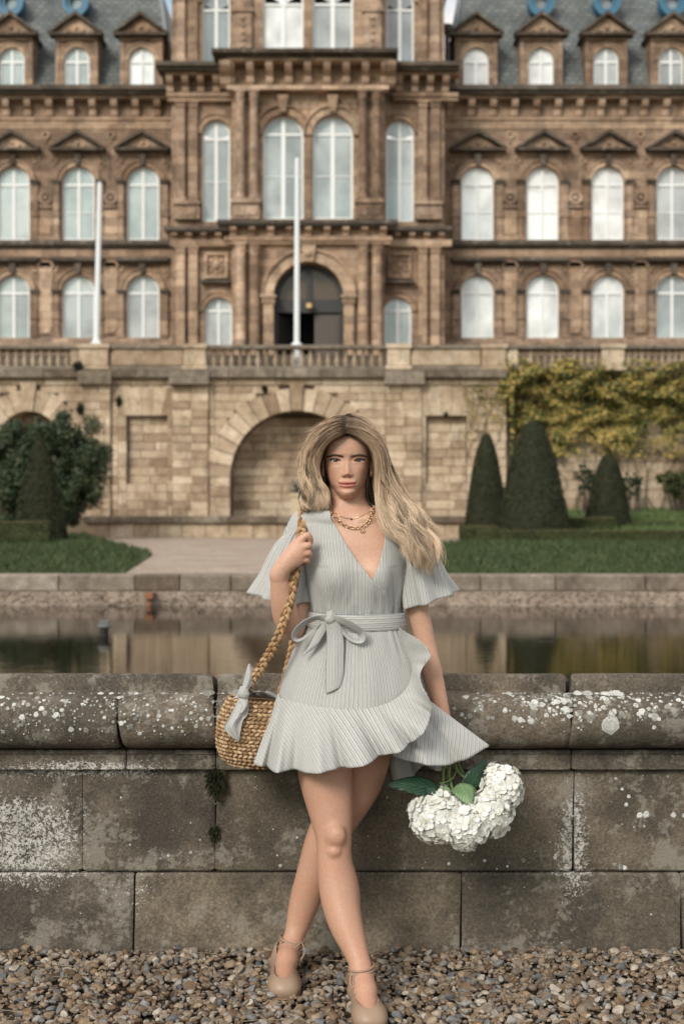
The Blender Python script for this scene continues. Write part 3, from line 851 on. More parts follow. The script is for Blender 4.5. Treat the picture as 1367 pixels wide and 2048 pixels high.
hedge(XX(1140, 48), 48.0, XX(1226, 48), 48.0, .7, .55, 1.10, 'short box hedge below the short rounded yew', 4, 9000)
hedge(XX(1262, 49), 49.0, 24, 49.0, .7, .58, .98, 'box hedge at right edge behind the front hedge', 5, 15000)

def bush(name, label, cx, cy, d, rx, rz, zb, n, leaf, material, seed, twigs=8, lobes=9, ry=None, group=None, gap=.25):
    """stems from one root, leaves gathered in clumps round the twig ends"""
    rs = np.random.RandomState(seed)
    c = W(cx, cy, d); ry = ry or rx*.8
    t_ = thing(name, label, 'shrub', (c.x, d, zb), group)
    cl = []
    for k in range(lobes*9):
        v = rs.normal(size=3); v /= np.linalg.norm(v); rr = rs.uniform(.3, .92)**.6*(1+.18*math.sin(4*v[0]+seed)*math.cos(3*v[2]+seed))*(1.18 if k % 7 == 0 else 1)
        p = np.array([c.x+v[0]*rr*rx, d+v[1]*rr*ry, c.z+v[2]*rr*rz])
        if p[2] < zb+.1: p[2] = zb+.1+rs.uniform(0, .4)
        cl.append((p, rs.uniform(.14, .30)*rx*.8))
    cnt = n//len(cl); P, Nr = [], []
    for p, r in cl:
        q = rs.normal(size=(cnt, 3)); q /= np.linalg.norm(q, axis=1)[:, None]
        P.append(p+q*(r*rs.uniform(.3, 1.0, (cnt, 1)))); Nr.append(q+[0, -.2, .5])
    V, Fq = leaf_cloud(np.concatenate(P), np.concatenate(Nr), leaf, rs, tilt=.8)
    tag(obj_np('foliage', V, Fq, material, t_), kind='stuff')
    it = []
    for k in range(twigs):
        e = cl[rs.randint(len(cl))][0]; b = np.array([c.x+rs.normal(scale=rx*.12), d+rs.normal(scale=.1), zb-.05])
        m_ = (b+e)/2+rs.normal(scale=rx*.12, size=3)+[0, 0, rz*.15]
        it.append(tube_arrays(catmull([b, m_, e], 8), np.linspace(.035, .008, 8), 5))
    V, Fq = merge_arrays(it); obj_np('stems', V, Fq, M['bark'], t_)
    return t_
bush('broadleaf_shrub', 'wide dark green shrub growing against the terrace arch at left', 84, 950, 48.5, 2.2, 1.95, .5, 80000, .062, M['shrub'], 21, 24, 22, 1.2)
bush('broadleaf_shrub', 'thin dark shrub between the tallest yew and the short yew', 1168, 958, 53, .42, .55, .8, 1100, .06, M['shrub'], 22, 8, 4)
bush('broadleaf_shrub', 'thin dark shrub just right of the short rounded yew', 1262, 968, 54, .42, .6, .8, 1300, .06, M['shrub'], 23, 8, 4)
bush('broadleaf_shrub', 'brown leaved shrub against the wall at the right edge', 1352, 968, 54, .75, .5, 1.0, 3500, .06, M['box'], 24, 8, 5)
def bare_bush(label, px, py0, d, h, spread, seed):
    rs = np.random.RandomState(seed); b = np.array(W(px, py0, d)); it = []
    for k in range(46):
        e = b+[rs.normal(scale=spread), rs.normal(scale=.2), h*rs.uniform(.45, 1.05)]
        m_ = (b+e)/2+[rs.normal(scale=.1), rs.normal(scale=.1), .1]
        it.append(tube_arrays(catmull([b+[rs.normal(scale=.06), 0, 0], m_, e], 7), np.linspace(.016, .004, 7), 4))
    V, Fq = merge_arrays(it)
    return tag(obj_np('bare_bush', V, Fq, M['twig']), label, 'shrub')
bare_bush('leafless pale twiggy bush against the wall below the creeper', 1300, 1012, 55.5, 2.0, .5, 31)
# ------------------------------------------------------------------ terrace wall
TD = 54.0
T = lambda x: XX(x, TD)
TZ = lambda y: ZZ(y, TD)
terrace = thing('terrace_wall', 'tall sandstone terrace wall with big blind arch and balustrade on top', 'terrace wall', (T(593), TD, gz(TD)))
AX, AY, AR = 593.0, 954.0, 133.0                # big arch in photo measure at the wall's distance
LX, LY, LR = 58.0, 884.0, 62.0                  # smaller arch at left
bk = bmesh.new()
bx(bk, T(-1200), T(LX-LR), TD+.12, TD+3, -.5, TZ(742)); bx(bk, T(LX+LR), T(253), TD+.12, TD+3, -.5, TZ(742))
bx(bk, T(253), T(335), TD+.42, TD+3, -.5, TZ(742)); bx(bk, T(253), T(335), TD+.12, TD+.42, TZ(832), TZ(742)); bx(bk, T(253), T(335), TD+.12, TD+.42, -.5, TZ(968))
bx(bk, T(335), T(AX-AR), TD+.12, TD+3, -.5, TZ(742)); bx(bk, T(AX+AR), T(851), TD+.12, TD+3, -.5, TZ(742))
bx(bk, T(851), T(933), TD+.42, TD+3, -.5, TZ(742)); bx(bk, T(851), T(933), TD+.12, TD+.42, TZ(830), TZ(742)); bx(bk, T(851), T(933), TD+.12, TD+.42, -.5, TZ(966))
bx(bk, T(933), T(1012), TD+.12, TD+3, -.5, TZ(742)); bx(bk, T(1012), T(2300), TD+1.3, TD+3, -.5, TZ(742))
def arch_wall(bm, cx, cy, r, y0, y1, ztop, zbot, n=24):
    """solid over an arch: between the arch curve and ztop"""
    s = TD/F; pts = []
    for i in range(n+1):
        a = math.pi*i/n; pts.append((T(cx)+r*s*math.cos(a), TZ(cy)+r*s*math.sin(a)))
    for (xa, za), (xb, zb) in zip(pts, pts[1:]):
        f0 = [bm.verts.new(p) for p in ((xa, y0, za), (xb, y0, zb), (xb, y0, ztop), (xa, y0, ztop))]
        f1 = [bm.verts.new(p) for p in ((xa, y1, za), (xb, y1, zb), (xb, y1, ztop), (xa, y1, ztop))]
        bm.faces.new(f0); bm.faces.new((f0[0], f0[1], f1[1], f1[0]))
arch_wall(bk, AX, AY, AR, TD+.12, TD+1.5, TZ(742), 0)
arch_wall(bk, LX, LY, LR, TD+.12, TD+1.5, TZ(742), 0)
bx(bk, T(AX-AR-2), T(AX+AR+2), TD+1.5, TD+3, -.5, TZ(742)); bx(bk, T(LX-LR-2), T(LX+LR+2), TD+1.2, TD+3, -.5, TZ(742))
obj_bm('mortar_core', bk, M['mortar'], terrace)

stone_count = 0
mass = bmesh.new()
def stone(x0, x1, y0, y1, yf, dep=.3, bev=.022, jit=.018, part=True):
    global stone_count
    X0, X1, Z0, Z1 = T(x0)+.006, T(x1)-.006, TZ(y1)+.005, TZ(y0)-.005
    if X1-X0 < .05: return
    if part and stone_count < 292:
        bm = bmesh.new(); pillow(bm, X0, X1, Z0, Z1, yf, dep, bev, jit)
        obj_bm('stone', bm, M['terrace'], terrace); stone_count += 1
    else:
        pillow(mass, X0, X1, Z0, Z1, yf, dep, bev, jit)
def half(cx, cy, r, y):
    """half width of an arch opening at photo row y"""
    if y >= cy: return r
    return math.sqrt(max(0, r*r-(cy-y)**2))
def fill(x0, x1, y0, y1, yf, ch=16.6, wmin=34, wmax=82, holes=(), part=True, bev=.022):
    n = max(1, round((y1-y0)/ch)); ch = (y1-y0)/n; off = rng.uniform(0, 40)
    for r in range(n):
        a, b = y0+r*ch, y0+(r+1)*ch; m = (a+b)/2
        spans = [(x0, x1)]
        for (cx, cy, rr) in holes:
            h = half(cx, cy, rr, b if b < cy else b)
            if h > 0:
                ns = []
                for s, e in spans:
                    if e <= cx-h or s >= cx+h: ns.append((s, e)); continue
                    if s < cx-h: ns.append((s, cx-h))
                    if e > cx+h: ns.append((cx+h, e))
                spans = ns
        for s, e in spans:
            x = s
            while x < e-1:
                w = rng.uniform(wmin, wmax)
                if e-(x+w) < wmin*.6: w = e-x
                stone(x, min(e, x+w), a, b, yf, part=part, bev=bev); x += w
ARH = (AX, AY, AR+38); ARL = (LX, LY, LR+38)
# centre bay round the big arch, then the bays with blind windows, the pilasters, the left bay
fill(430, 771, 770, 1036, TD, 16.6, 38, 84, [ARH])
fill(236, 345, 770, 830, TD, 30, 24, 40)
fill(236, 253, 830, 1036, TD, 26, 16, 18); fill(335, 345, 830, 1036, TD, 26, 10, 12)
fill(253, 335, 968, 1036, TD, 17, 30, 60)
fill(253, 335, 832, 968, TD+.30, 17, 26, 60)
fill(345, 417, 770, 1036, TD-.12, 17, 30, 44)
fill(771, 843, 770, 1036, TD-.12, 17, 30, 44)
fill(843, 1012, 770, 830, TD, 30, 26, 44)
fill(843, 851, 830, 1036, TD, 26, 8, 9); fill(933, 1012, 830, 1036, TD, 17, 30, 50)
fill(851, 933, 966, 1036, TD, 17, 30, 60)
fill(851, 933, 830, 966, TD+.30, 17, 26, 60)
fill(417, 430, 770, 1036, TD+.03, 17, 13, 14, part=False)
fill(222, 236, 770, 1036, TD+.03, 17, 14, 15, part=False)
fill(170, 222, 770, 1036, TD-.14, 17, 26, 54)
fill(-60, 170, 770, 1036, TD, 17, 34, 70, [ARL], part=False)
fill(AX-AR, AX+AR, 830, 1036, TD+1.38, 17, 34, 70, part=False)
fill(LX-LR, LX+LR, 825, 1036, TD+1.08, 17, 34, 70, part=False)
fill(1012, 1420, 770, 1036, TD+1.18, 19, 36, 80, part=False)
fill(-1200, -60, 770, 1036, TD, 17, 40, 90, part=False); fill(1420, 2300, 770, 1036, TD+1.18, 19, 40, 90, part=False)
tag(obj_bm('masonry', mass, M['terrace_mass'], terrace), kind='stuff')
# arch rings
def voussoirs(cx, cy, r0, r1, n, yf, dep, key=1.16, a0=0.0, a1=math.pi):
    s = TD/F; X, Z = T(cx), TZ(cy)
    for i in range(n):
        t0, t1 = a0+(a1-a0)*i/n+.006, a0+(a1-a0)*(i+1)/n-.006
        k = key if i == n//2 else 1.0+rng.uniform(-.02, .05)*(i % 2)
        bm = bmesh.new(); q = []
        yy = yf-(.10 if i == n//2 else rng.uniform(0, .02))
        for r, b in ((r0, .02), (r1*k, -.02)):
            for t in (t0, (t0+t1)/2, t1):
                q.append((X+r*s*math.cos(t), Z+r*s*math.sin(t)))
        pts = [q[0], q[3], q[4], q[5], q[2], q[1]]
        prism(bm, pts, yy, yf+dep)
        obj_bm('voussoir', bm, M['terrace'], terrace)
voussoirs(AX, AY, AR, AR+44, 19, TD-.03, 1.45)
voussoirs(LX, LY, LR, LR+42, 11, TD-.03, 1.15)
for y0 in range(0, 82, 20):                        # jambs of the big arch under the ring
    for sx in (-1, 1):
        x = AX+sx*AR; stone(min(x, x+sx*(30+(y0//20 % 2)*12)), max(x, x+sx*(30+(y0//20 % 2)*12)), AY+y0, AY+min(y0+20, 82), TD-.02, 1.3)
# flat arches over the blind windows
for xa, xb in ((253, 335), (851, 933)):
    for i in range(5):
        c = (xa+xb)/2; w = (xb-xa+14)/5
        x0, x1 = xa-7+i*w, xa-7+(i+1)*w
        f = lambda x: c+(x-c)*1.42
        bm = bmesh.new(); prism(bm, [(T(x0)+.01, TZ(831)), (T(x1)-.01, TZ(831)), (T(f(x1))-.01, TZ(776)), (T(f(x0))+.01, TZ(776))], TD-.025, TD+.2)
        obj_bm('voussoir', bm, M['terrace'], terrace)
# ledges
def ledge(name, x0, x1, y0, y1, yf, yb, mat, parent, n=None, cap=0.0):
    n = n or max(1, int(abs(x1-x0)/90)); w = (x1-x0)/n
    for i in range(n):
        bm = bmesh.new(); pillow(bm, T(x0+i*w)+.004, T(x0+(i+1)*w)-.004, TZ(y1), TZ(y0), yf, yb-yf, .03, .006)
        obj_bm(name, bm, mat, parent)
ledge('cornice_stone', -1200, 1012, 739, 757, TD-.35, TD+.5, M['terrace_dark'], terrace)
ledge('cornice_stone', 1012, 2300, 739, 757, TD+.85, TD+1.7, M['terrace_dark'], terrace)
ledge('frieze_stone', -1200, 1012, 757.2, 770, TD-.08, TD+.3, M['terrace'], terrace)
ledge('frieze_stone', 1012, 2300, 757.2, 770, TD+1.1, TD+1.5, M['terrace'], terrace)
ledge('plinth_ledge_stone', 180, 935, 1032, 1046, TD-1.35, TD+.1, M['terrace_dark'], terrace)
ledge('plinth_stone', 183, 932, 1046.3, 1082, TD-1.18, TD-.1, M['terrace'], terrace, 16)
# pilaster caps under the ledge
for xa, xb in ((160, 226), (341, 420), (768, 847)):
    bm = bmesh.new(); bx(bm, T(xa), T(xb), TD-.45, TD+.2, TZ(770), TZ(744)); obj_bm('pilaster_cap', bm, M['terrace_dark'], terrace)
# balustrade
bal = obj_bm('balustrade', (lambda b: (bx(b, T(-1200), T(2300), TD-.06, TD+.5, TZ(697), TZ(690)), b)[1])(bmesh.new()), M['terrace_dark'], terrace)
ped_b = bmesh.new()
bm = bmesh.new(); bx(bm, T(-1200), T(2300), TD-.02, TD+.46, TZ(738.6), TZ(732)); obj_bm('base_rail', bm, M['terrace_dark'], bal)
for xa, xb, k in ((158, 217, .10), (368, 412, .10), (774, 819, .10), (963, 1011, .08), (1202, 1247, .08), (-96, -50, .08)):
    bm = bmesh.new()
    pillow(bm, T(xa), T(xb), TZ(732), TZ(697.3), TD-.02-k, .55, .03, .004)
    bx(bm, T(xa-3), T(xb+3), TD-.12-k, TD+.5, TZ(741), TZ(732.3)); bx(bm, T(xa-3), T(xb+3), TD-.10-k, TD+.52, TZ(697), TZ(688.4))
    obj_bm('pedestal', bm, M['terrace'], bal)
for xa, xb in ((221, 367), (820, 962), (1013, 1036), (140, 157), (-600, -100), (-1200, -602), (1404, 1800), (1802, 2300)):
    bm = bmesh.new(); pillow(bm, T(xa), T(xb), TZ(731.7), TZ(697.3), TD+.03, .4, .05, .004); obj_bm('parapet_panel', bm, M['terrace'], bal)
def baluster_mesh():
    h = TZ(697)-TZ(732); bm = bmesh.new()
    pr = [(.075, 0), (.075, .05), (.045, .08), (.105, .24), (.10, .34), (.045, .52), (.05, .55), (.035, .58), (.085, .76), (.075, .86), (.045, .92), (.075, .95), (.075, 1)]
    lathe(bm, 0, 0, [(r*.95, z*h) for r, z in pr], 9)
    return bm
b0 = obj_bm('baluster', baluster_mesh(), M['terrace'], bal, True)
first = True
for xa, xb, sp in ((418, 770, 17.0), (1040, 1200, 13.4), (1251, 1400, 13.4), (-46, 140, 16.8)):
    n = int((xb-xa)/sp)
    for i in range(n):
        x = xa+(i+.5)*(xb-xa)/n
        o = b0 if first else copy_obj(b0, bal)
        first = False
        o.location = (T(x), TD+.22, TZ(732)+.0)
        o.matrix_parent_inverse = Matrix.Identity(4)
# terrace floor behind the parapet, rising by a podium to the house
bm = bmesh.new(); bx(bm, -70, 70, TD+2.0, 90, 5.0, TZ(741)); tag(obj_bm('terrace_floor', bm, M['path']), kind='structure')
bm = bmesh.new(); bx(bm, -60, 60, 66, 90, TZ(741)-.2, 8.6); tag(obj_bm('terrace_step', bm, M['museum_soot_shade']), kind='structure')  # dark stone stands in for the shade behind the balusters

# urn pedestal in front of the arch
d = 52.9
t = thing('urn_pedestal', 'cream stone pedestal with spiky grey plant in front of the big arch', 'pedestal', (XX(597, d), d, ZZ(1032, d)))
bm = bmesh.new()
bx(bm, XX(583, d), XX(613, d), d-.28, d+.28, ZZ(1030, d), ZZ(993, d)); bx(bm, XX(580, d), XX(616, d), d-.34, d+.34, ZZ(993, d)+.002, ZZ(987, d)); bx(bm, XX(580, d), XX(616, d), d-.34, d+.34, ZZ(1032, d), ZZ(1028, d)-.03)
obj_bm('plinth', bm, M['cream'], t)
V, Fc = [], []; c = Vector((XX(597, d), d, ZZ(987, d)))
for k in range(60):
    a, el, l = rng.uniform(0, 6.28), rng.uniform(.1, 1.4), rng.uniform(.35, .75)
    dv = Vector((math.cos(a)*math.cos(el), math.sin(a)*math.cos(el), math.sin(el)))*l; sd = dv.cross(Vector((0, 0, 1))).normalized()*.035
    o = len(V); V += [c-sd, c+dv*.5+sd*1.2, c+dv, c+dv*.5-sd*1.2]; Fc.append((o, o+1, o+2, o+3))
M['agave'] = plain('grey_leaf', (0.12, 0.135, 0.12), .6)
obj_raw('spiky_plant', V, Fc, M['agave'], t)

# creeper over the right hand part of the wall
def creeper():
    rs = np.random.RandomState(41)
    d = TD+1.1
    t = thing('yellow_creeper', 'yellow and green climbing creeper spread over the terrace wall at right', 'creeper', W(1180, 1000, d))
    P, sz = [], []
    def dens(x, y):
        # drooping lower edge: deep at left, shallow at right
        low = 915-60*abs(math.sin((x-1105)/95.0))+22*math.sin(x/21.0)
        if x > 1190: low = 868+26*math.sin(x/27)+14*math.sin(x/11)
        top = 738+9*math.sin(x/37.0)+8*math.sin(x/13.0)
        return top < y < low
    n = 0
    while n < 17500:
        x, y = rs.uniform(985, 1560), rs.uniform(725, 915)
        if x < 1012 and (y > 800 or rs.uniform() < .3+.6*(1012-x)/27): continue
        if not dens(x, y) and rs.uniform() > .17: continue
        lump = .5+.5*math.sin(x/19.0+1.7*math.sin(y/15.0))*math.sin(y/14.0+1.3*math.sin(x/23.0))
        if rs.uniform() > .04+1.15*lump: continue
        yy = d-.05-.75*lump*rs.uniform(.3, 1)-(.5+.5*rs.uniform())*min(1.0, max(0.0, (822-y)/62))
        if x < 1016: yy = min(yy, TD-.1-rs.uniform(0, .25))
        P.append((XX(x, d), yy, ZZ(y, d))); n += 1
    P = np.array(P)
    V, Fq = leaf_cloud(P, np.tile([0, -1, .45], (len(P), 1)), .085, rs, tilt=.6)
    tag(obj_np('foliage', V, Fq, M['ivy'], t), kind='stuff')
    it = []
    for k in range(26):
        x = rs.uniform(1020, 1400); y = 1034; pts = []
        for q in range(9):
            pts.append((XX(x, d), d-.03, ZZ(y, d))); x += rs.normal(scale=13); y -= 34
        it.append(tube_arrays(catmull(pts, 22), np.linspace(.022, .006, 22), 5))
    for k in range(9):      # runners on the pale wall at left of the corner
        x = rs.uniform(930, 1010); y = rs.uniform(770, 900); pts = []
        for q in range(6):
            pts.append((T(x), TD-.045, TZ(y))); x += rs.normal(scale=9); y += 16
        it.append(tube_arrays(catmull(pts, 14), .012, 4))
    V, Fq = merge_arrays(it); obj_np('stems', V, Fq, M['ivy_stem'], t)
    Pq = np.array([(T(rs.uniform(925, 1012)), TD-.06, TZ(770+abs(rs.normal(scale=55)))) for k in range(360)])
    V, Fq = leaf_cloud(Pq, np.tile([0, -1, .3], (len(Pq), 1)), .055, rs)
    tag(obj_np('runner_foliage', V, Fq, M['ivy'], t), kind='stuff')
creeper()
def tuft(px, py, d, r, label, seed):
    rs = np.random.RandomState(seed); c = np.array(W(px, py, d)); q = rs.normal(size=(200, 3))*[.6, .5, 1.0]; q[:, 1] = -abs(q[:, 1])*.5; q[:, 2] -= .7
    V, Fq = leaf_cloud(c+q*r*.34, q+[0, -.6, .4], r*.22, rs)
    return tag(obj_np('wall_plant', V, Fq, M['moss']), label, 'plant', 'weeds growing out of the terrace wall')
tuft(157, 732, TD-.3, .36, 'dark weed on the ledge at foot of the left balustrade pedestal', 1)
tuft(160, 815, TD-.1, .26, 'weed hanging from the terrace wall above the broadleaf shrub', 2)
tuft(238, 800, TD-.02, .24, 'weed in the pilaster joint above the left blind window', 3)
tuft(529, 776, TD-.05, .2, 'weed over the big arch left of its keystone', 4)
tuft(891, 828, TD-.05, .16, 'weed in the lintel of the right blind window', 5)
# ------------------------------------------------------------------ museum behind the terrace
museum = thing('museum', 'grand brown sandstone mansion with arched windows, pediments and grey slate roofs', 'building', (-1.65, 73, 8.6))
MS, MW, MK = M['museum'], M['museum_warm'], M['museum_soot_shade']
class Pl:
    """a facade plane at distance d, measured in photo rows and columns"""
    def __init__(s, d): s.d = d; s.k = d/F
    def x(s, p): return XX(p, s.d)
    def z(s, p): return ZZ(p, s.d)
    def box(s, bm, x0, x1, y0, y1, out, back=0.0):
        bx(bm, s.x(x0), s.x(x1), s.d-out, s.d+back, s.z(y1), s.z(y0))
def clusters(bm):
    """groups of faces whose connected pieces touch one another"""
    bm.faces.ensure_lookup_table(); seen = set(); isl = []
    for f in bm.faces:
        if f.index in seen: continue
        st, cur = [f], []; seen.add(f.index)
        while st:
            q = st.pop(); cur.append(q)
            for e in q.edges:
                for g in e.link_faces:
                    if g.index not in seen: seen.add(g.index); st.append(g)
        isl.append(cur)
    bb = []
    for c in isl:
        P = np.array([v.co[:] for f in c for v in f.verts]); bb.append((P.min(0)-.03, P.max(0)+.03))
    par = list(range(len(isl)))
    def root(i):
        while par[i] != i: i = par[i]
        return i
    for i in range(len(isl)):
        for j in range(i):
            if np.all(bb[i][0] <= bb[j][1]) and np.all(bb[j][0] <= bb[i][1]): par[root(i)] = root(j)
    out = {}
    for i, c in enumerate(isl): out.setdefault(root(i), []).extend(c)
    return list(out.values())
def part(name, bm, mat, smooth=False, parent=None, split=True):
    if name == 'spandrel_carving':
        return tag(obj_bm(name, bm, mat, parent or museum, smooth), kind='stuff')
    if split and parent is None:
        bm.verts.index_update(); bm.faces.index_update(); cl = clusters(bm)
        if len(cl) > 1:
            o = None
            for c in cl:
                b2 = bmesh.new(); mp_ = {}
                for f in c:
                    b2.faces.new([mp_.setdefault(v.index, None) or mp_.__setitem__(v.index, b2.verts.new(v.co)) or mp_[v.index] for v in f.verts])
                o = obj_bm(name, b2, mat, museum, smooth)
            bm.free(); return o
    return obj_bm(name, bm, mat, parent or museum, smooth)
def arch_pts(P, cx, top, sill, w, n=12, inset=0.0):
    r = w/2-inset; spring = top+w/2
    pts = [(P.x(cx-r), P.z(sill-inset)), (P.x(cx+r), P.z(sill-inset))]
    for i in range(n+1):
        a = math.pi*i/n; pts.append((P.x(cx)+r*P.k*math.cos(a), P.z(spring)+r*P.k*math.sin(a)))
    return pts
def bay_wall(bm, P, x0, x1, y0, y1, ops, reveal=.4):
    """wall field with one or more arched openings (cx, top, sill, w) side by side"""
    ops = sorted(ops); xs = x0
    def quad(a, b, c, d_, y=P.d): bm.faces.new([bm.verts.new((P.x(px), y, P.z(py))) for px, py in (a, b, c, d_)])
    for i, (cx, top, sill, w) in enumerate(ops):
        nx = x1 if i == len(ops)-1 else (cx+w/2+ops[i+1][0]-ops[i+1][3]/2)/2
        l, r = cx-w/2, cx+w/2; sp = top+w/2
        quad((xs, y1), (l, y1), (l, y0), (xs, y0)); quad((r, y1), (nx, y1), (nx, y0), (r, y0))
        if y1 > sill: quad((l, y1), (r, y1), (r, sill), (l, sill))
        n = 12; cv = [(cx+w/2*math.cos(math.pi*k/n), sp-w/2*math.sin(math.pi*k/n)) for k in range(n+1)]
        for a, b in zip(cv, cv[1:]): quad(a, (a[0], y0), (b[0], y0), b)
        loop = [(l, sill), (r, sill)]+cv
        for k in range(len(loop)):
            a, b = loop[k], loop[(k+1) % len(loop)]
            va = [bm.verts.new(p) for p in ((P.x(a[0]), P.d, P.z(a[1])), (P.x(b[0]), P.d, P.z(b[1])), (P.x(b[0]), P.d+reveal, P.z(b[1])), (P.x(a[0]), P.d+reveal, P.z(a[1])))]
            if (va[0].co-va[1].co).length > 1e-4: bm.faces.new(va)
        xs = nx
def window(P, cx, top, sill, w, pane, rec=.25, fr=3.6, mull=2.6, transom=None, low=None, label=None):
    """white arched frame with mullion and transom in front of its panes"""
    y = P.d+rec; r = w/2; sp = top+r; k = P.k
    bm = bmesh.new()
    out, inn = arch_pts(P, cx, top, sill, w, 14), arch_pts(P, cx, top, sill, w, 14, fr)
    for y_ in (0,):
        a = [bm.verts.new((p[0], y-.08, p[1])) for p in out]; b = [bm.verts.new((p[0], y-.08, p[1])) for p in inn]
        a2 = [bm.verts.new((p[0], y+.06, p[1])) for p in out]; b2 = [bm.verts.new((p[0], y+.06, p[1])) for p in inn]
        n = len(out)
        for i in range(n):
            q = (i+1) % n
            bm.faces.new((a[i], a[q], b[q], b[i])); bm.faces.new((b[i], b[q], b2[q], b2[i])); bm.faces.new((a[q], a[i], a2[i], a2[q]))
    bx(bm, P.x(cx-mull), P.x(cx+mull), y-.07, y+.05, P.z(sill-fr), P.z(top+fr*.6))
    tr = transom if transom is not None else sp+3
    bx(bm, P.x(cx-r+1), P.x(cx+r-1), y-.075, y+.045, P.z(tr+2.6), P.z(tr-2.2))
    if low is not None: bx(bm, P.x(cx-r+1), P.x(cx+r-1), y-.05, y+.04, P.z(low+1), P.z(low-.6))
    win = part('window', bm, M['white_frame'])
    z_tr, z_s, z_t = P.z(tr), P.z(sill-fr), P.z(top)
    for sx in (-1, 1):
        bm = bmesh.new(); xa, xb = P.x(cx), P.x(cx+sx*(r-fr*.5))
        bx(bm, xa, xb, y, y+.015, z_s, z_tr); part('pane', bm, pane, parent=win)
        pts = [(xa, z_tr+.002)]+[(P.x(cx)+sx*(r-1.5)*k*math.cos(math.pi/2*i/8), max(z_tr+.002, P.z(sp)+(r-1.5)*k*math.sin(math.pi/2*i/8))) for i in range(9)]
        bm = bmesh.new(); prism(bm, pts, y, y+.015); part('pane', bm, pane, parent=win)
    return win
def archivolt(bm, P, cx, top, w, th=10, out=.12, k0=1.0):
    ring(bm, P.x(cx), P.z(top+w/2), (w/2+.6)*P.k, (w/2+th)*P.k, 0, math.pi, 14, P.d-out, P.d+.03)
    ring(bm, P.x(cx), P.z(top+w/2), (w/2+th+.2)*P.k, (w/2+th+2.6)*P.k, 0, math.pi, 14, P.d-out*1.7, P.d+.03)
def pediment(P, cx, apex, base, hw, out, back=.02, dark=True, name='pediment', parent=None):
    bm = bmesh.new(); th = 6.0
    s = (base-apex)/hw
    # raking cornices and base moulding
    for sx in (-1, 1):
        prism(bm, [(P.x(cx+sx*hw), P.z(base)), (P.x(cx+sx*(hw-7)), P.z(base)), (P.x(cx), P.z(apex+th+2)), (P.x(cx), P.z(apex))], P.d-out, P.d+back)
    P.box(bm, cx-hw+2, cx+hw-2, base+.1, base+5, out*.92, back)
    o = part(name, bm, MK if dark else MS, parent=parent)
    bm = bmesh.new(); prism(bm, [(P.x(cx-hw+9), P.z(base-.2)), (P.x(cx+hw-9), P.z(base-.2)), (P.x(cx), P.z(apex+th+3))], P.d-out*.42, P.d+back)
    # carved relief in the tympanum: a boss with scrolls
    for dx, dy, r in ((0, -11, 5.5), (-15, -6, 4), (15, -6, 4), (-26, -4, 3), (26, -4, 3)):
        if abs(dx) < hw-16: 
            bmesh.ops.create_icosphere(bm, subdivisions=1, radius=r*P.k, matrix=Matrix.Translation((P.x(cx+dx), P.d-out*.42, P.z(base+dy))))
    part('tympanum', bm, MW if dark else MW, parent=o)
    return o
def bracket_mesh(w, h, out):
    """scroll console: x centred, top at z=0, hangs h below, sticks out towards -y"""
    bm = bmesh.new()
    pts = [(0, 0), (-out, 0), (-out, -h*.22), (-out*.82, -h*.40), (-out*.45, -h*.55), (-out*.38, -h*.85), (-out*.18, -h), (0, -h)]
    a = [bm.verts.new((-w/2, y, z)) for y, z in pts]; b = [bm.verts.new((w/2, y, z)) for y, z in pts]
    bm.faces.new(a); bm.faces.new(b[::-1])
    for i in range(len(pts)):
        q = (i+1) % len(pts); bm.faces.new((a[i], b[i], b[q], a[q]))
    return bm
_br = {}
def brackets(P, x0, x1, n, top, h, w, out, base_out, mat, name='bracket'):
    key = (round(h*P.k, 3), round(w*P.k, 3), out, mat.name)
    for i in range(n):
        x = x0+(x1-x0)*(i/(n-1) if n > 1 else .5)
        if key not in _br:
            o = part(name, bracket_mesh(w*P.k, h*P.k, out), mat); _br[key] = o
        else:
            o = copy_obj(_br[key], museum)
        o.matrix_parent_inverse = Matrix.Translation(museum.location).inverted()
        o.location = (P.x(x), P.d-base_out, P.z(top)-.003)
def column(P, cx, y0, y1, w, cap=14, base=8, out=.35, mat=None, shaft_split=None, parent=None):
    """engaged column: base, shaft with a collar, leafy capital"""
    r = w/2*P.k; Y = P.d-out+r*.3; bm = bmesh.new()
    z0, z1 = P.z(y1), P.z(y0); X = P.x(cx); c, b = cap*P.k, base*P.k
    lathe(bm, X, Y, [(r*1.25, z0+b*.35), (r*1.25, z0+b*.7), (r*1.0, z0+b), (r*1.0, z0+(z1-z0)*.32), (r*1.06, z0+(z1-z0)*.325), (r*1.06, z0+(z1-z0)*.345), (r*.97, z0+(z1-z0)*.35), (r*.86, z1-c), (r*.95, z1-c*.95), (r*.88, z1-c*.85), (r*1.05, z1-c*.45), (r*1.35, z1-c*.2), (r*1.2, z1-c*.16)], 12)
    bx(bm, X-r*1.35, X+r*1.35, Y-r*1.35, P.d+.02, z0, z0+b*.34); bx(bm, X-r*1.4, X+r*1.4, Y-r*1.4, P.d+.02, z1-c*.15, z1)
    for k in range(8):
        a = math.pi*2*k/8; bmesh.ops.create_icosphere(bm, subdivisions=1, radius=r*.28, matrix=Matrix.Translation((X+r*1.08*math.cos(a), Y+r*1.08*math.sin(a), z1-c*(.4 if k % 2 else .62))))
    return part('column', bm, mat or MS, parent=parent)
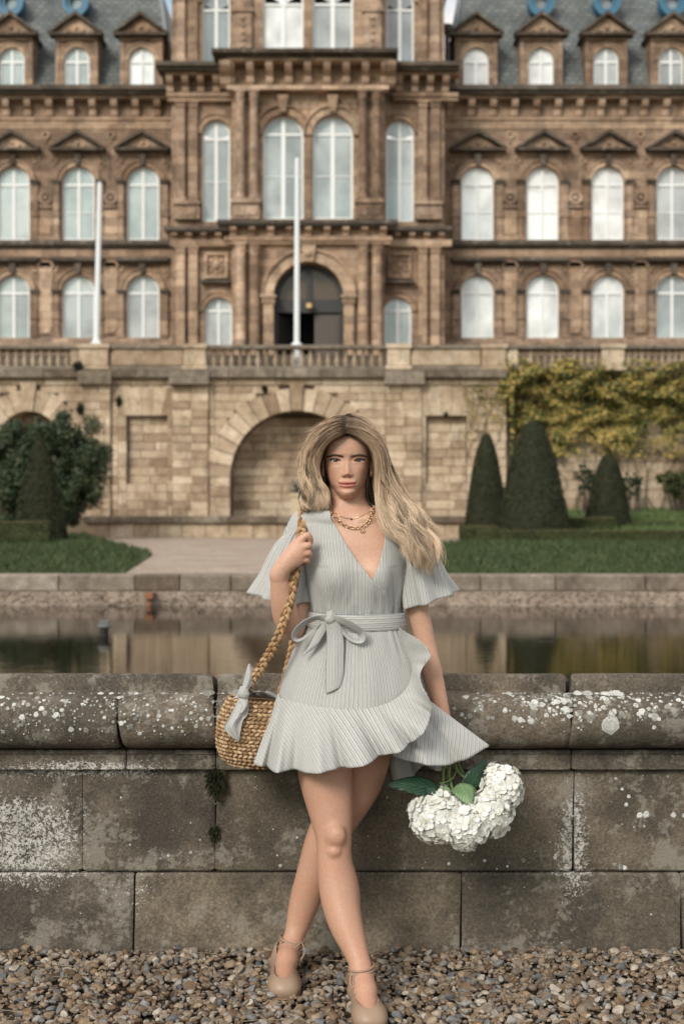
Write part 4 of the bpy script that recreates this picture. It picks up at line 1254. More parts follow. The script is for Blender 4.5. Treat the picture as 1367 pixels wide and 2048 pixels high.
def pilaster(P, x0, x1, y0, y1, out, mat=None, cap=12):
    bm = bmesh.new(); P.box(bm, x0+1, x1-1, y0+cap, y1-8, out); P.box(bm, x0-1.5, x1+1.5, y1-7.9, y1, out+.08)
    P.box(bm, x0-2, x1+2, y0, y0+3, out+.14); P.box(bm, x0, x1, y0+3.1, y0+cap-.1, out+.06)
    n = 4
    for k in range(n):
        bmesh.ops.create_icosphere(bm, subdivisions=1, radius=2.0*P.k, matrix=Matrix.Translation((P.x(x0+(x1-x0)*(k+.5)/n), P.d-out-.06, P.z(y0+(5 if k % 2 else 8)))))
    return part('pilaster', bm, mat or MS)

# ---- the two wings
PW = Pl(73.0)
WC = [27, 157, 286]                                  # window centres, left wing
WR = [954, 1084, 1214, 1344, 1474, 1604, 1734]                   # right wing
WCx = [-493, -363, -233, -103]+WC
for side, cs, xa, xb in ((0, WCx, -558, 351), (1, WR, 884, 1799)):
    bm = bmesh.new()
    for c in cs:
        l, r = c-65, c+65
        if c == cs[-1] and side == 0: r = xb
        if c == cs[0] and side == 1: l = xa
        bay_wall(bm, PW, l, r, 500, 830, [(c, 550, 678, 65)])
        bay_wall(bm, PW, l, r, 196, 500, [(c, 333, 480, 65)])
    xs_ = xa if side == 0 else xb
    bm.faces.new([bm.verts.new(p) for p in ((PW.x(xs_), PW.d, PW.z(830)), (PW.x(xs_), PW.d+9.3, PW.z(830)), (PW.x(xs_), PW.d+9.3, PW.z(181)), (PW.x(xs_), PW.d, PW.z(181)))])
    part('wall', bm, MS)
    # string course between the floors, entablature under the roof
    bm = bmesh.new(); PW.box(bm, xa, xb, 484, 492, .42); PW.box(bm, xa, xb, 492.2, 497, .25); PW.box(bm, xa, xb, 482, 483.9, .30); part('string_course', bm, MK)
    bm = bmesh.new(); PW.box(bm, xa, xb, 499, 516, .12); PW.box(bm, xa, xb, 236, 241, .14); PW.box(bm, xa, xb, 242, 258, .05); part('frieze', bm, MW)
    bm = bmesh.new(); PW.box(bm, xa, xb, 181, 190, 1.05, .4); PW.box(bm, xa, xb, 190.2, 196, .85, .2); part('cornice', bm, MK)
    bm = bmesh.new(); PW.box(bm, xa, xb, 196.2, 203, .55, .1); part('bed_moulding', bm, MS)
    n = int((xb-xa)/43); brackets(PW, xa+14, xa+14+43*(n-1), n, 203, 34, 13, .55, 0.0, MS)
    bm = bmesh.new(); PW.box(bm, xa, xb, 676, 684, .14); PW.box(bm, xa, xb, 684.2, 700, .22); part('plinth_course', bm, MS)
    for i, c in enumerate(cs):
        white = side == 1 and c < 1300
        pn = M['pane_white'] if white else M['pane']
        window(PW, c, 550, 678, 65, pn, low=None)
        window(PW, c, 333, 480, 65, M['pane'] if side == 0 or c > 1300 else M['pane_white'], low=(424 if side == 1 or c == 157 else None))
        bm = bmesh.new(); archivolt(bm, PW, c, 550, 65); archivolt(bm, PW, c, 333, 65)
        part('archivolt', bm, MW)
        bm = bmesh.new(); prism(bm, [(PW.x(c-4), PW.z(549)), (PW.x(c+4), PW.z(549)), (PW.x(c+7), PW.z(528)), (PW.x(c-7), PW.z(528))], PW.d-.3, PW.d+.02)
        prism(bm, [(PW.x(c-4), PW.z(332)), (PW.x(c+4), PW.z(332)), (PW.x(c+7), PW.z(309)), (PW.x(c-7), PW.z(309))], PW.d-.3, PW.d+.02)
        part('keystone', bm, MK)
        bm = bmesh.new()
        for sx in (-1, 1):
            for yt in (580, 361):
                x0 = c+sx*44
                PW.box(bm, x0-9, x0+9, yt, yt+4, .30); PW.box(bm, x0-7.5, x0+7.5, yt+4.1, yt+9, .22)
        part('impost', bm, MK)
        bm = bmesh.new()
        for sx in (-1, 1):
            for yt, yb in ((589.2, 676), (370.2, 482)):
                x0 = c+sx*44; PW.box(bm, x0-6, x0+6, yt, yb-6, .16); PW.box(bm, x0-8, x0+8, yb-5.9, yb, .2)
                PW.box(bm, x0-7.5, x0+7.5, yt+(yb-yt)*.52, yt+(yb-yt)*.58, .22)
        part('pier', bm, MS)
        bm = bmesh.new(); PW.box(bm, c-53, c+53, 517, 524, .5); PW.box(bm, c-49, c+49, 524.2, 528, .3); part('hood', bm, MK)
        # spandrel carving beside the arches
        bm = bmesh.new()
        for yy in (545, 326):
            for sx in (-1, 1):
                for dx, dy, r in ((44, -2, 4), (50, 6, 3), (40, -8, 3), (52, -8, 3)):
                    bmesh.ops.create_icosphere(bm, subdivisions=1, radius=r*PW.k, matrix=Matrix.Translation((PW.x(c+sx*dx), PW.d-.04, PW.z(yy+dy))))
        part('spandrel_carving', bm, MW)
        pediment(PW, c, 263, 300, 57, .62)
        # panel and roundels between this window and the next
        xm = c+65
        if xm < xb-20 and xm > xa+10:
            bm = bmesh.new()
            PW.box(bm, xm-13, xm+13, 536, 668, .07); PW.box(bm, xm-16, xm+16, 525, 534, .12); PW.box(bm, xm-13, xm+13, 420, 470, .08); PW.box(bm, xm-16, xm+16, 472, 481, .16)
            ring(bm, PW.x(xm), PW.z(536), 0, 13*PW.k, 0, math.pi, 10, PW.d-.12, PW.d-.0)
            ring(bm, PW.x(xm), PW.z(655), 7*PW.k, 12*PW.k, math.pi, 2*math.pi, 10, PW.d-.14, PW.d-.05)
            part('wall_panel', bm, MW)
            bm = bmesh.new(); ring(bm, PW.x(xm), PW.z(396), 8*PW.k, 14*PW.k, 0, 2*math.pi, 18, PW.d-.16, PW.d+.02); bmesh.ops.create_icosphere(bm, subdivisions=2, radius=6.5*PW.k, matrix=Matrix.Translation((PW.x(xm), PW.d, PW.z(396))))
            PW.box(bm, xm-12, xm+12, 412, 417, .2)
            part('medallion', bm, MS)
            bm = bmesh.new(); ring(bm, PW.x(xm), PW.z(271), 4.5*PW.k, 8*PW.k, 0, 2*math.pi, 14, PW.d-.12, PW.d+.02); bmesh.ops.create_icosphere(bm, subdivisions=1, radius=3.5*PW.k, matrix=Matrix.Translation((PW.x(xm), PW.d-.06, PW.z(284))))
            part('roundel', bm, MW)
    # mansard roof
    yb_, yt_ = PW.d+.35, PW.d+3.4; zb_, zt_ = PW.z(181), ZZ(-34, yt_)
    if side == 0:
        xe0, xe1 = XX(350, 73.4), XX(318, yt_)
        V = [(PW.x(xa-6), yb_, zb_), (xe0, yb_, zb_), (xe1, yt_, zt_), (PW.x(xa-6), yt_, zt_), (xe0, yt_+9, zb_), (xe1, yt_+6, zt_), (PW.x(xa-6), yt_+9, zb_), (PW.x(xa-6), yt_+6, zt_)]
    else:
        xe0, xe1 = XX(886, 73.4), XX(924, yt_)
        V = [(xe0, yb_, zb_), (PW.x(xb+6), yb_, zb_), (PW.x(xb+6), yt_, zt_), (xe1, yt_, zt_), (PW.x(xb+6), yt_+9, zb_), (PW.x(xb+6), yt_+6, zt_), (xe0, yt_+9, zb_), (xe1, yt_+6, zt_)]
    rf = obj_raw('roof', V, [(0, 1, 2, 3), (1, 4, 5, 2), (6, 0, 3, 7), (3, 2, 5, 7)] if side == 0 else [(0, 1, 2, 3), (1, 4, 5, 2), (6, 0, 3, 7), (3, 2, 5, 7)], M['slate'], museum)
    ea, eb = ((V[1], V[2]) if side == 0 else (V[0], V[3]))
    v_, f_ = tube_arrays([ea, ((ea[0]+eb[0])/2, (ea[1]+eb[1])/2-.03, (ea[2]+eb[2])/2), eb], .16, 6)
    obj_np('hip_flashing', v_, f_, M['lead'], rf)
    # dormers
    for c in [q-3 for q in cs]:
        P = Pl(73.15); P.d = 73.15
        bm = bmesh.new()
        bay_wall(bm, P, c-42, c+42, 76, 183, [(c, 96, 181, 50)], .3)
        for sx in (-1, 1):
            bm.faces.new([bm.verts.new(p) for p in ((P.x(c+sx*42), P.d, P.z(183)), (P.x(c+sx*42), P.d+3, P.z(183)), (P.x(c+sx*42), P.d+3, P.z(70)), (P.x(c+sx*42), P.d, P.z(70)))])
            P.box(bm, c+sx*38-4, c+sx*38+4, 84, 181, .10); P.box(bm, c+sx*31-4, c+sx*31+4, 112, 181, .05)
        P.box(bm, c-42, c+42, 76, 83, .14)
        dm = part('dormer', bm, MS)
        bm = bmesh.new(); prism(bm, [(P.x(c-50), P.z(70)), (P.x(c+50), P.z(70)), (P.x(c), P.z(32))], P.d+.2, P.d+3.2); part('dormer_roof', bm, M['slate'], parent=dm)
        bm = bmesh.new(); archivolt(bm, P, c, 96, 50, 8, .08); part('archivolt', bm, MW, parent=dm)
        pediment(P, c, 27, 70, 55, .55, .25, name='dormer_pediment')
        window(P, c, 96, 181, 50, M['pane_white'] if (side == 1 and c < 1100) or c == 283 else M['pane'], .18, 3.2, 2.6, transom=123)
    # round blue lights high on the roof
    for c in ((28, 157) if side == 0 else (1077, 1207, 1337)):
        yo = PW.d+2.45; k = yo/F
        bm = bmesh.new(); ring(bm, XX(c, yo), ZZ(14, yo), 12*k, 24*k, 0, 2*math.pi, 24, yo-.75, yo+1.2, 1.12); ring(bm, XX(c, yo), ZZ(14, yo), 19*k, 26.5*k, 0, 2*math.pi, 24, yo-.9, yo-.7, 1.12)
        oc = part('roof_light', bm, M['blue_paint'])
        bm = bmesh.new(); ring(bm, XX(c, yo), ZZ(14, yo), .0005, 12.2*k, 0, 2*math.pi, 20, yo-.45, yo-.40, 1.12); part('pane', bm, M['pane_dark'], parent=oc)

# ---- the pavilion: flanks, then the projecting centre
PF, PC = Pl(70.2), Pl(69.0)
PX = 615.5
bm = bmesh.new()
for sx in (-1, 1):
    cw = PX+sx*183.5
    xa, xb = sorted((PX+sx*272, PX+sx*148))
    bay_wall(bm, PF, xa, xb, 470, 830, [(PX+sx*179, 595, 692, 55)])
    bay_wall(bm, PF, xa, xb, 196, 470, [(cw, 240, 443, 56)])
    bay_wall(bm, PF, xa, xb, -70, 196, [(cw, -22, 131, 56)])
    for s2 in (xa if sx < 0 else xb,):
        bm.faces.new([bm.verts.new(p) for p in ((PF.x(s2), PF.d, PF.z(830)), (PF.x(s2), PF.d+8, PF.z(830)), (PF.x(s2), PF.d+8, PF.z(-70)), (PF.x(s2), PF.d, PF.z(-70)))])
part('wall', bm, MS)
bm = bmesh.new()
bay_wall(bm, PC, 464, 768, 482, 830, [(617, 525, 740, 140)], 1.0)
bay_wall(bm, PC, 464, 768, 187, 482, [(566, 231, 438, 81), (665, 231, 438, 81)])
bay_wall(bm, PC, 464, 768, -70, 187, [(566, -60, 112, 81), (665, -60, 112, 81)])
for xs in (464, 768):
    bm.faces.new([bm.verts.new(p) for p in ((PC.x(xs), PC.d, PC.z(830)), (PC.x(xs), PF.d+.3, PC.z(830)), (PC.x(xs), PF.d+.3, PC.z(-70)), (PC.x(xs), PC.d, PC.z(-70)))])
part('wall', bm, MW)
for sx in (-1, 1):
    cw = PX+sx*183.5; cg = PX+sx*179
    g = lambda a, b: sorted((PX+sx*a, PX+sx*b))
    window(PF, cg, 595, 692, 55, M['pane'], .25, 3.6, 2.6, transom=621)
    window(PF, cw, 240, 443, 56, M['pane'], .25, 3.6, 3.2, transom=277, low=362)
    window(PF, cw, -22, 131, 56, M['pane_dark'], .25, 3.6, 3.2, transom=18)
    bm = bmesh.new(); archivolt(bm, PF, cg, 595, 55, 9); archivolt(bm, PF, cw, 240, 56, 10); archivolt(bm, PF, cw, -22, 56, 10); part('archivolt', bm, MW)
    # carved square panel over the small ground floor window
    bm = bmesh.new(); xa, xb = g(160, 206); x0, x1 = xa, xb
    for a in ((xa, xb, 506, 511), (xa, xb, 552, 557), (xa, xa+5, 511.2, 551.8), (xb-5, xb, 511.2, 551.8)): PF.box(bm, *a, .16)
    xm = (xa+xb)/2; bmesh.ops.create_icosphere(bm, subdivisions=2, radius=10*PF.k, matrix=Matrix.Translation((PF.x(xm), PF.d+.1, PF.z(530))))
    for k in range(8): bmesh.ops.create_icosphere(bm, subdivisions=1, radius=4*PF.k, matrix=Matrix.Translation((PF.x(xm)+14*PF.k*math.cos(k*.785), PF.d, PF.z(531)+14*PF.k*math.sin(k*.785))))
    part('relief_panel', bm, MW)
    bm = bmesh.new(); PF.box(bm, cg-33, cg+33, 562, 568, .4); part('hood', bm, MK)
    # paired pilasters of the flank, ground and upper floors, and tower floor
    for a, b in ((263, 244), (238, 219)):
        x0, x1 = g(a, b); pilaster(PF, x0, x1, 496, 700, .30, MW); pilaster(PF, x0, x1, 206, 405, .30, MS); pilaster(PF, x0, x1, -60, 128, .22, MS)
    x0, x1 = g(268, 213); bm = bmesh.new(); PF.box(bm, x0, x1, 406, 412, .5); PF.box(bm, x0+2, x1-2, 412.2, 440, .36); PF.box(bm, x0+8, x1-8, 418, 434, .42); part('pedestal', bm, MS)
    # flank cornices
    x0, x1 = g(286, 150)
    bm = bmesh.new(); PF.box(bm, x0, x1, 456, 464, .55, .1); PF.box(bm, x0+3, x1-3, 464.2, 468, .42); part('cornice', bm, MK)
    bm = bmesh.new(); PF.box(bm, x0+12, x1, 482, 495, .34); part('frieze', bm, MW)
    brackets(PF, *g(266, 178), 4, 468.5, 14, 12, .42, 0.0, MW)
    x0, x1 = g(299, 150)
    bm = bmesh.new(); PF.box(bm, x0, x1, 138, 146, 1.25, .5); PF.box(bm, x0+4, x1-2, 146.2, 152, 1.05, .2); part('cornice', bm, MK)
    bm = bmesh.new(); PF.box(bm, x0+18, x1, 152.2, 158, .75); PF.box(bm, x0+18, x1, 190, 197, .42); PF.box(bm, x0+20, x1, 197.2, 205, .32); part('frieze', bm, MW)
    brackets(PF, *g(274, 182), 4, 158, 32, 13, .72, 0.0, MS)
# centre front: cornices
bm = bmesh.new(); PC.box(bm, 436, 795, 444, 452, .62, .1); PC.box(bm, 439, 792, 452.2, 456, .5); part('cornice', bm, MK)
bm = bmesh.new(); PC.box(bm, 449, 783, 476, 484, .40); PC.box(bm, 452, 780, 484.2, 490, .30); part('frieze', bm, MW)
brackets(PC, 467, 766, 9, 456.4, 19, 13, .46, 0.0, MW)
bm = bmesh.new(); PC.box(bm, 428, 794, 114, 122, 1.35, .5); PC.box(bm, 433, 789, 122.2, 127, 1.12, .2); part('cornice', bm, MK)
bm = bmesh.new(); PC.box(bm, 448, 782, 127.2, 132, .9); PC.box(bm, 455, 776, 178, 186, .62); part('frieze', bm, MW)
brackets(PC, 463, 768, 9, 132, 42, 14, .85, 0.0, MS)
for x in (452, 779): brackets(PC, x, x, 1, 132, 46, 22, 1.0, 0.0, MS)
# columns of the centre front
for sx in (-1, 1):
    for a in (135, 108):
        column(PC, PX+sx*a+2, 490, 720, 21, 24, 10, .55, MW)
        column(PC, PX+sx*a+1, 187, 404, 17, 26, 10, .5, MS)
    xs = sorted((PX+sx*152, PX+sx*93)); bm = bmesh.new(); PC.box(bm, xs[0], xs[1], 404.2, 411, .72); PC.box(bm, xs[0]+3, xs[1]-3, 411.2, 442, .58)
    for xm in ((xs[0]+xs[1])/2-13, (xs[0]+xs[1])/2+13): PC.box(bm, xm-9, xm+9, 417, 436, .66)
    part('pedestal', bm, MS)
    xs = sorted((PX+sx*146, PX+sx*112)); bm = bmesh.new(); PC.box(bm, xs[0], xs[1], -60, 112, .25); PC.box(bm, xs[0]-4, xs[1]+4, 20, 27, .36)
    for k in range(5): bmesh.ops.create_icosphere(bm, subdivisions=1, radius=6*PC.k, matrix=Matrix.Translation((PC.x((xs[0]+xs[1])/2), PC.d-.22, PC.z(40+k*14))))
    part('pilaster', bm, MS)
for c in (566, 665):
    window(PC, c, 231, 438, 81, M['pane'], .28, 4.0, 4.0, transom=267, low=351)
    window(PC, c, -60, 112, 81, M['pane_white'] if c == 566 else M['pane'], .28, 4.0, 4.0, transom=6)
    bm = bmesh.new(); archivolt(bm, PC, c, 231, 81, 16, .2 if c == 566 else .206); part('archivolt', bm, MW)
    bm = bmesh.new(); prism(bm, [(PC.x(c-6), PC.z(228)), (PC.x(c+6), PC.z(228)), (PC.x(c+11), PC.z(194)), (PC.x(c-11), PC.z(194))], PC.d-.42, PC.d+.02); part('keystone', bm, MW)
bm = bmesh.new(); PC.box(bm, 606.5, 624.5, 264, 272, .2); PC.box(bm, 609, 622, 272.2, 438, .1); PC.box(bm, 608, 623, 350, 356, .14); part('pier', bm, MS)
bm = bmesh.new()
for yy in (215,):
    for x in (520, 532, 600, 616, 632, 700, 712):
        for dy in (-8, 2, 10): bmesh.ops.create_icosphere(bm, subdivisions=1, radius=4*PC.k, matrix=Matrix.Translation((PC.x(x), PC.d, PC.z(yy+dy))))
part('spandrel_carving', bm, MW)
# great door
dc = 617
bm = bmesh.new(); archivolt(bm, PC, dc, 525, 140, 22, .25); part('archivolt', bm, MW)
bm = bmesh.new(); prism(bm, [(PC.x(dc-9), PC.z(526)), (PC.x(dc+9), PC.z(526)), (PC.x(dc+14), PC.z(494)), (PC.x(dc-14), PC.z(494))], PC.d-.5, PC.d+.02); bmesh.ops.create_icosphere(bm, subdivisions=2, radius=9*PC.k, matrix=Matrix.Translation((PC.x(dc), PC.d-.45, PC.z(510)))); part('keystone', bm, MW)
for sx in (-1, 1):
    x = dc+sx*80; bm = bmesh.new(); PC.box(bm, x-10, x+10, 608, 720, .28); PC.box(bm, x-16, x+16, 592, 597, .5); PC.box(bm, x-13, x+13, 597.2, 607.8, .38)
    for k in range(4): bmesh.ops.create_icosphere(bm, subdivisions=1, radius=3.2*PC.k, matrix=Matrix.Translation((PC.x(x-9+6*k), PC.d-.4, PC.z(602))))
    part('door_pier', bm, MW)
DP = Pl(69.0); DP.d = 69.0
yd = PC.d+.75
bm = bmesh.new(); K = PC.k
ring(bm, PC.x(dc), PC.z(595), 60*K, 70*K, 0, math.pi, 20, yd-.15, yd+.1)
bx(bm, PC.x(dc-70), PC.x(dc+70), yd-.2, yd+.12, PC.z(622), PC.z(596)); bx(bm, PC.x(dc-5), PC.x(dc+5), yd-.18, yd+.1, PC.z(596)+.004, PC.z(535)-.0)
bx(bm, PC.x(dc-70), PC.x(dc-62), yd-.15, yd+.1, PC.z(760), PC.z(622)-.004); bx(bm, PC.x(dc+63), PC.x(dc+70), yd-.15, yd+.1, PC.z(760), PC.z(622)-.004)
dr = part('door_frame', bm, M['door'])
bm = bmesh.new(); ring(bm, PC.x(dc), PC.z(595), .01, 60.5*K, .001, math.pi-.001, 20, yd-.02, yd+.03); part('fanlight', bm, M['dark_glass'], parent=dr)
bm = bmesh.new(); bx(bm, PC.x(dc+11), PC.x(dc+62), yd-.12, yd-.04, PC.z(760), PC.z(626)); bx(bm, PC.x(dc+17), PC.x(dc+57), yd-.15, yd-.121, PC.z(740), PC.z(640)); part('door_leaf', bm, M['door_leaf'], parent=dr)
bm = bmesh.new(); a_ = R(62); 
v = []
for t_, z_ in ((0, 760), (1, 760), (1, 626), (0, 626)):
    v.append((PC.x(dc-62)+t_*50*K*math.cos(a_), yd+t_*50*K*math.sin(a_), PC.z(z_)))
q = [bm.verts.new(p) for p in v]; q2 = [bm.verts.new((p[0]+.08, p[1]-.03, p[2])) for p in v]
bm.faces.new(q); bm.faces.new(q2[::-1])
for i in range(4): bm.faces.new((q[i], q2[i], q2[(i+1) % 4], q[(i+1) % 4]))
part('door_leaf', bm, M['door'], parent=dr)
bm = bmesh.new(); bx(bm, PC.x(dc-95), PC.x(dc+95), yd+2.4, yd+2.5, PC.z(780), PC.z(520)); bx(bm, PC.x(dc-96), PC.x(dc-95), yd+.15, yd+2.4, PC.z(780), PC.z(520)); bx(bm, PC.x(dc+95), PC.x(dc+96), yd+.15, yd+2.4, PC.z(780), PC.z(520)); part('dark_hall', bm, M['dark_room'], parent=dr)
# hanging lantern
t = thing('door_lantern', 'small hanging lantern with warm glass in front of the dark door fanlight', 'lantern', (PC.x(618), PC.d+.1, PC.z(598)))
bm = bmesh.new(); y_ = PC.d+.1; X_ = PC.x(618)
lathe(bm, X_, y_, [(.02, PC.z(598)), (.02, PC.z(602)), (.20, PC.z(604)), (.22, PC.z(605))], 8); lathe(bm, X_, y_, [(.14, PC.z(616)), (.05, PC.z(619))], 8); lathe(bm, X_, y_, [(.015, PC.z(598)), (.015, PC.z(560))], 5)
obj_bm('lantern_cage', bm, M['door'], t)
M['lamp_glass'] = plain('lantern_glass', (0.75, 0.52, 0.25), .3)
bm = bmesh.new(); lathe(bm, X_, y_, [(.16, PC.z(605)-.01), (.13, PC.z(616)+.01)], 8); obj_bm('lantern_glass', bm, M['lamp_glass'], t)
# the tower goes on above the frame; a pavilion roof closes it
bm = bmesh.new(); PF.box(bm, PX-290, PX+290, -78, -70, 1.0, 8); part('cornice', bm, MK)
bm = bmesh.new()
V = [(PF.x(PX-272), PF.d+.2, PF.z(-78)), (PF.x(PX+272), PF.d+.2, PF.z(-78)), (PF.x(PX+272), PF.d+9, PF.z(-78)), (PF.x(PX-272), PF.d+9, PF.z(-78)), (PF.x(PX-180), PF.d+3, PF.z(-260)), (PF.x(PX+180), PF.d+3, PF.z(-260)), (PF.x(PX+180), PF.d+7, PF.z(-260)), (PF.x(PX-180), PF.d+7, PF.z(-260))]
obj_raw('roof', V, [(0, 1, 5, 4), (1, 2, 6, 5), (2, 3, 7, 6), (3, 0, 4, 7), (4, 5, 6, 7)], M['slate'], museum)
# dark rain pipe beside the right roof
bm = bmesh.new(); lathe(bm, XX(893, 72.2), 72.2, [(.12, ZZ(190, 72.2)), (.12, ZZ(70, 72.2)), (.28, ZZ(62, 72.2)), (.28, ZZ(50, 72.2))], 8); part('rain_pipe', bm, M['door'])

# ---- flagpoles
def flagpole(px, pt, pb, d, lean, label):
    t = thing('flagpole', label, 'flagpole', W(px, pb, d), 'white flagpoles on the terrace')
    X0, Z0, Z1 = XX(px, d), ZZ(pb, d), ZZ(pt, d)
    v_, f_ = tube_arrays([(X0, d, Z0), (X0+lean*.5, d, (Z0+Z1)/2), (X0+lean, d, Z1)], [.115, .10, .085], 12); obj_np('pole', v_, f_, M['pole'], t, True)
    bm = bmesh.new(); lathe(bm, X0+lean, d, [(.085, Z1+.002), (.07, Z1+.04), (.01, Z1+.05)], 10); obj_bm('pole_cap', bm, M['pole'], t, True)
    return t, X0, Z0
t, X0, Z0 = flagpole(593, 318, 738, 55.2, 0.02, 'white flagpole in front of the museum door')
bm = bmesh.new(); lathe(bm, X0, 55.2, [(.20, Z0), (.16, Z0+.1), (.20, Z0+.35), (.21, Z0+.5), (.15, Z0+.78), (.24, ZZ(689, 55.2)), (.13, ZZ(685, 55.2))], 12); obj_bm('base_sleeve', bm, M['pole'], t, True)
t, X0, Z0 = flagpole(193, 367, 688.5, 54.2, 0.13, 'leaning white flagpole on the left balustrade pedestal')
bm = bmesh.new(); bx(bm, X0-.18, X0+.18, 54.02, 54.38, Z0+.001, Z0+.07); lathe(bm, X0, 54.2, [(.15, Z0+.072), (.14, Z0+.2)], 12); obj_bm('base_plate', bm, M['pole'], t)
# ------------------------------------------------------------------ the woman: body
import openvdb
from mathutils.bvhtree import BVHTree
def A3(px, py, d): return np.array(W(px, py, d))

def skin_mat():
    m = NT('skin', 0.48, 0.35)
    c = m.mix(1.0, m.attr('Col'), m.ramp(m.noise(160, 4, 0.7), [(0.3, 0.90), (0.7, 1.07)]), 'MULTIPLY')
    c = m.mix(1.0, c, m.ramp(m.noise(14, 3, 0.6), [(0.3, (1.0, 0.95, 0.93)), (0.7, (1.0, 1.03, 1.03))]), 'MULTIPLY')
    m.color(c)
    m.set('Subsurface Weight', 0.12); m.set('Subsurface Scale', 0.006)
    m.b.inputs['Subsurface Radius'].default_value = (1.0, 0.35, 0.2)
    m.bump(m.noise(420, 3, 0.6), 0.12, 0.0015)
    return m.m
M['skin'] = skin_mat()
SKIN = np.array([0.585, 0.340, 0.240])

class Field:
    def __init__(s, xs, ys, zs):
        s.ax = [np.asarray(a, np.float32) for a in (xs, ys, zs)]
        s.d = np.full([len(a) for a in s.ax], 1.0, np.float32)
    def slc(s, lo, hi):
        out = []
        for a, l, h in zip(s.ax, lo, hi):
            i, j = np.searchsorted(a, l), np.searchsorted(a, h)
            out.append(slice(max(i-1, 0), min(j+1, len(a))))
        return tuple(out)
    def pts(s, sl):
        return np.meshgrid(*[a[q] for a, q in zip(s.ax, sl)], indexing='ij', sparse=True)
    def union(s, sl, e, k):
        s.d[sl] = smin(s.d[sl], e.astype(np.float32), k)
    def mesh(s):
        g = openvdb.FloatGrid(1.0)
        g.copyFromArray(s.d)
        v, q = g.convertToPolygons(0.0, 0.0) if False else g.convertToQuads(0.0)
        v = np.array(v)
        out = np.stack([np.interp(v[:, i], np.arange(len(s.ax[i])), s.ax[i]) for i in range(3)], 1)
        return out, np.array(q)
def smin(a, b, k):
    h = np.clip(1-np.abs(a-b)/k, 0, None)
    return np.minimum(a, b)-h*h*k*0.25
def cap_sdf(X, Y, Z, a, b, ra, rb):
    ba = b-a; L2 = float(ba@ba)+1e-12
    px, py, pz = X-a[0], Y-a[1], Z-a[2]
    t = np.clip((px*ba[0]+py*ba[1]+pz*ba[2])/L2, 0, 1)
    return np.sqrt((px-t*ba[0])**2+(py-t*ba[1])**2+(pz-t*ba[2])**2)-(ra+(rb-ra)*t)
def chain(fd, pts, rads, kin, kout, n=None):
    P = np.array(pts, float); r = np.array(rads, float)
    if n:
        Q = catmull(np.concatenate([P, r[:, None]], 1), n); P, r = Q[:, :3], Q[:, 3]
    m = max(kin, kout)+r.max()+.008
    sl = fd.slc(P.min(0)-m, P.max(0)+m)
    X, Y, Z = fd.pts(sl)
    e = None
    for i in range(len(P)-1):
        c = cap_sdf(X, Y, Z, P[i], P[i+1], r[i], r[i+1])
        e = c if e is None else (smin(e, c, kin) if kin > 0 else np.minimum(e, c))
    fd.union(sl, e, kout)
def ellip(fd, c, r, k):
    c, r = np.array(c), np.array(r); m = r+k+.01
    sl = fd.slc(c-m, c+m); X, Y, Z = fd.pts(sl)
    q = np.sqrt(((X-c[0])/r[0])**2+((Y-c[1])/r[1])**2+((Z-c[2])/r[2])**2)
    fd.union(sl, (q-1)*r.min(), k)
def axis(*segs):
    out = []
    for a, b, h in segs: out.append(np.arange(a, b, h))
    return np.concatenate(out)

fd = Field(axis((-.235, -.075, .0028), (-.075, .105, .0015), (.105, .36, .003)),
           axis((3.50, 3.80, .0034), (3.80, 3.92, .0019), (3.92, 4.16, .0032)),
           axis((-.012, 1.12, .0034), (1.12, 1.32, .0023), (1.32, 1.585, .0015)))

# torso sections: z, centre x, half width, front depth, back depth, centre y
TS = np.array([
 (1.375, .016, .036, .035, .040, 3.978), (1.345, .018, .030, .030, .035, 3.985), (1.325, .022, .052, .043, .054, 3.982), (1.308, .026, .100, .058, .070, 3.978),
 (1.292, .030, .132, .066, .078, 3.979), (1.270, .033, .150, .078, .086, 3.980), (1.220, .036, .153, .094, .090, 3.982), (1.150, .039, .143, .104, .090, 3.985),
 (1.080, .039, .131, .098, .085, 3.990), (1.010, .037, .119, .088, .082, 3.996), (.930, .037, .148, .098, .092, 4.000), (.850, .037, .172, .108, .10, 4.0),
 (.780, .037, .182, .112, .105, 4.0), (.700, .037, .175, .10, .10, 4.0)])[::-1]
_tz = np.linspace(TS[0, 0], TS[-1, 0], 500); _ts = {}
for j in range(1, 6):
    t = np.interp(_tz, TS[:, 0], TS[:, j]); k = np.exp(-np.linspace(-2, 2, 13)**2); k /= k.sum()
    _ts[j] = np.convolve(np.pad(t, 6, 'edge'), k, 'valid')
def sec(z, j): return np.interp(z, _tz, _ts[j])
def bust(x, z):
    return .026*(np.exp(-((x+.030)/.046)**2-((z-1.125)/.052)**2)+np.exp(-((x-.108)/.046)**2-((z-1.125)/.052)**2))
NEXP = 2.25
sl = fd.slc((-.2, 3.8, .68), (.26, 4.16, 1.35)); X, Y, Z = fd.pts(sl)
zz = Z[0, 0, :]
cx, a_, bf, bb, yc = [sec(zz, j)[None, None, :] for j in range(1, 6)]
fr = np.where(Y < yc, bf, bb)
yy = Y-yc+np.where(Y < yc, bust(X, Z), 0)
q = (np.abs((X-cx)/a_)**NEXP+np.abs(yy/fr)**NEXP)**(1/NEXP)
e = (q-1)*np.minimum(a_, fr)*.9
e = np.maximum(e, np.maximum(Z-1.332, .70-Z))
fd.union(sl, e, .012)
# collar bones and breast bone hollow
for sx, ex in ((-1, -.088), (1, .150)):
    chain(fd, [(.022+sx*.014, 3.922, 1.287), (.022+sx*.05, 3.913, 1.292), (ex, 3.945, 1.296)], [.006, .0065, .007], .01, .018, 8)
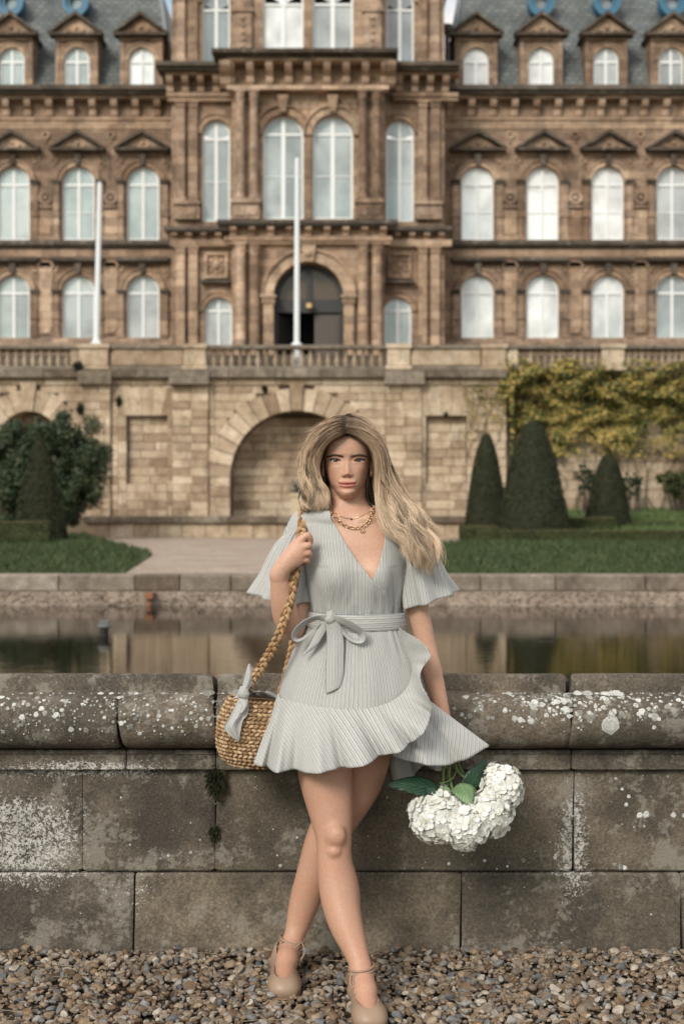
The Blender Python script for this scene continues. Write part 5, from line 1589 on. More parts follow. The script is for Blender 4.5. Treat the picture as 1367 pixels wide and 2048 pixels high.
# neck cords
chain(fd, [(.018, 3.985, 1.26), (.0155, 3.984, 1.32), (.0150, 3.990, 1.42)], [.050, .0430, .0430], .02, .03, 8)
for sx in (-1, 1): chain(fd, [(.02+sx*.011, 3.932, 1.290), (.0145+sx*.030, 3.962, 1.365)], [.007, .009], .01, .016)

# head
HX, HZ, HY = .0143, 1.4505, 3.965          # between the eyes; centre depth of the skull
HS = np.array([  # height, half width, front, back
 (-.107, .011, .050, -.020), (-.102, .021, .064, -.012), (-.095, .0265, .0735, .000), (-.086, .0335, .0770, .010), (-.077, .0382, .0735, .022), (-.066, .0460, .0745, .042),
 (-.048, .0535, .0740, .062), (-.025, .0605, .0725, .079), (0, .0640, .0735, .088), (.018, .0655, .0795, .093), (.035, .0665, .0805, .096), (.052, .0665, .0785, .096),
 (.070, .0625, .0700, .090), (.088, .0520, .0540, .074), (.101, .0370, .0360, .050), (.109, .0210, .020, .028), (.1135, .004, .004, .005)])
def hsec(h, j): 
    return np.interp(h, HS[:, 0], HS[:, j])
_h = np.linspace(-.107, .1135, 400); _hs = []
for j in (1, 2, 3):
    t = hsec(_h, j); k = np.exp(-np.linspace(-2, 2, 21)**2); k /= k.sum()
    t = np.convolve(np.pad(t, 10, 'edge'), k, 'valid'); _hs.append(t)
def almond(x, z, sx):
    """signed height inside the eye opening, positive inside"""
    u = (x-sx*.0320)/.0148
    tilt = .0012*u*sx
    w = np.clip(1-u*u, 0, None)
    up = .0044*w**.70+tilt; lo = -.0042*w**.8+tilt
    return np.minimum(up-(z+.0005), (z+.0005)-lo)-np.where(np.abs(u) > 1, .01, 0)
def g2(x, z, cx, cz, sx, sz): return np.exp(-((x-cx)/sx)**2-((z-cz)/sz)**2)
def sst(a, b, x):
    t = np.clip((x-a)/(b-a), 0, 1); return t*t*(3-2*t)
def face_relief(x, z):
    ax = np.abs(x)
    h = np.zeros(np.broadcast(x, z).shape)
    # nose: ridge growing to the tip, wings, cut underneath
    t = np.clip((-.002-z)/.036, 0, 1)
    rid = (.0032+.0100*t**1.3)*sst(.014, -.006, z)*sst(-.0480, -.0365, z)
    wid = .0066+.0040*t
    h += rid*np.exp(-(ax/wid)**2)
    h += .0050*g2(x, z, 0, -.0358, .0085, .0070)
    h += .0054*g2(ax, z, .0108, -.0408, .0050, .0054)*sst(-.0490, -.0440, z)
    h -= .0035*g2(ax, z, .0068, -.0475, .0036, .0022)          # nostrils
    # sockets, lids, brow
    h -= .0085*g2(ax, z, .0300, .0030, .0150, .0105)
    h -= .0050*g2(ax, z, .0150, .0040, .0070, .0100)
    h += .0055*g2(ax, z, .0320, -.0005, .0165, .0098)
    h -= .0018*np.exp(-((z-.0085-.0028*(1-((ax-.032)/.016)**2))/.0013)**2)*sst(.019, .012, np.abs(ax-.032))
    h += .0020*g2(ax, z, .0300, .0140, .022, .0055)
    h -= .0014*g2(ax, z, .0300, -.0115, .013, .0030)
    # opening of the eye
    for s in (-1, 1):
        h -= .0060*sst(-.0002, .0009, almond(x, z, s))
    # cheeks, fold beside the mouth, chin
    h += .0034*g2(ax, z, .0420, -.0230, .0150, .0130)
    h -= .0022*g2(ax, z, .0440, -.0560, .0120, .0150)
    h -= .0007*g2(ax, z, .0270-.10*(z+.056)*0, -.0570, .0040, .0110)
    h += .0024*g2(x, z, 0, -.0890, .0130, .0075)
    # lips
    z = z-.0032*(np.clip(ax, 0, .03)/.026)**2
    w = np.clip(1-(x/.0262)**2, 0, None)
    h += .0060*w**.8*np.exp(-((z+.0612-.0010*np.exp(-(x/.004)**2))/.0042)**2)
    h += .0064*w**.8*np.exp(-((z+.0710)/.0050)**2)
    h -= .0042*w**.6*np.exp(-((z+.0657)/.0013)**2)
    h -= .0012*g2(x, z, 0, -.0800, .0150, .0042)
    h -= .0010*g2(x, z, 0, -.0535, .0026, .0045)
    h -= .0012*g2(ax, z, .0265, -.0660, .0030, .0035)
    return h
sl = fd.slc((HX-.095, 3.835, HZ-.13), (HX+.095, 4.085, HZ+.125)); X, Y, Z = fd.pts(sl)
hz = (Z-HZ)[0, 0, :]
w_, f_, b_ = [np.interp(hz, _h, t)[None, None, :] for t in _hs]
hx = (X-HX); hy = HY-Y
rel = face_relief(hx[:, 0, :], (Z-HZ)[:, 0, :].repeat(1, 0))[:, None, :]
hyd = hy-rel*sst(.015, .045, hy)
# the cheek rounds away: plan section with a flatter front
nf = 2.35
mid = -.004
dep = np.where(hyd > mid, f_-mid, b_+mid+.0001)
dep = np.maximum(dep, .012)
q = (np.abs(hx/w_)**nf+np.abs((hyd-mid)/dep)**nf)**(1/nf)
e = (q-1)*np.minimum(w_, dep)*.8
e = np.maximum(e, np.maximum((Z-HZ)-.1135, -.105-(Z-HZ)))
fd.union(sl, e, .009)
for sx in (-1, 1):
    c = np.array((HX+sx*.0655, HY+.004, HZ-.014)); ellip(fd, c, (.0075, .016, .027), .006)
    ellip(fd, c+[sx*.001, -.006, -.020], (.006, .008, .009), .004)

# legs: the right one crosses in front
LEG_F = [(-.052, 3.995, .78)] + [tuple(A3(*p)) for p in ((650, 1545, 3.93), (661, 1620, 3.905), (667, 1676, 3.885), (668, 1735, 3.872), (678, 1795, 3.855), (692, 1850, 3.822), (711, 1902, 3.785), (722, 1938, 3.760))] + [(.052, 3.757, .075)]
chain(fd, LEG_F, [.088, .0735, .0600, .0480, .0455, .0495, .0440, .0320, .0275, .028], .004, .006, 40)
LEG_B = [tuple(A3(*p)) for p in ((738, 1400, 4.03), (716, 1548, 4.03), (674, 1632, 4.03), (645, 1684, 4.026), (626, 1750, 4.035), (610, 1800, 4.045), (595, 1850, 4.04), (585, 1882, 4.022))] + [(-.146, 4.012, .07)]
chain(fd, LEG_B, [.090, .0745, .0620, .0495, .0470, .0430, .0325, .0258, .0265], .004, .004, 40)
# knee cap and shin of the front leg
k = A3(672, 1672, 3.840); ellip(fd, k, (.025, .020, .029), .014)
ellip(fd, A3(668, 1704, 3.836), (.015, .012, .013), .010)
ellip(fd, A3(690, 1795, 3.885), (.036, .040, .085), .03)
# feet
FT_B = dict(heel=np.array([-.166, 4.022, .034]), ball=np.array([-.156, 3.868, .022]), toe=np.array([-.153, 3.834, .020]), ins=np.array([-.153, 3.965, .062]))
FT_F = dict(heel=np.array([.052, 3.785, .034]), ball=np.array([.070, 3.632, .022]), toe=np.array([.074, 3.598, .020]), ins=np.array([.060, 3.715, .060]))
for ft, an in ((FT_B, (-.147, 4.013, .080)), (FT_F, (.052, 3.755, .085))):
    chain(fd, [ft['heel'], ft['ball']], [.027, .024], .01, .02)
    chain(fd, [an, ft['ins'], ft['ball']], [.029, .027, .022], .02, .02)
    for dx in (-.022, 0, .020): chain(fd, [ft['ball']+[dx*.8, 0, 0], ft['toe']+[dx, 0, -.004]], [.019, .014], .01, .012)

# arms
ARM_L = [(-.100, 3.985, 1.272), A3(588, 1110, 3.995), A3(594, 1180, 3.985), A3(592, 1232, 3.962), A3(585, 1258, 3.945)]
chain(fd, ARM_L, [.040, .037, .034, .033, .030], .006, .016, 18)
FORE_L = [A3(585, 1257, 3.945), A3(573, 1238, 3.915), A3(566, 1205, 3.888), A3(560, 1172, 3.868), A3(557, 1148, 3.858)]
chain(fd, FORE_L, [.030, .033, .0315, .0245, .0205], .006, .010, 18)
ARM_R = [(.160, 3.985, 1.265), A3(838, 1130, 3.985), A3(832, 1200, 3.985), A3(845, 1262, 3.99), A3(853, 1300, 3.99), A3(862, 1340, 3.98), A3(874, 1385, 3.975), A3(886, 1430, 3.978), A3(892, 1452, 3.985)]
chain(fd, ARM_R, [.042, .038, .0325, .0275, .0265, .0270, .0230, .0175, .0165], .006, .016, 34)
# hand on the strap
wr = A3(557, 1150, 3.858)
KN = [A3(600, 1081, 3.846), A3(605, 1095, 3.842), A3(604, 1109, 3.845), A3(600, 1121, 3.851)]
MB = [A3(571, 1118, 3.850), A3(573, 1123, 3.847), A3(572, 1129, 3.849), A3(568, 1135, 3.852)]
for kn, mb in zip(KN, MB):
    chain(fd, [wr, mb, kn], [.0175, .0155, .0108], .006, .012, 9)
FG = [[KN[0], A3(614, 1071, 3.846), A3(619, 1077, 3.852), A3(620, 1087, 3.866)],
      [KN[1], A3(616, 1091, 3.842), A3(619, 1096, 3.856), A3(612, 1102, 3.878), A3(602, 1104, 3.884)],
      [KN[2], A3(615, 1106, 3.845), A3(618, 1110, 3.858), A3(611, 1115, 3.879), A3(601, 1116, 3.884)],
      [KN[3], A3(611, 1120, 3.851), A3(614, 1123, 3.861), A3(608, 1127, 3.878), A3(600, 1127, 3.882)]]
for p, r in zip(FG, (.0088, .0092, .0088, .0076)):
    chain(fd, p, [r*1.08, r*1.0, r*.97, r*.9, r*.8][:len(p)], .002, .0035, 14)
chain(fd, [A3(561, 1138, 3.866), A3(574, 1112, 3.880), A3(588, 1090, 3.884), A3(597, 1076, 3.880)], [.015, .013, .0105, .0085], .003, .008, 10)
# hand round the flower stems, below the hem
wr = A3(892, 1452, 3.985)
ST = A3(903, 1497, 3.985)                    # where the stems are gripped
for i, (kx, dz) in enumerate(((.006, .004), (.003, -.009), (-.001, -.022), (-.006, -.034))):
    kn = ST+[-.016+kx*.2, .004, .018+dz]
    chain(fd, [wr, (wr+kn)/2+[-.004, .002, 0], kn], [.0175, .0165, .0105], .006, .012, 8)
    chain(fd, [kn, ST+[-.008, -.018, .010+dz], ST+[.014, -.016, .006+dz], ST+[.018, .002, .004+dz], ST+[.006, .011, .002+dz]], [.0086, .0084, .008, .0074, .0066], .002, .0035, 12)
chain(fd, [wr+[.006, -.006, -.010], ST+[.014, -.004, .040], ST+[.016, -.018, .022]], [.013, .0105, .008], .003, .008, 8)

bv, bq = fd.mesh()
del fd
# colour of the skin: lips, cheeks, knuckles, knees, scalp under the hair
col = np.ones((len(bv), 4)); col[:, :3] = SKIN
hx, hz, hy = bv[:, 0]-HX, bv[:, 2]-HZ, HY-bv[:, 1]
isface = (hz > -.125) & (hy > .02) & (np.abs(hx) < .075)
def blend(mask, c):
    m = np.clip(mask, 0, 1)[:, None]; col[:, :3] = col[:, :3]*(1-m)+np.array(c)*m
rose = lambda k: SKIN*np.array([1.02-.05*k, 1-.30*k, 1-.30*k])
blend(isface*.38*(g2(np.abs(hx), hz, .044, -.026, .017, .014)), rose(.8))
blend(isface*.5*g2(hx, hz, 0, -.038, .011, .008), rose(.7))
blend(isface*.35*g2(np.abs(hx), hz, .031, .009, .016, .006), SKIN*[.72, .62, .58])  # shadow on the upper eyelid, painted into the skin colour
blend(isface*.30*g2(np.abs(hx), hz, .028, -.010, .013, .004), SKIN*[.80, .70, .70])
lw = np.clip(1-(hx/.0250)**2, 0, None)
hz0 = hz; hz = hz-.0032*(np.clip(np.abs(hx), 0, .03)/.026)**2
ztop = -.0657+.0082*lw**.75-.0014*np.exp(-(hx/.0032)**2); zbot = -.0657-.0108*lw**.62
blend(isface*sst(-.0008, .0008, np.minimum(ztop-hz, hz-zbot))*(np.abs(hx) < .025)*.92, (.48, .165, .135))
blend(isface*np.exp(-((hz+.0657)/.0011)**2)*(lw > .02)*.8, (.14, .045, .04))
hz = hz0
blend(isface*g2(np.abs(hx), hz, .0066, -.0470, .0026, .0015)*.7, (.13, .055, .042))  # shade inside the nostrils, painted as dark spots
blend(isface*sum(np.exp(-((almond(hx, hz, s)+.0006)/.0007)**2) for s in (-1, 1))*(hz > -.001)*.75, (.10, .06, .05))
hl = .066-.55*np.clip(np.abs(hx)-.008, 0, None)**1.12
blend((bv[:, 2] > HZ-.05)*np.maximum(sst(-.004, .006, hz-hl)*(np.abs(hx) < .09), (hy < .018)*(hz > -.04)*1.0*(np.abs(hx) < .064))*(hz > -.06), (.085, .055, .035))
kk = np.exp(-(np.linalg.norm(bv-A3(675, 1678, 3.83), axis=1)/.034)**2); blend(kk*.65, rose(1.0)*.86)
for kn in KN: blend(np.exp(-(np.linalg.norm(bv-kn, axis=1)/.010)**2)*.35, rose(.9))
for f_ in FG: blend(np.exp(-(np.linalg.norm(bv-f_[1], axis=1)/.008)**2)*.30, rose(.9))
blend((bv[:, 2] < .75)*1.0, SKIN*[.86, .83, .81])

person = thing('person', 'woman with long wavy blonde hair and striped wrap dress standing cross-legged against the pond wall', 'person', (-.03, 3.9, 0))
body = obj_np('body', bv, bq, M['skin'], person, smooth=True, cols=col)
BVH = BVHTree.FromPolygons([tuple(v) for v in bv], [tuple(int(i) for i in f) for f in bq])
def front_y(x, z, y0=3.3):
    h = BVH.ray_cast(Vector((x, y0, z)), Vector((0, 1, 0)))
    return h[0].y if h[0] is not None else None

# eyes
def mat_eye():
    m = NT('eye', 0.08, 0.6)
    xyz = m.sep(m.co('Object'))
    r = m.math('SQRT', m.math('ADD', m.math('POWER', xyz[0], 2.0), m.math('POWER', xyz[2], 2.0)))
    iris = m.mix(m.noise(900, 3, .7, m.co('Object')), (0.030, 0.034, 0.030), (0.075, 0.078, 0.066))
    c = m.ramp(r, [(0.0, 0.0), (1.0, 1.0)])
    a = m.math('LESS_THAN', r, .0064); p = m.math('LESS_THAN', r, .0025); ed = m.math('GREATER_THAN', r, .0053)
    c = m.mix(a, (0.52, 0.47, 0.44), m.mix(ed, iris, (0.03, 0.03, 0.03)))
    c = m.mix(p, c, (0.004, 0.004, 0.004))
    m.color(c); m.set('Roughness', .2); m.set('Coat Weight', .25)
    return m.m
M['eye'] = mat_eye()
for s in (-1, 1):
    b = bmesh.new(); bmesh.ops.create_uvsphere(b, u_segments=28, v_segments=20, radius=.0125)
    e_o = obj_bm('eye', b, M['eye'], person, smooth=True)
    yf = front_y(HX+s*.0320, HZ+.0085)
    e_o.matrix_parent_inverse = Matrix.Translation(person.location).inverted()
    yl = max(front_y(HX+s*.0320, HZ+.0052), front_y(HX+s*.0320, HZ-.0056))
    e_o.location = (HX+s*.0318, yl+.0016+.0116, HZ-.0004)
M['lash'] = plain('dark_lashes', (0.018, 0.012, 0.010), .6)
M['brow'] = plain('brown_eyebrow', (0.15, 0.090, 0.058), .7)
def on_face(x, z, out=.0006):
    y = front_y(HX+x, HZ+z); return np.array([HX+x, (y if y else HY-.07)-out, HZ+z])
items = []; lash = []
for s in (-1, 1):
    P = []
    for u in np.linspace(-.95, 1.06, 15):
        w = max(0, 1-u*u); z = .0044*w**.70+.0012*u-.0001+(.0010 if u > 1 else 0)
        P.append(on_face(s*.0320+s*u*.0148, z, .0010))
    lash.append(tube_arrays(catmull(P, 22), .0015*np.interp(np.linspace(0, 1, 22), [0, .5, .9, 1], [.6, 1.0, 1.35, .5]), 5))
    for u in np.linspace(-.7, 1.1, 26):
        w = max(0, 1-u*u); z = .0044*w**.70+.0012*u
        b = on_face(s*.0320+s*u*.0148, z, .0012); t = b+[s*u*.0035, -.0040, .0016+.0008*abs(u)]
        lash.append(tube_arrays([b, (b+t)/2+[0, -.001, -.0004], t], [.00035, .0003, .0001], 3))
    P = [on_face(s*(.0320+u*.0148), -.0042*max(0, 1-u*u)**.8+.0012*u, .0006) for u in np.linspace(-.2, .98, 9)]
    lash.append(tube_arrays(catmull(P, 14), .00035, 4))
    # brow hairs
    for k in range(330):
        u = rng.uniform(0, 1)
        x = .0095+.0430*u; zc = .0090+.0056*math.sin(min(1, u/.68)*math.pi/2)-.0042*max(0, u-.60)/.40
        th = (.0019*(1-u)**.5+.0008)*min(1, .45+u*3)
        z = zc+rng.uniform(-th, th)
        b = on_face(s*x, z, .0003); l = .0065
        an = (.75*(1-u)**2+.10) if u < .65 else -.14
        t = b+[s*l*math.cos(an), -.0010, l*math.sin(an)*.7]
        t[1] = on_face(min(.055, max(-.055, t[0]-HX)), t[2]-HZ, .0008)[1]
        items.append(tube_arrays([b, (b+t)/2+[0, -.0005, 0], t], [.00045, .0004, .0002], 3))
V_, F_ = merge_arrays(lash); tag(obj_np('eyelashes', V_, F_, M['lash'], person), kind='stuff')
V_, F_ = merge_arrays(items); tag(obj_np('eyebrows', V_, F_, M['brow'], person), kind='stuff')
# ------------------------------------------------------------------ dress
def mat_stripe():
    m = NT('striped_cotton', 0.85, 0.15)
    uv = m.co('UV'); x = m.sep(uv)
    P_ = 0.0085
    jit = m.math('MULTIPLY', m.math('SUBTRACT', m.noise(3.0, 2, .5, m.co('Object')), .5), 0.0012)
    t = m.math('FRACT', m.math('DIVIDE', m.math('ADD', x[0], jit), P_))
    def band(c, w):
        return m.math('LESS_THAN', m.math('ABSOLUTE', m.math('SUBTRACT', t, c)), w)
    c = m.mix(m.math('LESS_THAN', m.math('ABSOLUTE', m.math('SUBTRACT', t, .28)), .17), (0.56, 0.54, 0.51), (0.465, 0.472, 0.468))
    c = m.mix(band(.06, .05), c, (0.075, 0.082, 0.098))
    c = m.mix(band(.55, .042), c, (0.21, 0.16, 0.115))
    c = m.mix(band(.80, .022), c, (0.33, 0.345, 0.36))
    slub = m.noise(1.0, 4, .7, m.co('UV', scale=(900, 60, 1)))
    c = m.mix(1.0, c, m.ramp(slub, [(0.3, .86), (0.7, 1.1)]), 'MULTIPLY')
    m.color(c)
    w = m.noise(1.0, 2, .6, m.co('UV', scale=(1600, 1600, 1)))
    f = m.noise(26, 4, .6, m.co('Object', scale=(1, 1, .45)))
    m.bump(m.math('ADD', m.math('MULTIPLY', w, .15), f), .35, .006)
    m.set('Sheen Weight', .15)
    return m.m
M['stripe'] = mat_stripe()
_inner = M['stripe']

dress = thing('dress', None, None)          # becomes the bodice object below
bpy.data.objects.remove(dress)
def grid_faces(n, m, wrap=False):
    """n columns of points by m rows (row-major rows)"""
    out = []
    for j in range(m-1):
        for i in range(n if wrap else n-1):
            k = (i+1) % n
            out.append((j*n+i, j*n+k, (j+1)*n+k, (j+1)*n+i))
    return np.array(out)
def cloth(name, G, U, parent, thick=.0014, offs=0.0):
    """G (rows, cols, 3) grid of points, U (rows, cols, 2) fabric coordinates in metres"""
    r, c = G.shape[:2]
    o = obj_np(name, G.reshape(-1, 3), grid_faces(c, r), M['stripe'], parent, smooth=True, uvs=U.reshape(-1, 2))
    s = o.modifiers.new('thickness', 'SOLIDIFY'); s.thickness = thick; s.offset = offs
    return o
# ---- bodice panels wrapped round the torso sections
def torso_pt(t, z, off):
    """t angle: 0 front, +90 right of photo, -90 left, 180 back"""
    cx, a, bf, bb, yc = [sec(z, j) for j in range(1, 6)]
    ct, s_ = np.cos(t), np.sin(t); p = 2/NEXP
    x = cx+(a+off)*np.sign(s_)*np.abs(s_)**p
    front = ct > 0
    b = np.where(front, bf, bb)+off
    y = yc-b*np.sign(ct)*np.abs(ct)**p
    y = y-np.where(front, bust(x, z)*np.abs(ct)**.4, 0)
    return x, y
def gather(t, z, k0=0.0):
    w = np.clip((1.11-z)/.10, 0, 1)*np.clip((z-.99)/.03, 0, 1)
    return .0026*w*np.sin(34*t+3*np.sin(5*t)+8*z)+.0022*np.sin(15*t+22*z+k0)*np.clip((1.2-z)/.1, 0, 1)
ZROW = np.concatenate([np.linspace(1.331, 1.26, 34), np.linspace(1.258, 1.015, 64)])
def edge_t(z, xe):
    cx, a = sec(z, 1), sec(z, 2)
    s_ = np.clip((xe-cx)/(a+.006), -.999, .999)
    return np.sign(s_)*np.arcsin(np.abs(s_)**(NEXP/2))
def bodice(edge_px, side, off, name, parent):
    ez = np.array([ZZ(p[1], 3.89) for p in edge_px])[::-1]; ex = np.array([XX(p[0], 3.89) for p in edge_px])[::-1]
    rows, us = [], []
    n = 110
    for z in ZROW:
        te = edge_t(z, np.interp(z, ez, ex))
        # side -1: from the back centre round the left to the edge
        tb = -math.pi if side < 0 else math.pi
        t = np.linspace(tb, te, n)
        # rows near the top open at the nape
        if z > 1.30:
            lim = (1.331-z)/.031; t = np.linspace(tb*(0.62+.38*(1-lim)**0 if False else (.60+.40*lim)), te, n)
        x, y = torso_pt(t, z, off+.0045*np.clip((1.09-z)/.05, 0, 1)*0)
        g = gather(t, z)
        # crease fan from the wrap into the waist
        g = g+.0022*np.sin(70*(np.abs(t)*.6+z*1.1))*np.clip((1.14-z)/.09, 0, 1)*np.clip(np.cos(t), 0, 1)
        x = x+np.sin(t)*g; y = y-np.cos(t)*g
        if abs(te) < 3: # edge lies close on the skin
            pass
        rows.append(np.stack([x, y, np.full(n, z)], 1))
        us.append(np.stack([t*.150+(.0+.020*(1.2-z))*(side), np.full(n, z)], 1))
    G = np.array(rows); U = np.array(us)
    for j, z in enumerate(ZROW):                       # rest the shoulders of the cloth on the body
        if z < 1.16: break
        for i in range(n):
            q = Vector(G[j, i]); loc, nr, _, dist = BVH.find_nearest(q)
            sd = (q-loc).dot(nr)
            if sd < off: G[j, i] = loc+nr*off
    for k in range(3): G[:36, 1:-1] = (G[:36, 1:-1]*2+G[:36, :-2]+G[:36, 2:])/4
    return cloth(name, G, U, parent)
dress = bodice([(652, 1010), (654, 1018), (660, 1030), (669, 1047), (690, 1085), (715, 1123), (743, 1160), (775, 1190), (812, 1240), (820, 1250)], -1, .0085, 'dress', person)
dress['label'] = 'pale grey blue wrap dress with fine dark and tan stripes'
bodice([(742, 1010), (750, 1018), (762, 1036), (771, 1056), (768, 1090), (757, 1130), (743, 1160), (725, 1190), (690, 1240), (684, 1250)], 1, .0055, 'bodice_panel', dress)
# shoulder caps so the sleeves grow out of the bodice
# ---- skirt tube
def px_profile(rows):
    r = np.array(rows, float); return r
SK = px_profile([(1232, 616, 804), (1250, 613, 806), (1280, 596, 820), (1310, 583, 832), (1340, 573, 841), (1370, 564, 848), (1400, 557, 852), (1440, 550, 856)])
rows, us = [], []
n = 200
for py in np.linspace(1232, 1425, 46):
    Lx, Rx = np.interp(py, SK[:, 0], SK[:, 1]), np.interp(py, SK[:, 0], SK[:, 2])
    d = 3.985; z = ZZ(py, d); cx, a = XX((Lx+Rx)/2, d), (Rx-Lx)/2*d/F
    t = np.linspace(-math.pi, math.pi, n)
    bf = np.interp(py, [1232, 1300, 1425], [.098, .118, .150]); bb = np.interp(py, [1232, 1300, 1425], [.088, .10, .118]); yc = 3.992
    p = 2/2.1
    w = np.clip((py-1236)/40, 0, 1)*np.clip((1330-py)/70, 0, 1)
    g = .0026*w*np.sin(30*t+2*np.sin(7*t))+.0030*np.clip((py-1260)/100, 0, 1)*np.sin(7*t+.8)+.0008*np.sin(17*t+py*.012)
    x = cx+(a+g)*np.sign(np.sin(t))*np.abs(np.sin(t))**p
    y = yc-(np.where(np.cos(t) > 0, bf, bb)+g)*np.sign(np.cos(t))*np.abs(np.cos(t))**p
    rows.append(np.stack([x, y, np.full(n, z)], 1))
    us.append(np.stack([t*.185-.03*(py-1232)/200*np.sin(t), np.full(n, z)], 1))
SKG = np.array(rows)
cloth('skirt', SKG, np.array(us), dress)
def skirt_front(px, py):
    """depth of the skirt front at a photo position"""
    Lx, Rx = np.interp(py, SK[:, 0], SK[:, 1]), np.interp(py, SK[:, 0], SK[:, 2])
    bf = np.interp(py, [1232, 1300, 1425], [.098, .118, .150]); u = np.clip((px-(Lx+Rx)/2)/((Rx-Lx)/2), -1, 1)
    return 3.992-bf*(1-abs(u)**2.1)**(1/2.1)
# ---- ruffles
def flounce(name, top, hem, phi, parent, r0, n=190, m=26, folds=(), bell=.5, dark=False):
    """top, hem: lists of (px,py,d); phi: fabric direction (deg) along the strip; folds (centre s, width, depth)"""
    Tp = catmull([A3(*p) for p in top], n); Hm = catmull([A3(*p) for p in hem], n)
    v = np.linspace(0, 1, m)[:, None, None]
    G = Tp[None]*(1-v)+Hm[None]*v
    s = np.linspace(0, 1, n)
    dy = np.zeros(n)
    for c, w, dp in folds: dy += 1.35*dp*np.exp(-((s-c)/w)**2)
    vv = np.linspace(0, 1, m)[:, None]
    G[:, :, 1] += dy[None]*vv**1.25
    G[:, :, 1] -= .010*np.sin(math.pi*vv)*bell
    ph = np.radians(np.interp(s, np.linspace(0, 1, len(phi)), phi))
    ln = np.linalg.norm(Hm-Tp, axis=1)[None]
    rr = r0+vv*ln*.75
    U = np.stack([rr*np.sin(ph)[None], rr*np.cos(ph)[None]], 2)
    return cloth(name, G, U, parent, .0012)
sf = skirt_front
# ruffle of the upper wrap: from the left side round the front and up the wrap edge
topA = [(556, 1386, 3.975), (562, 1396, 3.945), (590, 1403, sf(590, 1403)-.004), (625, 1410, sf(625, 1410)-.005), (660, 1415, sf(660, 1415)-.005), (700, 1418, sf(700, 1418)-.005), (735, 1416, sf(735, 1416)-.005), (770, 1407, sf(770, 1407)-.005), (798, 1391, sf(798, 1391)-.005), (816, 1368, sf(816, 1368)-.006), (822, 1340, sf(822, 1340)-.006), (815, 1312, sf(814, 1312)-.008), (806, 1286, sf(804, 1286)-.008), (796, 1254, sf(796, 1258)-.006)]
hemA = [(507, 1527, 3.905), (530, 1537, 3.865), (553, 1541, 3.835), (585, 1543, 3.80), (617, 1546, 3.785), (655, 1541, 3.775), (693, 1537, 3.765), (735, 1526, 3.765), (770, 1511, 3.775), (822, 1488, 3.775), (864, 1424, 3.80), (839, 1354, 3.83), (860, 1312, 3.85), (842, 1284, 3.86), (806, 1262, 3.90)]
flounce('ruffle', topA, hemA, (-86, -70, -52, -34, -20, -10, 0, 14, 32, 50, 66, 84, 100), dress, .135, 260, 30,
        ((.065, .016, .030), (.115, .022, -.026), (.185, .024, .026), (.265, .026, -.020), (.335, .016, .024), (.40, .030, -.018), (.455, .016, .026), (.515, .020, -.022), (.555, .012, .024), (.61, .020, -.02), (.665, .018, .022), (.74, .03, -.02), (.83, .02, .02)))
# ruffle of the under wrap, thrown out to the right
topB = [(770, 1412, 3.90), (805, 1420, 3.885), (835, 1415, 3.885), (853, 1405, 3.90), (860, 1402, 3.95), (850, 1400, 4.05)]
hemB = [(785, 1512, 3.845), (812, 1521, 3.835), (848, 1527, 3.835), (888, 1531, 3.84), (925, 1523, 3.87), (976, 1490, 3.92), (935, 1500, 4.05), (880, 1515, 4.09)]
flounce('ruffle', topB, hemB, (18, 30, 42, 54, 64, 76, 90), dress, .20, 170, 26, ((.18, .04, -.015), (.35, .04, .018), (.55, .04, -.012)))
# back of the hem seen from inside, hanging behind the legs
topC = [(852, 1404, 4.05), (800, 1410, 4.09), (720, 1410, 4.10), (640, 1405, 4.09), (565, 1395, 4.04)]
hemC = [(905, 1526, 4.075), (880, 1540, 4.09), (845, 1532, 4.08), (825, 1556, 4.06), (785, 1558, 4.05), (795, 1520, 4.09), (720, 1512, 4.11), (640, 1510, 4.11), (600, 1520, 4.10), (572, 1524, 4.10)]
flounce('ruffle', topC, hemC, (80, 40, 0, -40, -80), dress, .26, 200, 22, ((.10, .03, -.02), (.22, .02, .02), (.3, .03, -.02)))
# seam cord along the flounce
# ---- belt
def belt_band(z0, z1, off, name, k, nb=170):
    rows, us = [], []
    for q in range(9):
        v = q/8; t = np.linspace(-math.pi, math.pi, nb)
        py = np.interp(v, [0, 1], [z0, z1])
        Lx, Rx = 615, 805; d = 3.985
        zz_ = ZZ(py, d)-.0035*np.sin(t)-.0025*np.cos(2*t+k)
        rid = off+.0030*math.sin(math.pi*v)+.0016*np.sin(9*math.pi*v+2*np.sin(3*t))
        a = (Rx-Lx)/2*d/F+rid
        x = XX((Lx+Rx)/2, d)+a*np.sign(np.sin(t))*np.abs(np.sin(t))**.95
        y = 3.994-(np.where(np.cos(t) > 0, .101, .09)+rid)*np.sign(np.cos(t))*np.abs(np.cos(t))**.95
        rows.append(np.stack([x, y, zz_], 1)); us.append(np.stack([np.full(nb, v*.034), t*.14], 1))
    return cloth(name, np.array(rows), np.array(us), dress)
belt = belt_band(1223, 1257, .008, 'belt', .5)
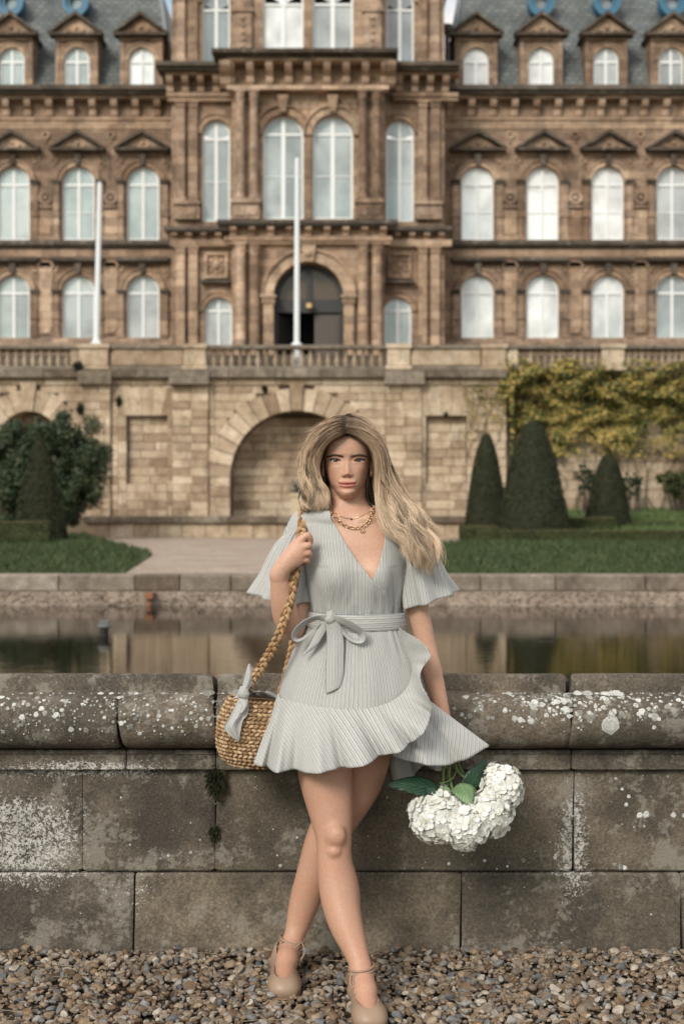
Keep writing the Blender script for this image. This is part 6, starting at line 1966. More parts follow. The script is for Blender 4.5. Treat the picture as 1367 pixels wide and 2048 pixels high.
# ---- ribbons
def ribbon(name, left, right, parent, n=40, m=9, puff=0.0, ufun=None, thick=.0012, crease=0.0):
    """ruled strip between two edge curves given as (px,py,d)"""
    A = catmull([A3(*p) for p in left], n); B = catmull([A3(*p) for p in right], n)
    v = np.linspace(0, 1, m)[None, :, None]
    G = A[:, None]*(1-v)+B[:, None]*v
    vv = np.linspace(0, 1, m)
    G[:, :, 1] -= puff*np.sin(math.pi*vv)[None]
    if crease: G[:, :, 1] += crease*np.sin(vv*3*math.pi)[None]*np.sin(np.linspace(0, math.pi, n))[:, None]
    w = np.linalg.norm(A-B, axis=1).max(); ln = np.concatenate([[0], np.cumsum(np.linalg.norm(np.diff((A+B)/2, axis=0), axis=1))])
    U = np.stack(np.meshgrid(vv*w, ln), 2)
    return cloth(name, G, U, parent, thick)
f0 = 3.870
ribbon('belt_tail', [(650, 1243, f0-.004), (653, 1275, 3.872), (652, 1320, 3.868), (651, 1360, 3.865), (652, 1388, 3.863)], [(676, 1238, f0-.004), (686, 1275, 3.866), (687, 1315, 3.862), (686, 1350, 3.860), (681, 1374, 3.860)], belt, puff=.006, crease=.002)
ribbon('belt_tail', [(641, 1236, f0), (634, 1258, 3.876), (618, 1290, 3.877), (605, 1312, 3.880)], [(662, 1246, f0), (652, 1262, 3.874), (634, 1290, 3.875), (609, 1309, 3.879)], belt, puff=.003)
ribbon('bow_loop', [(652, 1229, 3.858), (628, 1232, 3.850), (604, 1243, 3.845), (586, 1262, 3.850), (584, 1279, 3.862), (596, 1284, 3.870), (616, 1272, 3.872), (640, 1248, 3.868)],
       [(655, 1243, 3.864), (634, 1240, 3.870), (612, 1250, 3.873), (596, 1264, 3.876), (593, 1275, 3.880), (600, 1277, 3.882), (620, 1262, 3.882), (645, 1242, 3.876)], belt, n=60, puff=.001)
ribbon('bow_loop', [(664, 1228, 3.856), (690, 1236, 3.845), (715, 1250, 3.842), (730, 1264, 3.848), (728, 1284, 3.856), (712, 1287, 3.862), (692, 1276, 3.866), (668, 1246, 3.866)],
       [(668, 1242, 3.862), (690, 1252, 3.866), (708, 1262, 3.868), (720, 1270, 3.870), (718, 1279, 3.874), (710, 1279, 3.876), (694, 1268, 3.876), (672, 1240, 3.872)], belt, n=60, puff=.001)
def knot(name, c, r, parent, sq=(1, .8, 1.1)):
    b = bmesh.new(); bmesh.ops.create_uvsphere(b, u_segments=28, v_segments=18, radius=1)
    V = np.array([v.co[:] for v in b.verts]); Fc = [[q.index for q in f.verts] for f in b.faces]; b.free()
    an = np.arctan2(V[:, 0], V[:, 2]); s_ = 1+.07*np.sin(9*an+4*V[:, 1])+.05*np.sin(5*V[:, 2]+3)
    Vw = V*s_[:, None]*np.array(sq)*r+np.array(c)
    return obj_raw(name, Vw, Fc, M['stripe'], parent, smooth=True, uvs=np.stack([V[:, 0]*r*1.6+V[:, 2]*r*.5, V[:, 2]*r], 1))
knot('bow_knot', A3(660, 1236, 3.866), .0165, belt, (.95, .75, 1.15))
# ---- flutter sleeves: open cones from the armhole to a wide hem
def sleeve(name, top_c, top_r, bot, parent, u0, n=120, m=30, folds=7, ph=0.0, amp=.010):
    """top_c centre, top_r (rx,ry) ; bot: list of hem points (px,py,d) going round"""
    t = np.linspace(0, 2*math.pi, n)
    Hm = catmull([A3(*p) for p in bot]+[A3(*bot[0])], n)
    tc = np.array(top_c)
    a0 = math.atan2(Hm[0, 0]-Hm[:, 0].mean(), -(Hm[0, 1]-Hm[:, 1].mean()))
    rows, us = [], []
    for j in range(m):
        v = j/(m-1)
        ang = a0+t*(-1 if False else 1)
        Tp = np.stack([tc[0]+top_r[0]*np.sin(ang), tc[1]-top_r[1]*np.cos(ang), tc[2]+top_r[2]*np.sin(ang)+0*t], 1)
        w = v**.85
        if j == 0: Tp = tc+(Tp-tc)*.30+[0, 0, .004]
        P = Tp*(1-w)+Hm*w
        # shoulder puff, then soft flutes
        P[:, 2] += .022*np.sin(math.pi*min(1, v*1.6))*(1-v)*1.0
        nr = P-P.mean(0); nr /= np.linalg.norm(nr, axis=1)[:, None]+1e-9
        P += nr*(amp*v**1.3*np.sin(folds*t+ph)+.0035*(1-v)*np.sin(22*t))[:, None]
        rows.append(P); us.append(np.stack([t*(.052+.028*v)+u0, np.full(n, v*.2)], 1))
    # closing cap gathered to the bodice
    return cloth(name, np.array(rows), np.array(us), parent)

sleeve('sleeve', A3(603, 1052, 3.985), (.043, .052, .020), [(497, 1185, 3.98), (520, 1194, 3.935), (550, 1203, 3.912), (585, 1208, 3.908), (612, 1206, 3.935), (618, 1196, 4.0), (590, 1186, 4.06), (540, 1181, 4.05)], dress, 0.0, ph=.6)
sleeve('sleeve', A3(812, 1062, 3.985), (.043, .052, -.018), [(813, 1217, 3.935), (845, 1211, 3.912), (880, 1198, 3.925), (912, 1184, 3.975), (900, 1180, 4.05), (860, 1188, 4.07), (822, 1200, 4.04), (808, 1210, 3.985)], dress, 0.3, ph=2.2)
# ------------------------------------------------------------------ shoes
def mat_leather():
    m = NT('tan_leather', 0.42, 0.4)
    c = m.mix(m.noise(18, 4, .6), (0.30, 0.20, 0.138), (0.36, 0.25, 0.175))
    m.color(c); m.bump(m.math('ADD', m.noise(60, 5, .65), m.math('MULTIPLY', m.noise(400, 3, .6), .3)), .18, .004)
    return m.m
M['leather'] = mat_leather()
M['sole'] = plain('tan_sole', (0.20, 0.125, 0.075), .7)
def shoe(ft, yaw_dx, name):
    lo = np.minimum(ft['heel'], ft['toe'])-[.065, .06, .04]; hi = np.maximum(ft['heel'], ft['toe'])+[.065, .06, .11]
    f = Field(np.arange(lo[0], hi[0], .002), np.arange(lo[1], hi[1], .002), np.arange(-.006, .115, .002))
    H, B, T_ = ft['heel'], ft['ball'], ft['toe']
    # heel counter, waist, toe box
    chain(f, [H+[0, .006, .002], H+[0, .010, .034]], [.033, .029], .01, .01)
    chain(f, [H, (H+B)/2+[0, 0, -.002], B], [.034, .035, .039], .01, .02)
    ellip(f, B+[0, .010, .000], (.0425, .062, .030), .02)
    chain(f, [T_+[-.014, .010, -.002], T_+[.012, .010, -.002]], [.021, .021], .01, .02)
    X, Y, Z = np.meshgrid(*f.ax, indexing='ij', sparse=True)
    # opening over the instep, from the heel rim to the vamp
    c = (H*.36+B*.64)+np.array([0, 0, .066]); 
    q = np.sqrt(((X-c[0]-(Y-c[1])*yaw_dx)/.0385)**2+((Y-c[1]-.004)/.122)**2+((Z-c[2])/.060)**2)
    f.d = np.maximum(f.d, -(q-1)*.036)
    # flat sole
    f.d = np.maximum(f.d, (.001-Z))
    sl_ = f.d
    v, q = f.mesh()
    o = obj_np(name, v, q, M['leather'], person, smooth=True)
    # sole edge
    f2 = Field(*f.ax); 
    chain(f2, [H*[1, 1, 0]+[0, .004, .004], (H+B)/2*[1, 1, 0]+[0, 0, .004], B*[1, 1, 0]+[0, 0, .004], T_*[1, 1, 0]+[0, .004, .004]], [.031, .031, .043, .036], .01, .01, 16)
    f2.d = np.maximum(f2.d, np.abs(Z-.0035)-.0035)
    v, q = f2.mesh(); obj_np('sole', v, q, M['sole'], o, smooth=True)
    return o
def ankle_ties(o, c, r, tilt, bow, seed):
    it = []
    c = np.array(c)
    t = np.linspace(0, 2*math.pi, 40)
    for k, dz in enumerate((0, .007, -.006)):
        P = np.stack([c[0]+r*np.cos(t), c[1]+r*np.sin(t), c[2]+dz+tilt*np.cos(t+.5*k)+.003*np.sin(2*t+k)], 1)
        it.append(tube_arrays(P, .0028, 6))
    for b in bow:
        it.append(tube_arrays(catmull([A3(*p) for p in b], 18), .0022, 6))
    V, Fq = merge_arrays(it); obj_np('ankle_tie', V, Fq, M['leather'], o, smooth=True)
s1 = shoe(FT_B, .0, 'shoe')
ankle_ties(s1, A3(584, 1882, 4.018), .0345, -.006, [[(602, 1884, 3.99), (597, 1890, 3.98), (583, 1902, 3.975), (571, 1914, 3.97), (572, 1917, 3.97), (586, 1906, 3.975), (600, 1891, 3.985)], [(602, 1884, 3.99), (607, 1893, 3.985), (609, 1905, 3.98), (603, 1918, 3.975), (597, 1930, 3.97)], [(566, 1884, 3.99), (556, 1893, 4.01), (548, 1897, 4.04)]], 1)
s2 = shoe(FT_F, -.05, 'shoe')
ankle_ties(s2, A3(722, 1941, 3.757), .0340, .008, [[(703, 1947, 3.73), (699, 1958, 3.72), (702, 1972, 3.71), (706, 1976, 3.705), (705, 1962, 3.715)], [(703, 1947, 3.73), (708, 1960, 3.72), (709, 1990, 3.69)]], 2)

# ------------------------------------------------------------------ necklaces
M['gold'] = plain('gold', (0.74, 0.50, 0.30), .26, .5, 1.0)
def on_chest(px, py, out):
    p = A3(px, py, 3.90); y = front_y(p[0], p[2]); 
    y = y if y else 3.93
    d = y; q = A3(px, py, d); y2 = front_y(q[0], q[2]); return np.array([q[0], (y2 if y2 else y)-out, q[2]])
nk = catmull([on_chest(*p, .004) for p in ((655, 1008), (660, 1020), (667, 1031), (678, 1043), (692, 1052), (708, 1056), (724, 1053), (736, 1043), (742, 1030), (745, 1014))], 200)
ln = np.concatenate([[0], np.cumsum(np.linalg.norm(np.diff(nk, axis=0), axis=1))])
nl = 29; items = []
a_ = np.linspace(0, 2*math.pi, 15)
for k in range(nl):
    s_ = (k+.5)/nl*ln[-1]
    c = np.array([np.interp(s_, ln, nk[:, i]) for i in range(3)]); c2 = np.array([np.interp(s_+.001, ln, nk[:, i]) for i in range(3)])
    T_ = c2-c; T_ /= np.linalg.norm(T_); Nn = np.array([0, -1, .2]); Nn -= T_*(Nn@T_); Nn /= np.linalg.norm(Nn); Bn = np.cross(T_, Nn)
    if k % 2: u = Bn*.72+Nn*.69
    else: u = Bn*.95-Nn*.31
    P = c+np.cos(a_)[:, None]*T_*.0050+np.sin(a_)[:, None]*u*.0042
    items.append(tube_arrays(P, .00125, 6))
V, Fq = merge_arrays(items); neck1 = obj_np('chain_necklace', V, Fq, M['gold'], person, smooth=True)
fine = catmull([on_chest(*p, .0030) for p in ((657, 1004), (664, 1018), (676, 1030), (702, 1037), (724, 1031), (738, 1024), (745, 1012))], 80)
V, Fq = tube_arrays(fine, .0007, 5); neck2 = obj_np('fine_necklace', V, Fq, M['gold'], person, smooth=True)
M['garnet'] = plain('dark_bead', (0.06, 0.02, 0.015), .2)
b = bmesh.new(); bmesh.ops.create_icosphere(b, subdivisions=2, radius=.0028, matrix=Matrix.Translation(on_chest(702, 1038, .003))); obj_bm('bead', b, M['garnet'], neck2, True)
it = []; c = on_chest(725, 1062, .003)
for dx, dz in ((-.0035, 0), (.0035, 0), (0, .0035), (0, -.0035)):
    P = c+np.stack([dx+np.cos(a_)*.0030, 0*a_, dz+np.sin(a_)*.0030], 1); it.append(tube_arrays(P, .0010, 6))
it.append(tube_arrays([on_chest(727, 1053, .003), c+[0, 0, .006]], .0008, 5))
V, Fq = merge_arrays(it); obj_np('clover_pendant', V, Fq, M['gold'], neck1, True)

# ------------------------------------------------------------------ basket bag
def mat_straw(name, a, b_, c3):
    m = NT(name, .75, .3)
    c = m.ramp(m.math('ADD', m.math('MULTIPLY', m.island(), .6), m.math('MULTIPLY', m.noise(90, 3, .6), .4)), [(.2, a), (.5, b_), (.8, c3)])
    m.color(c); m.bump(m.noise(1, 3, .6, m.co('Object', scale=(700, 700, 160))), .5, .002)
    return m.m
M['weave'] = mat_straw('water_hyacinth_weave', (0.23, 0.13, 0.062), (0.43, 0.272, 0.148), (0.61, 0.435, 0.27))
M['rope'] = mat_straw('braided_straw_rope', (0.22, 0.118, 0.055), (0.40, 0.235, 0.118), (0.57, 0.385, 0.22))
BD = 4.02
bc = A3(513, 1460, BD)
bag = thing('basket_bag', 'round woven straw basket bag with braided shoulder strap hanging from the woman\'s shoulder', 'bag', (bc[0], bc[1], ZZ(1528, BD)))
BP = np.array([(1531, 46), (1525, 58), (1514, 68), (1498, 75), (1478, 78), (1456, 78), (1436, 75), (1418, 69), (1404, 62), (1396, 58)], float)
BPs = catmull(BP, 120)
tiltm = Matrix.Rotation(R(4), 3, 'Y')
def bk_pt(row_py, ang, out=0.0):
    r = np.interp(-row_py, -BPs[:, 0], BPs[:, 1])*BD/F+out
    p = Vector((r*math.cos(ang), r*.82*math.sin(ang), -(row_py-1460)*BD/F))
    return np.array(tiltm @ p)+bc
it = []
uv_v, uv_f = ico(1)
rows_ = np.linspace(1528, 1399, 18)
core = []
for j, py in enumerate(rows_):
    r = np.interp(-py, -BPs[:, 0], BPs[:, 1])*BD/F
    n = max(20, int(2*math.pi*r*.92/.0132))
    for k in range(n):
        a0 = 2*math.pi*(k+.5*(j % 2)+rng.uniform(-.12, .12))/n
        c = bk_pt(py, a0, .001+rng.uniform(-.0012, .0012)); tq = bk_pt(py, a0+.05)-bk_pt(py, a0-.05); tq /= np.linalg.norm(tq)
        up = bk_pt(py-4, a0)-bk_pt(py+4, a0); up /= np.linalg.norm(up); nr = np.cross(tq, up)
        sl = (.42 if j % 2 else -.42)+rng.uniform(-.1, .1); ax = tq*math.cos(sl)+up*math.sin(sl); bx_ = np.cross(nr, ax)
        S = np.stack([ax*.0096, bx_*.0047, nr*.0046])
        it.append((uv_v@S+c, uv_f))
V, Fc = merge_arrays(it); tag(obj_np('woven_body', V, Fc, M['weave'], bag, smooth=True), kind='stuff')
G = [[bk_pt(py, 2*math.pi*i/40, -.005) for i in range(40)] for py in np.linspace(1531, 1398, 14)]
V = np.array(G).reshape(-1, 3); Fq = grid_faces(40, 14, True)
obj_raw('inner_wall', list(V)+[tuple(bk_pt(1530, 0)*0+np.array(bc)+[0, 0, -(1530-1460)*BD/F])], [tuple(f) for f in Fq]+[(k, 14*40, (k+1) % 40) for k in range(40)], M['weave'], bag, True)
def braid(name, path, parent, R_=.0078, sr=.0066, pitch=.058, nper=26):
    C = catmull([np.array(p) for p in path], 400); s = np.concatenate([[0], np.cumsum(np.linalg.norm(np.diff(C, axis=0), axis=1))])
    n = int(s[-1]/pitch*nper); u = np.linspace(0, s[-1], n); C = np.stack([np.interp(u, s, C[:, i]) for i in range(3)], 1)
    T_ = np.gradient(C, axis=0); T_ /= np.linalg.norm(T_, axis=1)[:, None]
    view = np.array([0, -1.0, 0]); S_ = np.cross(T_, view); S_ /= np.linalg.norm(S_, axis=1)[:, None]; N_ = np.cross(S_, T_)
    it = []
    for k in range(3):
        ph = 2*math.pi*u/pitch+2*math.pi*k/3
        P = C+S_*(R_*np.sin(ph))[:, None]+N_*(R_*.55*np.sin(2*ph))[:, None]
        # each strand is two twisted plies with loose fibres
        Tq = np.gradient(P, axis=0); Tq /= np.linalg.norm(Tq, axis=1)[:, None]; Sq = np.cross(Tq, view); Sq /= np.linalg.norm(Sq, axis=1)[:, None]; Nq = np.cross(Sq, Tq)
        for q in range(3):
            a0 = 2*math.pi*u/.034+2*math.pi*q/3
            it.append(tube_arrays(P+Sq*(sr*.5*np.cos(a0))[:, None]+Nq*(sr*.5*np.sin(a0))[:, None], sr*.62, 5))
    for k in range(40):
        i = rng.randrange(n-3); o_ = np.array([rng.gauss(0, .012), rng.gauss(-.004, .006), rng.gauss(0, .012)])
        it.append(tube_arrays([C[i]+S_[i]*rng.uniform(-.01, .01), C[i]+o_*.6+S_[i]*.006, C[i]+o_], .0007, 3))
    V, Fq = merge_arrays(it); return obj_np(name, V, Fq, M['rope'], parent, smooth=True)
sh = A3(606, 1031, 3.975)
braid('strap', [sh+[.012, .10, -.03], sh+[.006, .05, .010], sh+[0, -.005, .016], A3(604, 1052, 3.930), A3(600, 1080, 3.876), A3(598, 1103, 3.866), A3(590, 1148, 3.868), A3(577, 1210, 3.862), A3(556, 1275, 3.872), A3(525, 1330, 3.915), A3(498, 1372, 3.95), A3(484, 1400, 3.96)], bag)
braid('strap', [sh+[.012, .10, -.03], A3(604, 1150, 4.085), A3(588, 1280, 4.085), A3(571, 1360, 4.09), A3(563, 1385, 4.085), A3(556, 1412, 4.08)], bag)
# striped scarf knotted at the rim, and the lining that shows behind it
bx_px = lambda l, r, **k: ribbon('scarf', l, r, bag, **k)
ribbon('scarf_end', [(483, 1386, 3.930), (485, 1368, 3.927), (490, 1347, 3.927), (497, 1328, 3.935)], [(496, 1380, 3.935), (506, 1366, 3.935), (511, 1347, 3.937), (500, 1327, 3.937)], bag, puff=.006, crease=.003)
ribbon('scarf_end', [(480, 1392, 3.928), (468, 1415, 3.921), (455, 1440, 3.917), (448, 1456, 3.917), (462, 1473, 3.919), (477, 1483, 3.921)], [(494, 1392, 3.928), (497, 1412, 3.923), (494, 1430, 3.919), (486, 1440, 3.917), (481, 1462, 3.919), (478, 1483, 3.921)], bag, puff=.006, crease=.006, n=50, m=15)
ribbon('scarf_end', [(478, 1402, 3.921), (483, 1418, 3.915), (478, 1425, 3.913)], [(496, 1398, 3.923), (494, 1412, 3.911), (486, 1426, 3.909)], bag, puff=.008, n=20)
o = knot('scarf_knot', A3(487, 1386, 3.928), .0185, bag, (.85, .75, 1.05))
G = []; U = []
for j in range(14):
    v = j/13
    row = []; ur = []
    for i in range(36):
        a0 = math.pi*1.02*i/35-.02; r = (1-v)**.6
        p = bk_pt(1401-v*17*(1+.12*math.sin(5*a0)), a0, -.010-.05*v)+[0, .012*math.sin(3*a0)*v, .010*math.sin(7*a0)*v*(1-v)*2]
        row.append(p); ur.append((a0*.06, v*.05))
    G.append(row); U.append(ur)
cloth('lining', np.array(G), np.array(U), bag)

# ------------------------------------------------------------------ hydrangeas
def mat_petal():
    m = NT('white_petal', .6, .3)
    c = m.ramp(m.math('ADD', m.math('MULTIPLY', m.island(), .5), m.math('MULTIPLY', m.noise(26, 3, .6), .5)), [(.2, (.72, .69, .58)), (.45, (.82, .80, .74)), (.8, (.88, .87, .84))])
    m.color(c); m.set('Subsurface Weight', .30); m.set('Subsurface Scale', .010); m.b.inputs['Subsurface Radius'].default_value = (1, .95, .85)
    m.bump(m.noise(260, 3, .6), .25, .002)
    return m.m
M['petal'] = mat_petal()
def mat_hleaf(name, lo, hi, vein):
    m = NT(name, .42, .5)
    uv = m.sep(m.co('UV')); au = m.math('ABSOLUTE', m.math('SUBTRACT', uv[0], .5))
    t = m.math('FRACT', m.math('SUBTRACT', m.math('MULTIPLY', uv[1], 7.0), m.math('MULTIPLY', au, 5.5)))
    v1 = m.math('LESS_THAN', m.math('ABSOLUTE', m.math('SUBTRACT', t, .5)), .06); v2 = m.math('LESS_THAN', au, .018)
    vv = m.math('MAXIMUM', v1, v2)
    c = m.mix(m.noise(40, 5, .6), lo, hi); c = m.mix(m.math('MULTIPLY', vv, .65), c, vein)
    m.color(c)
    m.bump(m.math('ADD', m.math('MULTIPLY', m.math('PINGPONG', t, .5), .8), m.math('MULTIPLY', m.noise(120, 3), .25)), .4, .006)
    return m.m
M['leaf_dark'] = mat_hleaf('dark_hydrangea_leaf', (0.010, 0.040, 0.020), (0.022, 0.062, 0.030), (0.045, 0.11, 0.055))
M['leaf_pale'] = mat_hleaf('pale_leaf_underside', (0.115, 0.20, 0.085), (0.17, 0.265, 0.12), (0.28, 0.38, 0.21))
M['stem'] = plain('green_flower_stem', (0.13, 0.20, 0.055), .5)
bq = thing('hydrangea_bouquet', 'bunch of white hydrangeas held upside down in the woman\'s lowered hand', 'flowers', tuple(ST))
def floret(c, nrm, r, rs_):
    T_ = rs_.normal(size=3); T_ -= nrm*(T_@nrm); T_ /= np.linalg.norm(T_); B_ = np.cross(nrm, T_); V, Fc = [], []
    for k in range(4):
        a0 = k*math.pi/2+rs_.normal(scale=.12); d = T_*math.cos(a0)+B_*math.sin(a0); e = -T_*math.sin(a0)+B_*math.cos(a0)
        o = len(V); rr = r*rs_.uniform(.85, 1.12); cup = rs_.uniform(.1, .9)
        for u, w, h in ((.04, 0, .0), (.45, .50, .18), (.85, .46, .32), (1.05, 0, .30), (.85, -.46, .32), (.45, -.50, .18), (.6, 0, .10)):
            V.append(c+d*u*rr+e*w*rr+nrm*(h*cup*1.2+rs_.normal(scale=.03))*rr)
        for p, q in ((0, 1), (1, 2), (2, 3), (3, 4), (4, 5), (5, 0)): Fc.append((o+p, o+q, o+6))
    return np.array(V), np.array(Fc)
def head(px, py, d, r, n, seed, squash=(1, .9, .9)):
    rs_ = np.random.RandomState(seed); c = A3(px, py, d); r = r*d/F
    b = bmesh.new(); bmesh.ops.create_icosphere(b, subdivisions=3, radius=r*.74, matrix=Matrix.Translation(c)@Matrix.Diagonal((*squash, 1)))
    hd = obj_bm('flower_head', b, M['petal'], bq, True)
    items = []
    for k in range(n):
        z = 1-2*(k+.5)/n; a0 = k*2.39996; s_ = math.sqrt(1-z*z)
        nr = np.array([s_*math.cos(a0), s_*math.sin(a0), z])+rs_.normal(scale=.26, size=3); nr /= np.linalg.norm(nr)
        lump = 1+.09*math.sin(4*nr[0]+seed)*math.cos(5*nr[2]+2*seed)+.05*math.sin(9*nr[0]-7*nr[2])
        items.append(floret(c+nr*np.array(squash)*r*lump*rs_.uniform(.82, 1.04), nr, .0165*rs_.uniform(.8, 1.25), rs_))
    V, Fc = merge_arrays(items); tag(obj_np('florets', V, Fc, M['petal'], hd), kind='stuff')
HD = [(876, 1634, 3.915, 56, 400, 1, (1, .9, .93)), (929, 1650, 3.895, 46, 320, 2, (1, .9, .95)), (973, 1626, 3.92, 48, 340, 3, (1, .9, .95)), (1002, 1577, 3.935, 45, 320, 4, (.88, .9, 1.05))]
for h in HD: head(*h)
def leaf(base, tip, width, nrm, mat, bend=.12, n=16, m=9, fold=.12):
    b, t = A3(*base), A3(*tip); ax = t-b; L_ = np.linalg.norm(ax); ax /= L_; nr = np.array(nrm, float); nr -= ax*(nr@ax); nr /= np.linalg.norm(nr); sd = np.cross(ax, nr)
    rows, us = [], []
    for j in range(n):
        v = j/(n-1); w = width*(math.sin(math.pi*min(1, v**.72))**.85)*(1-.12*v)+.0006
        w *= 1+.05*(j % 2)
        us.append([(i/(m-1), v) for i in range(m)])
        rows.append([b+ax*L_*v+sd*w*(2*i/(m-1)-1)+nr*(bend*L_*math.sin(math.pi*v)-fold*w*abs(2*i/(m-1)-1)**1.5+.06*w*math.sin(9*v+5*i/m)) for i in range(m)])
    G = np.array(rows)
    o = obj_np('leaf', G.reshape(-1, 3), grid_faces(m, n), mat, bq, True, uvs=np.array(us).reshape(-1, 2)); sm = o.modifiers.new('thickness', 'SOLIDIFY'); sm.thickness = .0009
    return o
leaf((882, 1580, 3.925), (769, 1569, 3.90), .029, (.1, -.8, .6), M['leaf_dark'], .10)
leaf((924, 1590, 3.93), (974, 1515, 3.95), .028, (.3, -1, -.1), M['leaf_dark'], .05)
leaf((918, 1566, 3.92), (940, 1612, 3.875), .030, (.25, -1, .35), M['leaf_pale'], .10)
leaf((886, 1572, 3.905), (901, 1600, 3.885), .012, (.2, -1, .4), M['leaf_pale'], .1)
leaf((850, 1578, 3.90), (899, 1600, 3.88), .010, (-.3, -1, .6), M['leaf_dark'], .1)
leaf((902, 1600, 3.94), (945, 1625, 3.93), .030, (0, -1, .1), M['leaf_dark'], .05)
leaf((880, 1605, 3.95), (905, 1560, 3.955), .030, (0, -1, .1), M['leaf_dark'], .05)
def stem(pts, r):
    C = catmull([A3(*p) for p in pts], 24); rr = np.full(24, r); rr[11:13] *= 1.35
    V, Fq = tube_arrays(C, rr, 8); obj_np('stem', V, Fq, M['stem'], bq, True)
stem([(899, 1462, 3.985), (893, 1505, 3.985), (886, 1540, 3.955), (886, 1572, 3.935), (882, 1610, 3.92)], .0040)
stem([(903, 1458, 3.988), (899, 1505, 3.985), (897, 1545, 3.95), (905, 1580, 3.93), (921, 1620, 3.91)], .0044)
stem([(905, 1460, 3.985), (908, 1510, 3.985), (912, 1538, 3.955), (930, 1558, 3.94), (965, 1600, 3.93)], .0038)
stem([(908, 1462, 3.99), (911, 1508, 3.99), (924, 1545, 3.965), (950, 1562, 3.955), (990, 1580, 3.945)], .0036)
stem([(912, 1540, 3.955), (905, 1555, 3.93), (890, 1565, 3.92), (878, 1566, 3.92)], .0022)
# ------------------------------------------------------------------ hair
def mat_hair():
    m = NT('blonde_hair', .5, .3)
    m.color(m.attr('Col'))
    m.set('Anisotropic', .5)
    return m.m
M['hair'] = mat_hair()
GL = [  # locks on the left of the photo, from the hairline outwards and back
 [(693, 866, 3.874), (665.6, 872, 3.866), (647.2, 886, 3.872), (637, 906, 3.886), (632, 935, 3.902), (636, 962, 3.914), (644, 985, 3.92), (650.5, 1006, 3.918), (637.5, 1026, 3.912)],
 [(693, 856, 3.868), (666, 860, 3.852), (644, 873, 3.850), (627, 891, 3.856), (619, 915, 3.868), (623, 945, 3.884), (632, 975, 3.897), (637.5, 1002, 3.904), (627.5, 1030, 3.906)],
 [(693,844,3.878),(666,852,3.856),(645,866,3.850),(626,886,3.856),(611,906,3.868),(613,930,3.88),(616,960,3.893),(620,990,3.903),(618,1028,3.91)],
 [(693,833,3.903),(666,845,3.885),(648,860,3.878),(632,882,3.882),(618,906,3.892),(610,935,3.902),(606,965,3.91),(605,995,3.914),(611,1030,3.918)],
 [(693,830,3.95),(668,839,3.945),(650,856,3.946),(637,882,3.95),(628,912,3.955),(620,945,3.96),(615,978,3.962),(618,1008,3.962),(628,1034,3.962)],
 [(693,834,4.0),(672,843,4.01),(656,864,4.02),(646,898,4.02),(642,935,4.015),(642,968,4.01),(648,998,4.005),(654,1020,4.0),(655,1032,4.0)]]
GR = [
 [(691, 866, 3.874), (718.4, 872, 3.866), (738.8, 886, 3.872), (751, 906, 3.886), (757, 935, 3.902), (757, 965, 3.914), (755, 992, 3.918), (757.5, 1022, 3.908), (773.5, 1055, 3.888), (797.5, 1090, 3.874), (820.5, 1122, 3.868), (841.5, 1150, 3.868)],
 [(691, 854, 3.868), (719, 859, 3.852), (741, 872, 3.85), (757, 892, 3.857), (764, 918, 3.868), (767, 945, 3.88), (772, 975, 3.884), (782.5, 1005, 3.876), (802.5, 1038, 3.864), (824.5, 1072, 3.856), (842.5, 1108, 3.855), (848.5, 1156, 3.86)],
 [(691,843,3.878),(719,850,3.856),(740,864,3.851),(756,885,3.858),(766,910,3.87),(772,938,3.882),(782,968,3.886),(798,1000,3.878),(820,1032,3.866),(841,1066,3.858),(855,1104,3.858),(852,1152,3.864)],
 [(691,832,3.902),(720,842,3.884),(741,859,3.878),(758,884,3.884),(768,910,3.894),(777,936,3.902),(790,963,3.9),(806,992,3.892),(826,1020,3.88),(846,1052,3.872),(861,1088,3.87),(860,1142,3.876)],
 [(691,830,3.95),(718,838,3.945),(740,855,3.946),(755,880,3.95),(764,908,3.956),(770,938,3.96),(780,970,3.956),(797,1003,3.945),(818,1036,3.93),(836,1070,3.918),(848,1105,3.912),(848,1146,3.91)],
 [(691,834,4.0),(714,843,4.01),(731,864,4.02),(743,900,4.02),(748,938,4.012),(752,972,4.0),(763,1003,3.985),(780,1035,3.965),(798,1066,3.945),(816,1096,3.93),(828,1120,3.92),(834,1138,3.915)]]
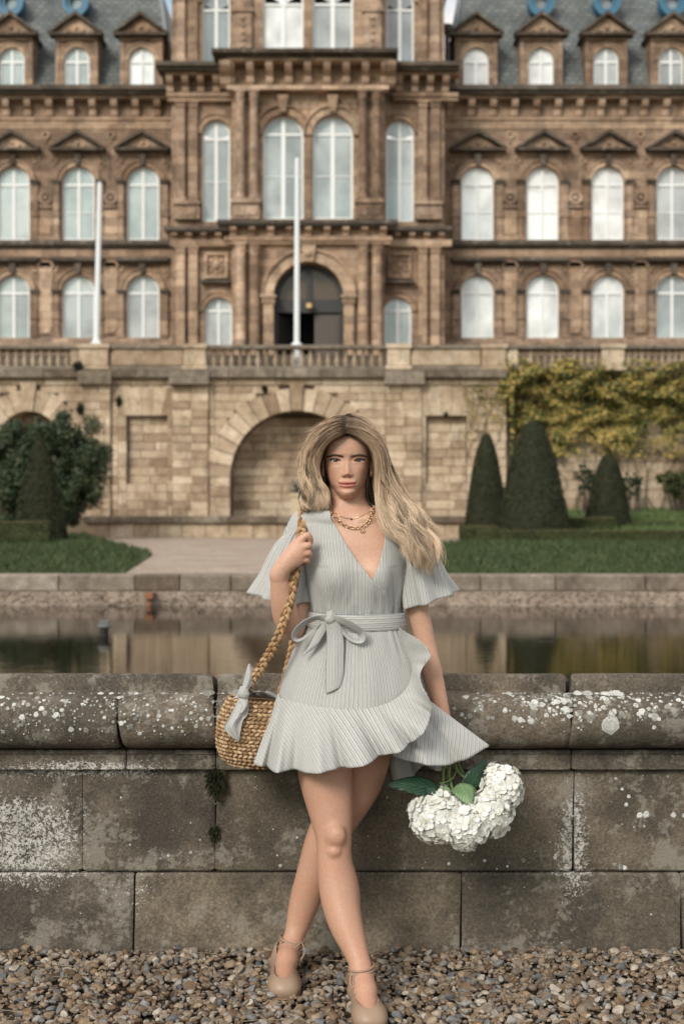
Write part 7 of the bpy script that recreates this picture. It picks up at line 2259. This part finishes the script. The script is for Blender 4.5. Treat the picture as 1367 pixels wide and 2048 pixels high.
def strands(guides, n, seed, nseg=26, clumps=70, rad=.00105, wave=.0075, under=False):
    rs_ = np.random.RandomState(seed)
    Gd = np.stack([catmull([A3(*p) for p in g], nseg) for g in guides])      # (k, nseg, 3)
    K = len(Gd); t = np.linspace(0, 1, nseg)
    def at(q):
        q = np.clip(q, 0, K-1.0001); i = int(q); f = q-i; f = f
        return Gd[i]*(1-f)+Gd[i+1]*f
    cq = np.sort(rs_.uniform(0, K-1, clumps)); cph = rs_.uniform(0, 6.28, (clumps, 3)); camp = rs_.uniform(.5, 1.5, clumps); ctone = rs_.normal(scale=.26, size=clumps); coff = rs_.normal(scale=1, size=(clumps, 3))*[.0035, .004, .0035]; cfr = rs_.uniform(5.0, 9.0, clumps); cend = rs_.uniform(.84, 1.0, clumps)
    items, cols = [], []
    a = np.arange(3)*2*math.pi/3
    for k in range(n):
        c = rs_.randint(clumps)
        q = cq[c]+rs_.normal(scale=.16)
        P = at(q).copy(); Pc = at(cq[c])
        w = (.60*sst(.12, .6, t)+.30*sst(.6, 1.0, t))[:, None]
        P = P*(1-w)+Pc*w
        # body of the hair: lifted off the head, waving towards the ends
        off = rs_.normal(size=3)*[.0038, .0050, .0034]
        P += (off*(1-.35*w))*sst(0, .12, t)[:, None] + coff[c]*sst(.05, .4, t)[:, None]
        am = wave*camp[c]*sst(.25, 1.0, t)
        T_ = np.gradient(P, axis=0); T_ /= np.linalg.norm(T_, axis=1)[:, None]
        S_ = np.cross(T_, [0, 1, 0]); S_ /= np.linalg.norm(S_, axis=1)[:, None]+1e-9
        fr = cfr[c]
        P += S_*(am*np.sin(fr*t*2.4+cph[c, 0]))[:, None]
        P[:, 1] += am*.9*np.cos(fr*t*2.4+cph[c, 1])
        P += np.cumsum(rs_.normal(scale=.00028, size=(nseg, 3)), axis=0)*(1+2*t[:, None])
        end = cend[c]*rs_.uniform(.92, 1.0) if rs_.uniform() > .04 else rs_.uniform(.6, .85)
        m_ = nseg
        tt = np.linspace(0, end, m_); P = np.stack([np.interp(tt, t, P[:, i]) for i in range(3)], 1)
        r = rad*rs_.uniform(.7, 1.25)*np.interp(tt/end, [0, .1, .8, 1], [.8, 1, .85, .25])
        items.append((P, r))
        tone = ctone[c]+rs_.normal(scale=.13)
        root = np.array([.13, .088, .060]); mid = np.array([.50, .352, .238]); tip = np.array([.74, .565, .405]); gold = np.array([.36, .225, .13])
        tq = tt[:, None]
        # darker roots at the parting, brightest on the outer locks
        bl = np.clip(sst(.015, .15, tq)*1.0, 0, 1)
        C = root*(1-bl)+(mid*(1-sst(.15, .75, tq))+tip*sst(.15, .75, tq))*bl
        if tone < -.12: C = C*.66+gold*.25*bl
        C = C*float(np.clip(1+tone*1.15, .45, 1.28))
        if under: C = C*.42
        cols.append(np.clip(C, .01, .95))
    # vectorised triangular tubes
    P = np.stack([p for p, _ in items]); Rr = np.stack([r for _, r in items])
    T_ = np.gradient(P, axis=1); T_ /= np.linalg.norm(T_, axis=2)[..., None]+1e-12
    up = np.array([.3, 1.0, .2]); N_ = np.cross(T_, up); N_ /= np.linalg.norm(N_, axis=2)[..., None]+1e-9; B_ = np.cross(T_, N_)
    V = P[:, :, None]+Rr[:, :, None, None]*(np.cos(a)[None, None, :, None]*N_[:, :, None]+np.sin(a)[None, None, :, None]*B_[:, :, None])
    nn, ms = P.shape[:2]
    base = (np.arange(nn)*ms*3)[:, None, None]+(np.arange(ms-1)*3)[None, :, None]
    k0 = np.arange(3)[None, None]; k1 = (k0+1) % 3
    Fq = np.stack([base+k0, base+k1, base+3+k1, base+3+k0], -1).reshape(-1, 4)
    C = np.repeat(np.stack(cols)[:, :, None], 3, axis=2).reshape(-1, 3); C = np.concatenate([C, np.ones((len(C), 1))], 1)
    return V.reshape(-1, 3), Fq, C
parts_ = [strands(GL, 4200, 1, nseg=21, rad=.00074, clumps=50, wave=.011), strands(GR, 5000, 2, nseg=25, clumps=60, wave=.017, rad=.00074),
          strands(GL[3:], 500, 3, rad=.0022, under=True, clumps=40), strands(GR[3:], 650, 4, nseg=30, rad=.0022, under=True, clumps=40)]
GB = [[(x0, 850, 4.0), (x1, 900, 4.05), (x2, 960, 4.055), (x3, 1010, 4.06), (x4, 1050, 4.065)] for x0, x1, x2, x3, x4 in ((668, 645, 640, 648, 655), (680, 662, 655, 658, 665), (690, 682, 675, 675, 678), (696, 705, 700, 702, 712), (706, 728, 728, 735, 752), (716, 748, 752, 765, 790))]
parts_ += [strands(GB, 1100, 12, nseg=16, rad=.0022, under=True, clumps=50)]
# stray hairs lifted by the wind
def stray(pts, n, seed, spread):
    return strands([[(p[0], p[1], p[2]) for p in pts], [(p[0]+s_[0], p[1]+s_[1], p[2]-.01) for p, s_ in zip(pts, spread)]], n, seed, clumps=max(4, n//3), rad=.00055, wave=.006)
parts_ += [stray([(691, 838, 3.9), (668, 846, 3.88), (645, 856, 3.87), (624, 868, 3.87), (606, 880, 3.87), (598, 886, 3.87)], 34, 5, [(0, 0), (-2, -6), (-4, -10), (-6, -12), (-2, -16), (0, -10)]),
           stray([(760, 960, 3.89), (790, 1000, 3.88), (830, 1040, 3.87), (865, 1064, 3.865), (890, 1074, 3.865), (903, 1080, 3.865)], 46, 6, [(0, 0), (6, 2), (8, -8), (8, -10), (4, 10), (0, 12)]),
           stray([(693, 828, 3.93), (704, 829, 3.93), (720, 836, 3.92), (740, 851, 3.91), (759, 876, 3.9), (772, 910, 3.9)], 40, 7, [(0, 0), (-10, -2), (-4, -3), (2, -3), (4, -4), (6, 0)]),
           stray([(686, 832, 3.93), (668, 838, 3.93), (650, 850, 3.92), (634, 872, 3.91), (616, 900, 3.9), (606, 940, 3.9), (599, 990, 3.9)], 40, 8, [(0, 0), (2, -2), (0, -4), (-3, -4), (-5, 0), (-5, 0), (-4, 0)]),
           stray([(780, 930, 3.89), (800, 980, 3.89), (840, 1030, 3.88), (870, 1085, 3.87), (884, 1120, 3.87), (880, 1150, 3.87)], 40, 9, [(4, 0), (6, 0), (8, 0), (8, 0), (2, 8), (-4, 10)])]
b = bmesh.new(); bmesh.ops.create_uvsphere(b, u_segments=48, v_segments=32, radius=1)
cv_ = np.array([v.co[:] for v in b.verts])*[.0735, .100, .0935]+[HX, HY+.004, HZ+.028]; b.free()
hh, yyv, xxv = cv_[:, 2]-HZ, HY-cv_[:, 1], np.abs(cv_[:, 0]-HX)
b = bmesh.new(); bmesh.ops.create_uvsphere(b, u_segments=48, v_segments=32, radius=1); b.verts.ensure_lookup_table()
okv = (hh > .064-.55*np.clip(xxv-.008, 0, None)**1.1) | (yyv < .005)
qf = np.array([[v.index for v in f.verts] if len(f.verts) == 4 else [v.index for v in f.verts]+[f.verts[-1].index] for f in b.faces if all(okv[v.index] for v in f.verts)]); b.free()
qf = np.array([q if len(set(q)) == 4 else q for q in qf if len(set(q)) == 4])
parts_.append((cv_, qf, np.tile([.075, .052, .036, 1.0], (len(cv_), 1))))
vs_, fs_, cs_, o_ = [], [], [], 0
for v, f, c in parts_:
    vs_.append(v); fs_.append(f+o_); cs_.append(c); o_ += len(v)
tag(obj_np('hair', np.concatenate(vs_), np.concatenate(fs_), M['hair'], person, smooth=True, cols=np.concatenate(cs_)), 'long wavy blonde hair with darker roots parted in the middle')
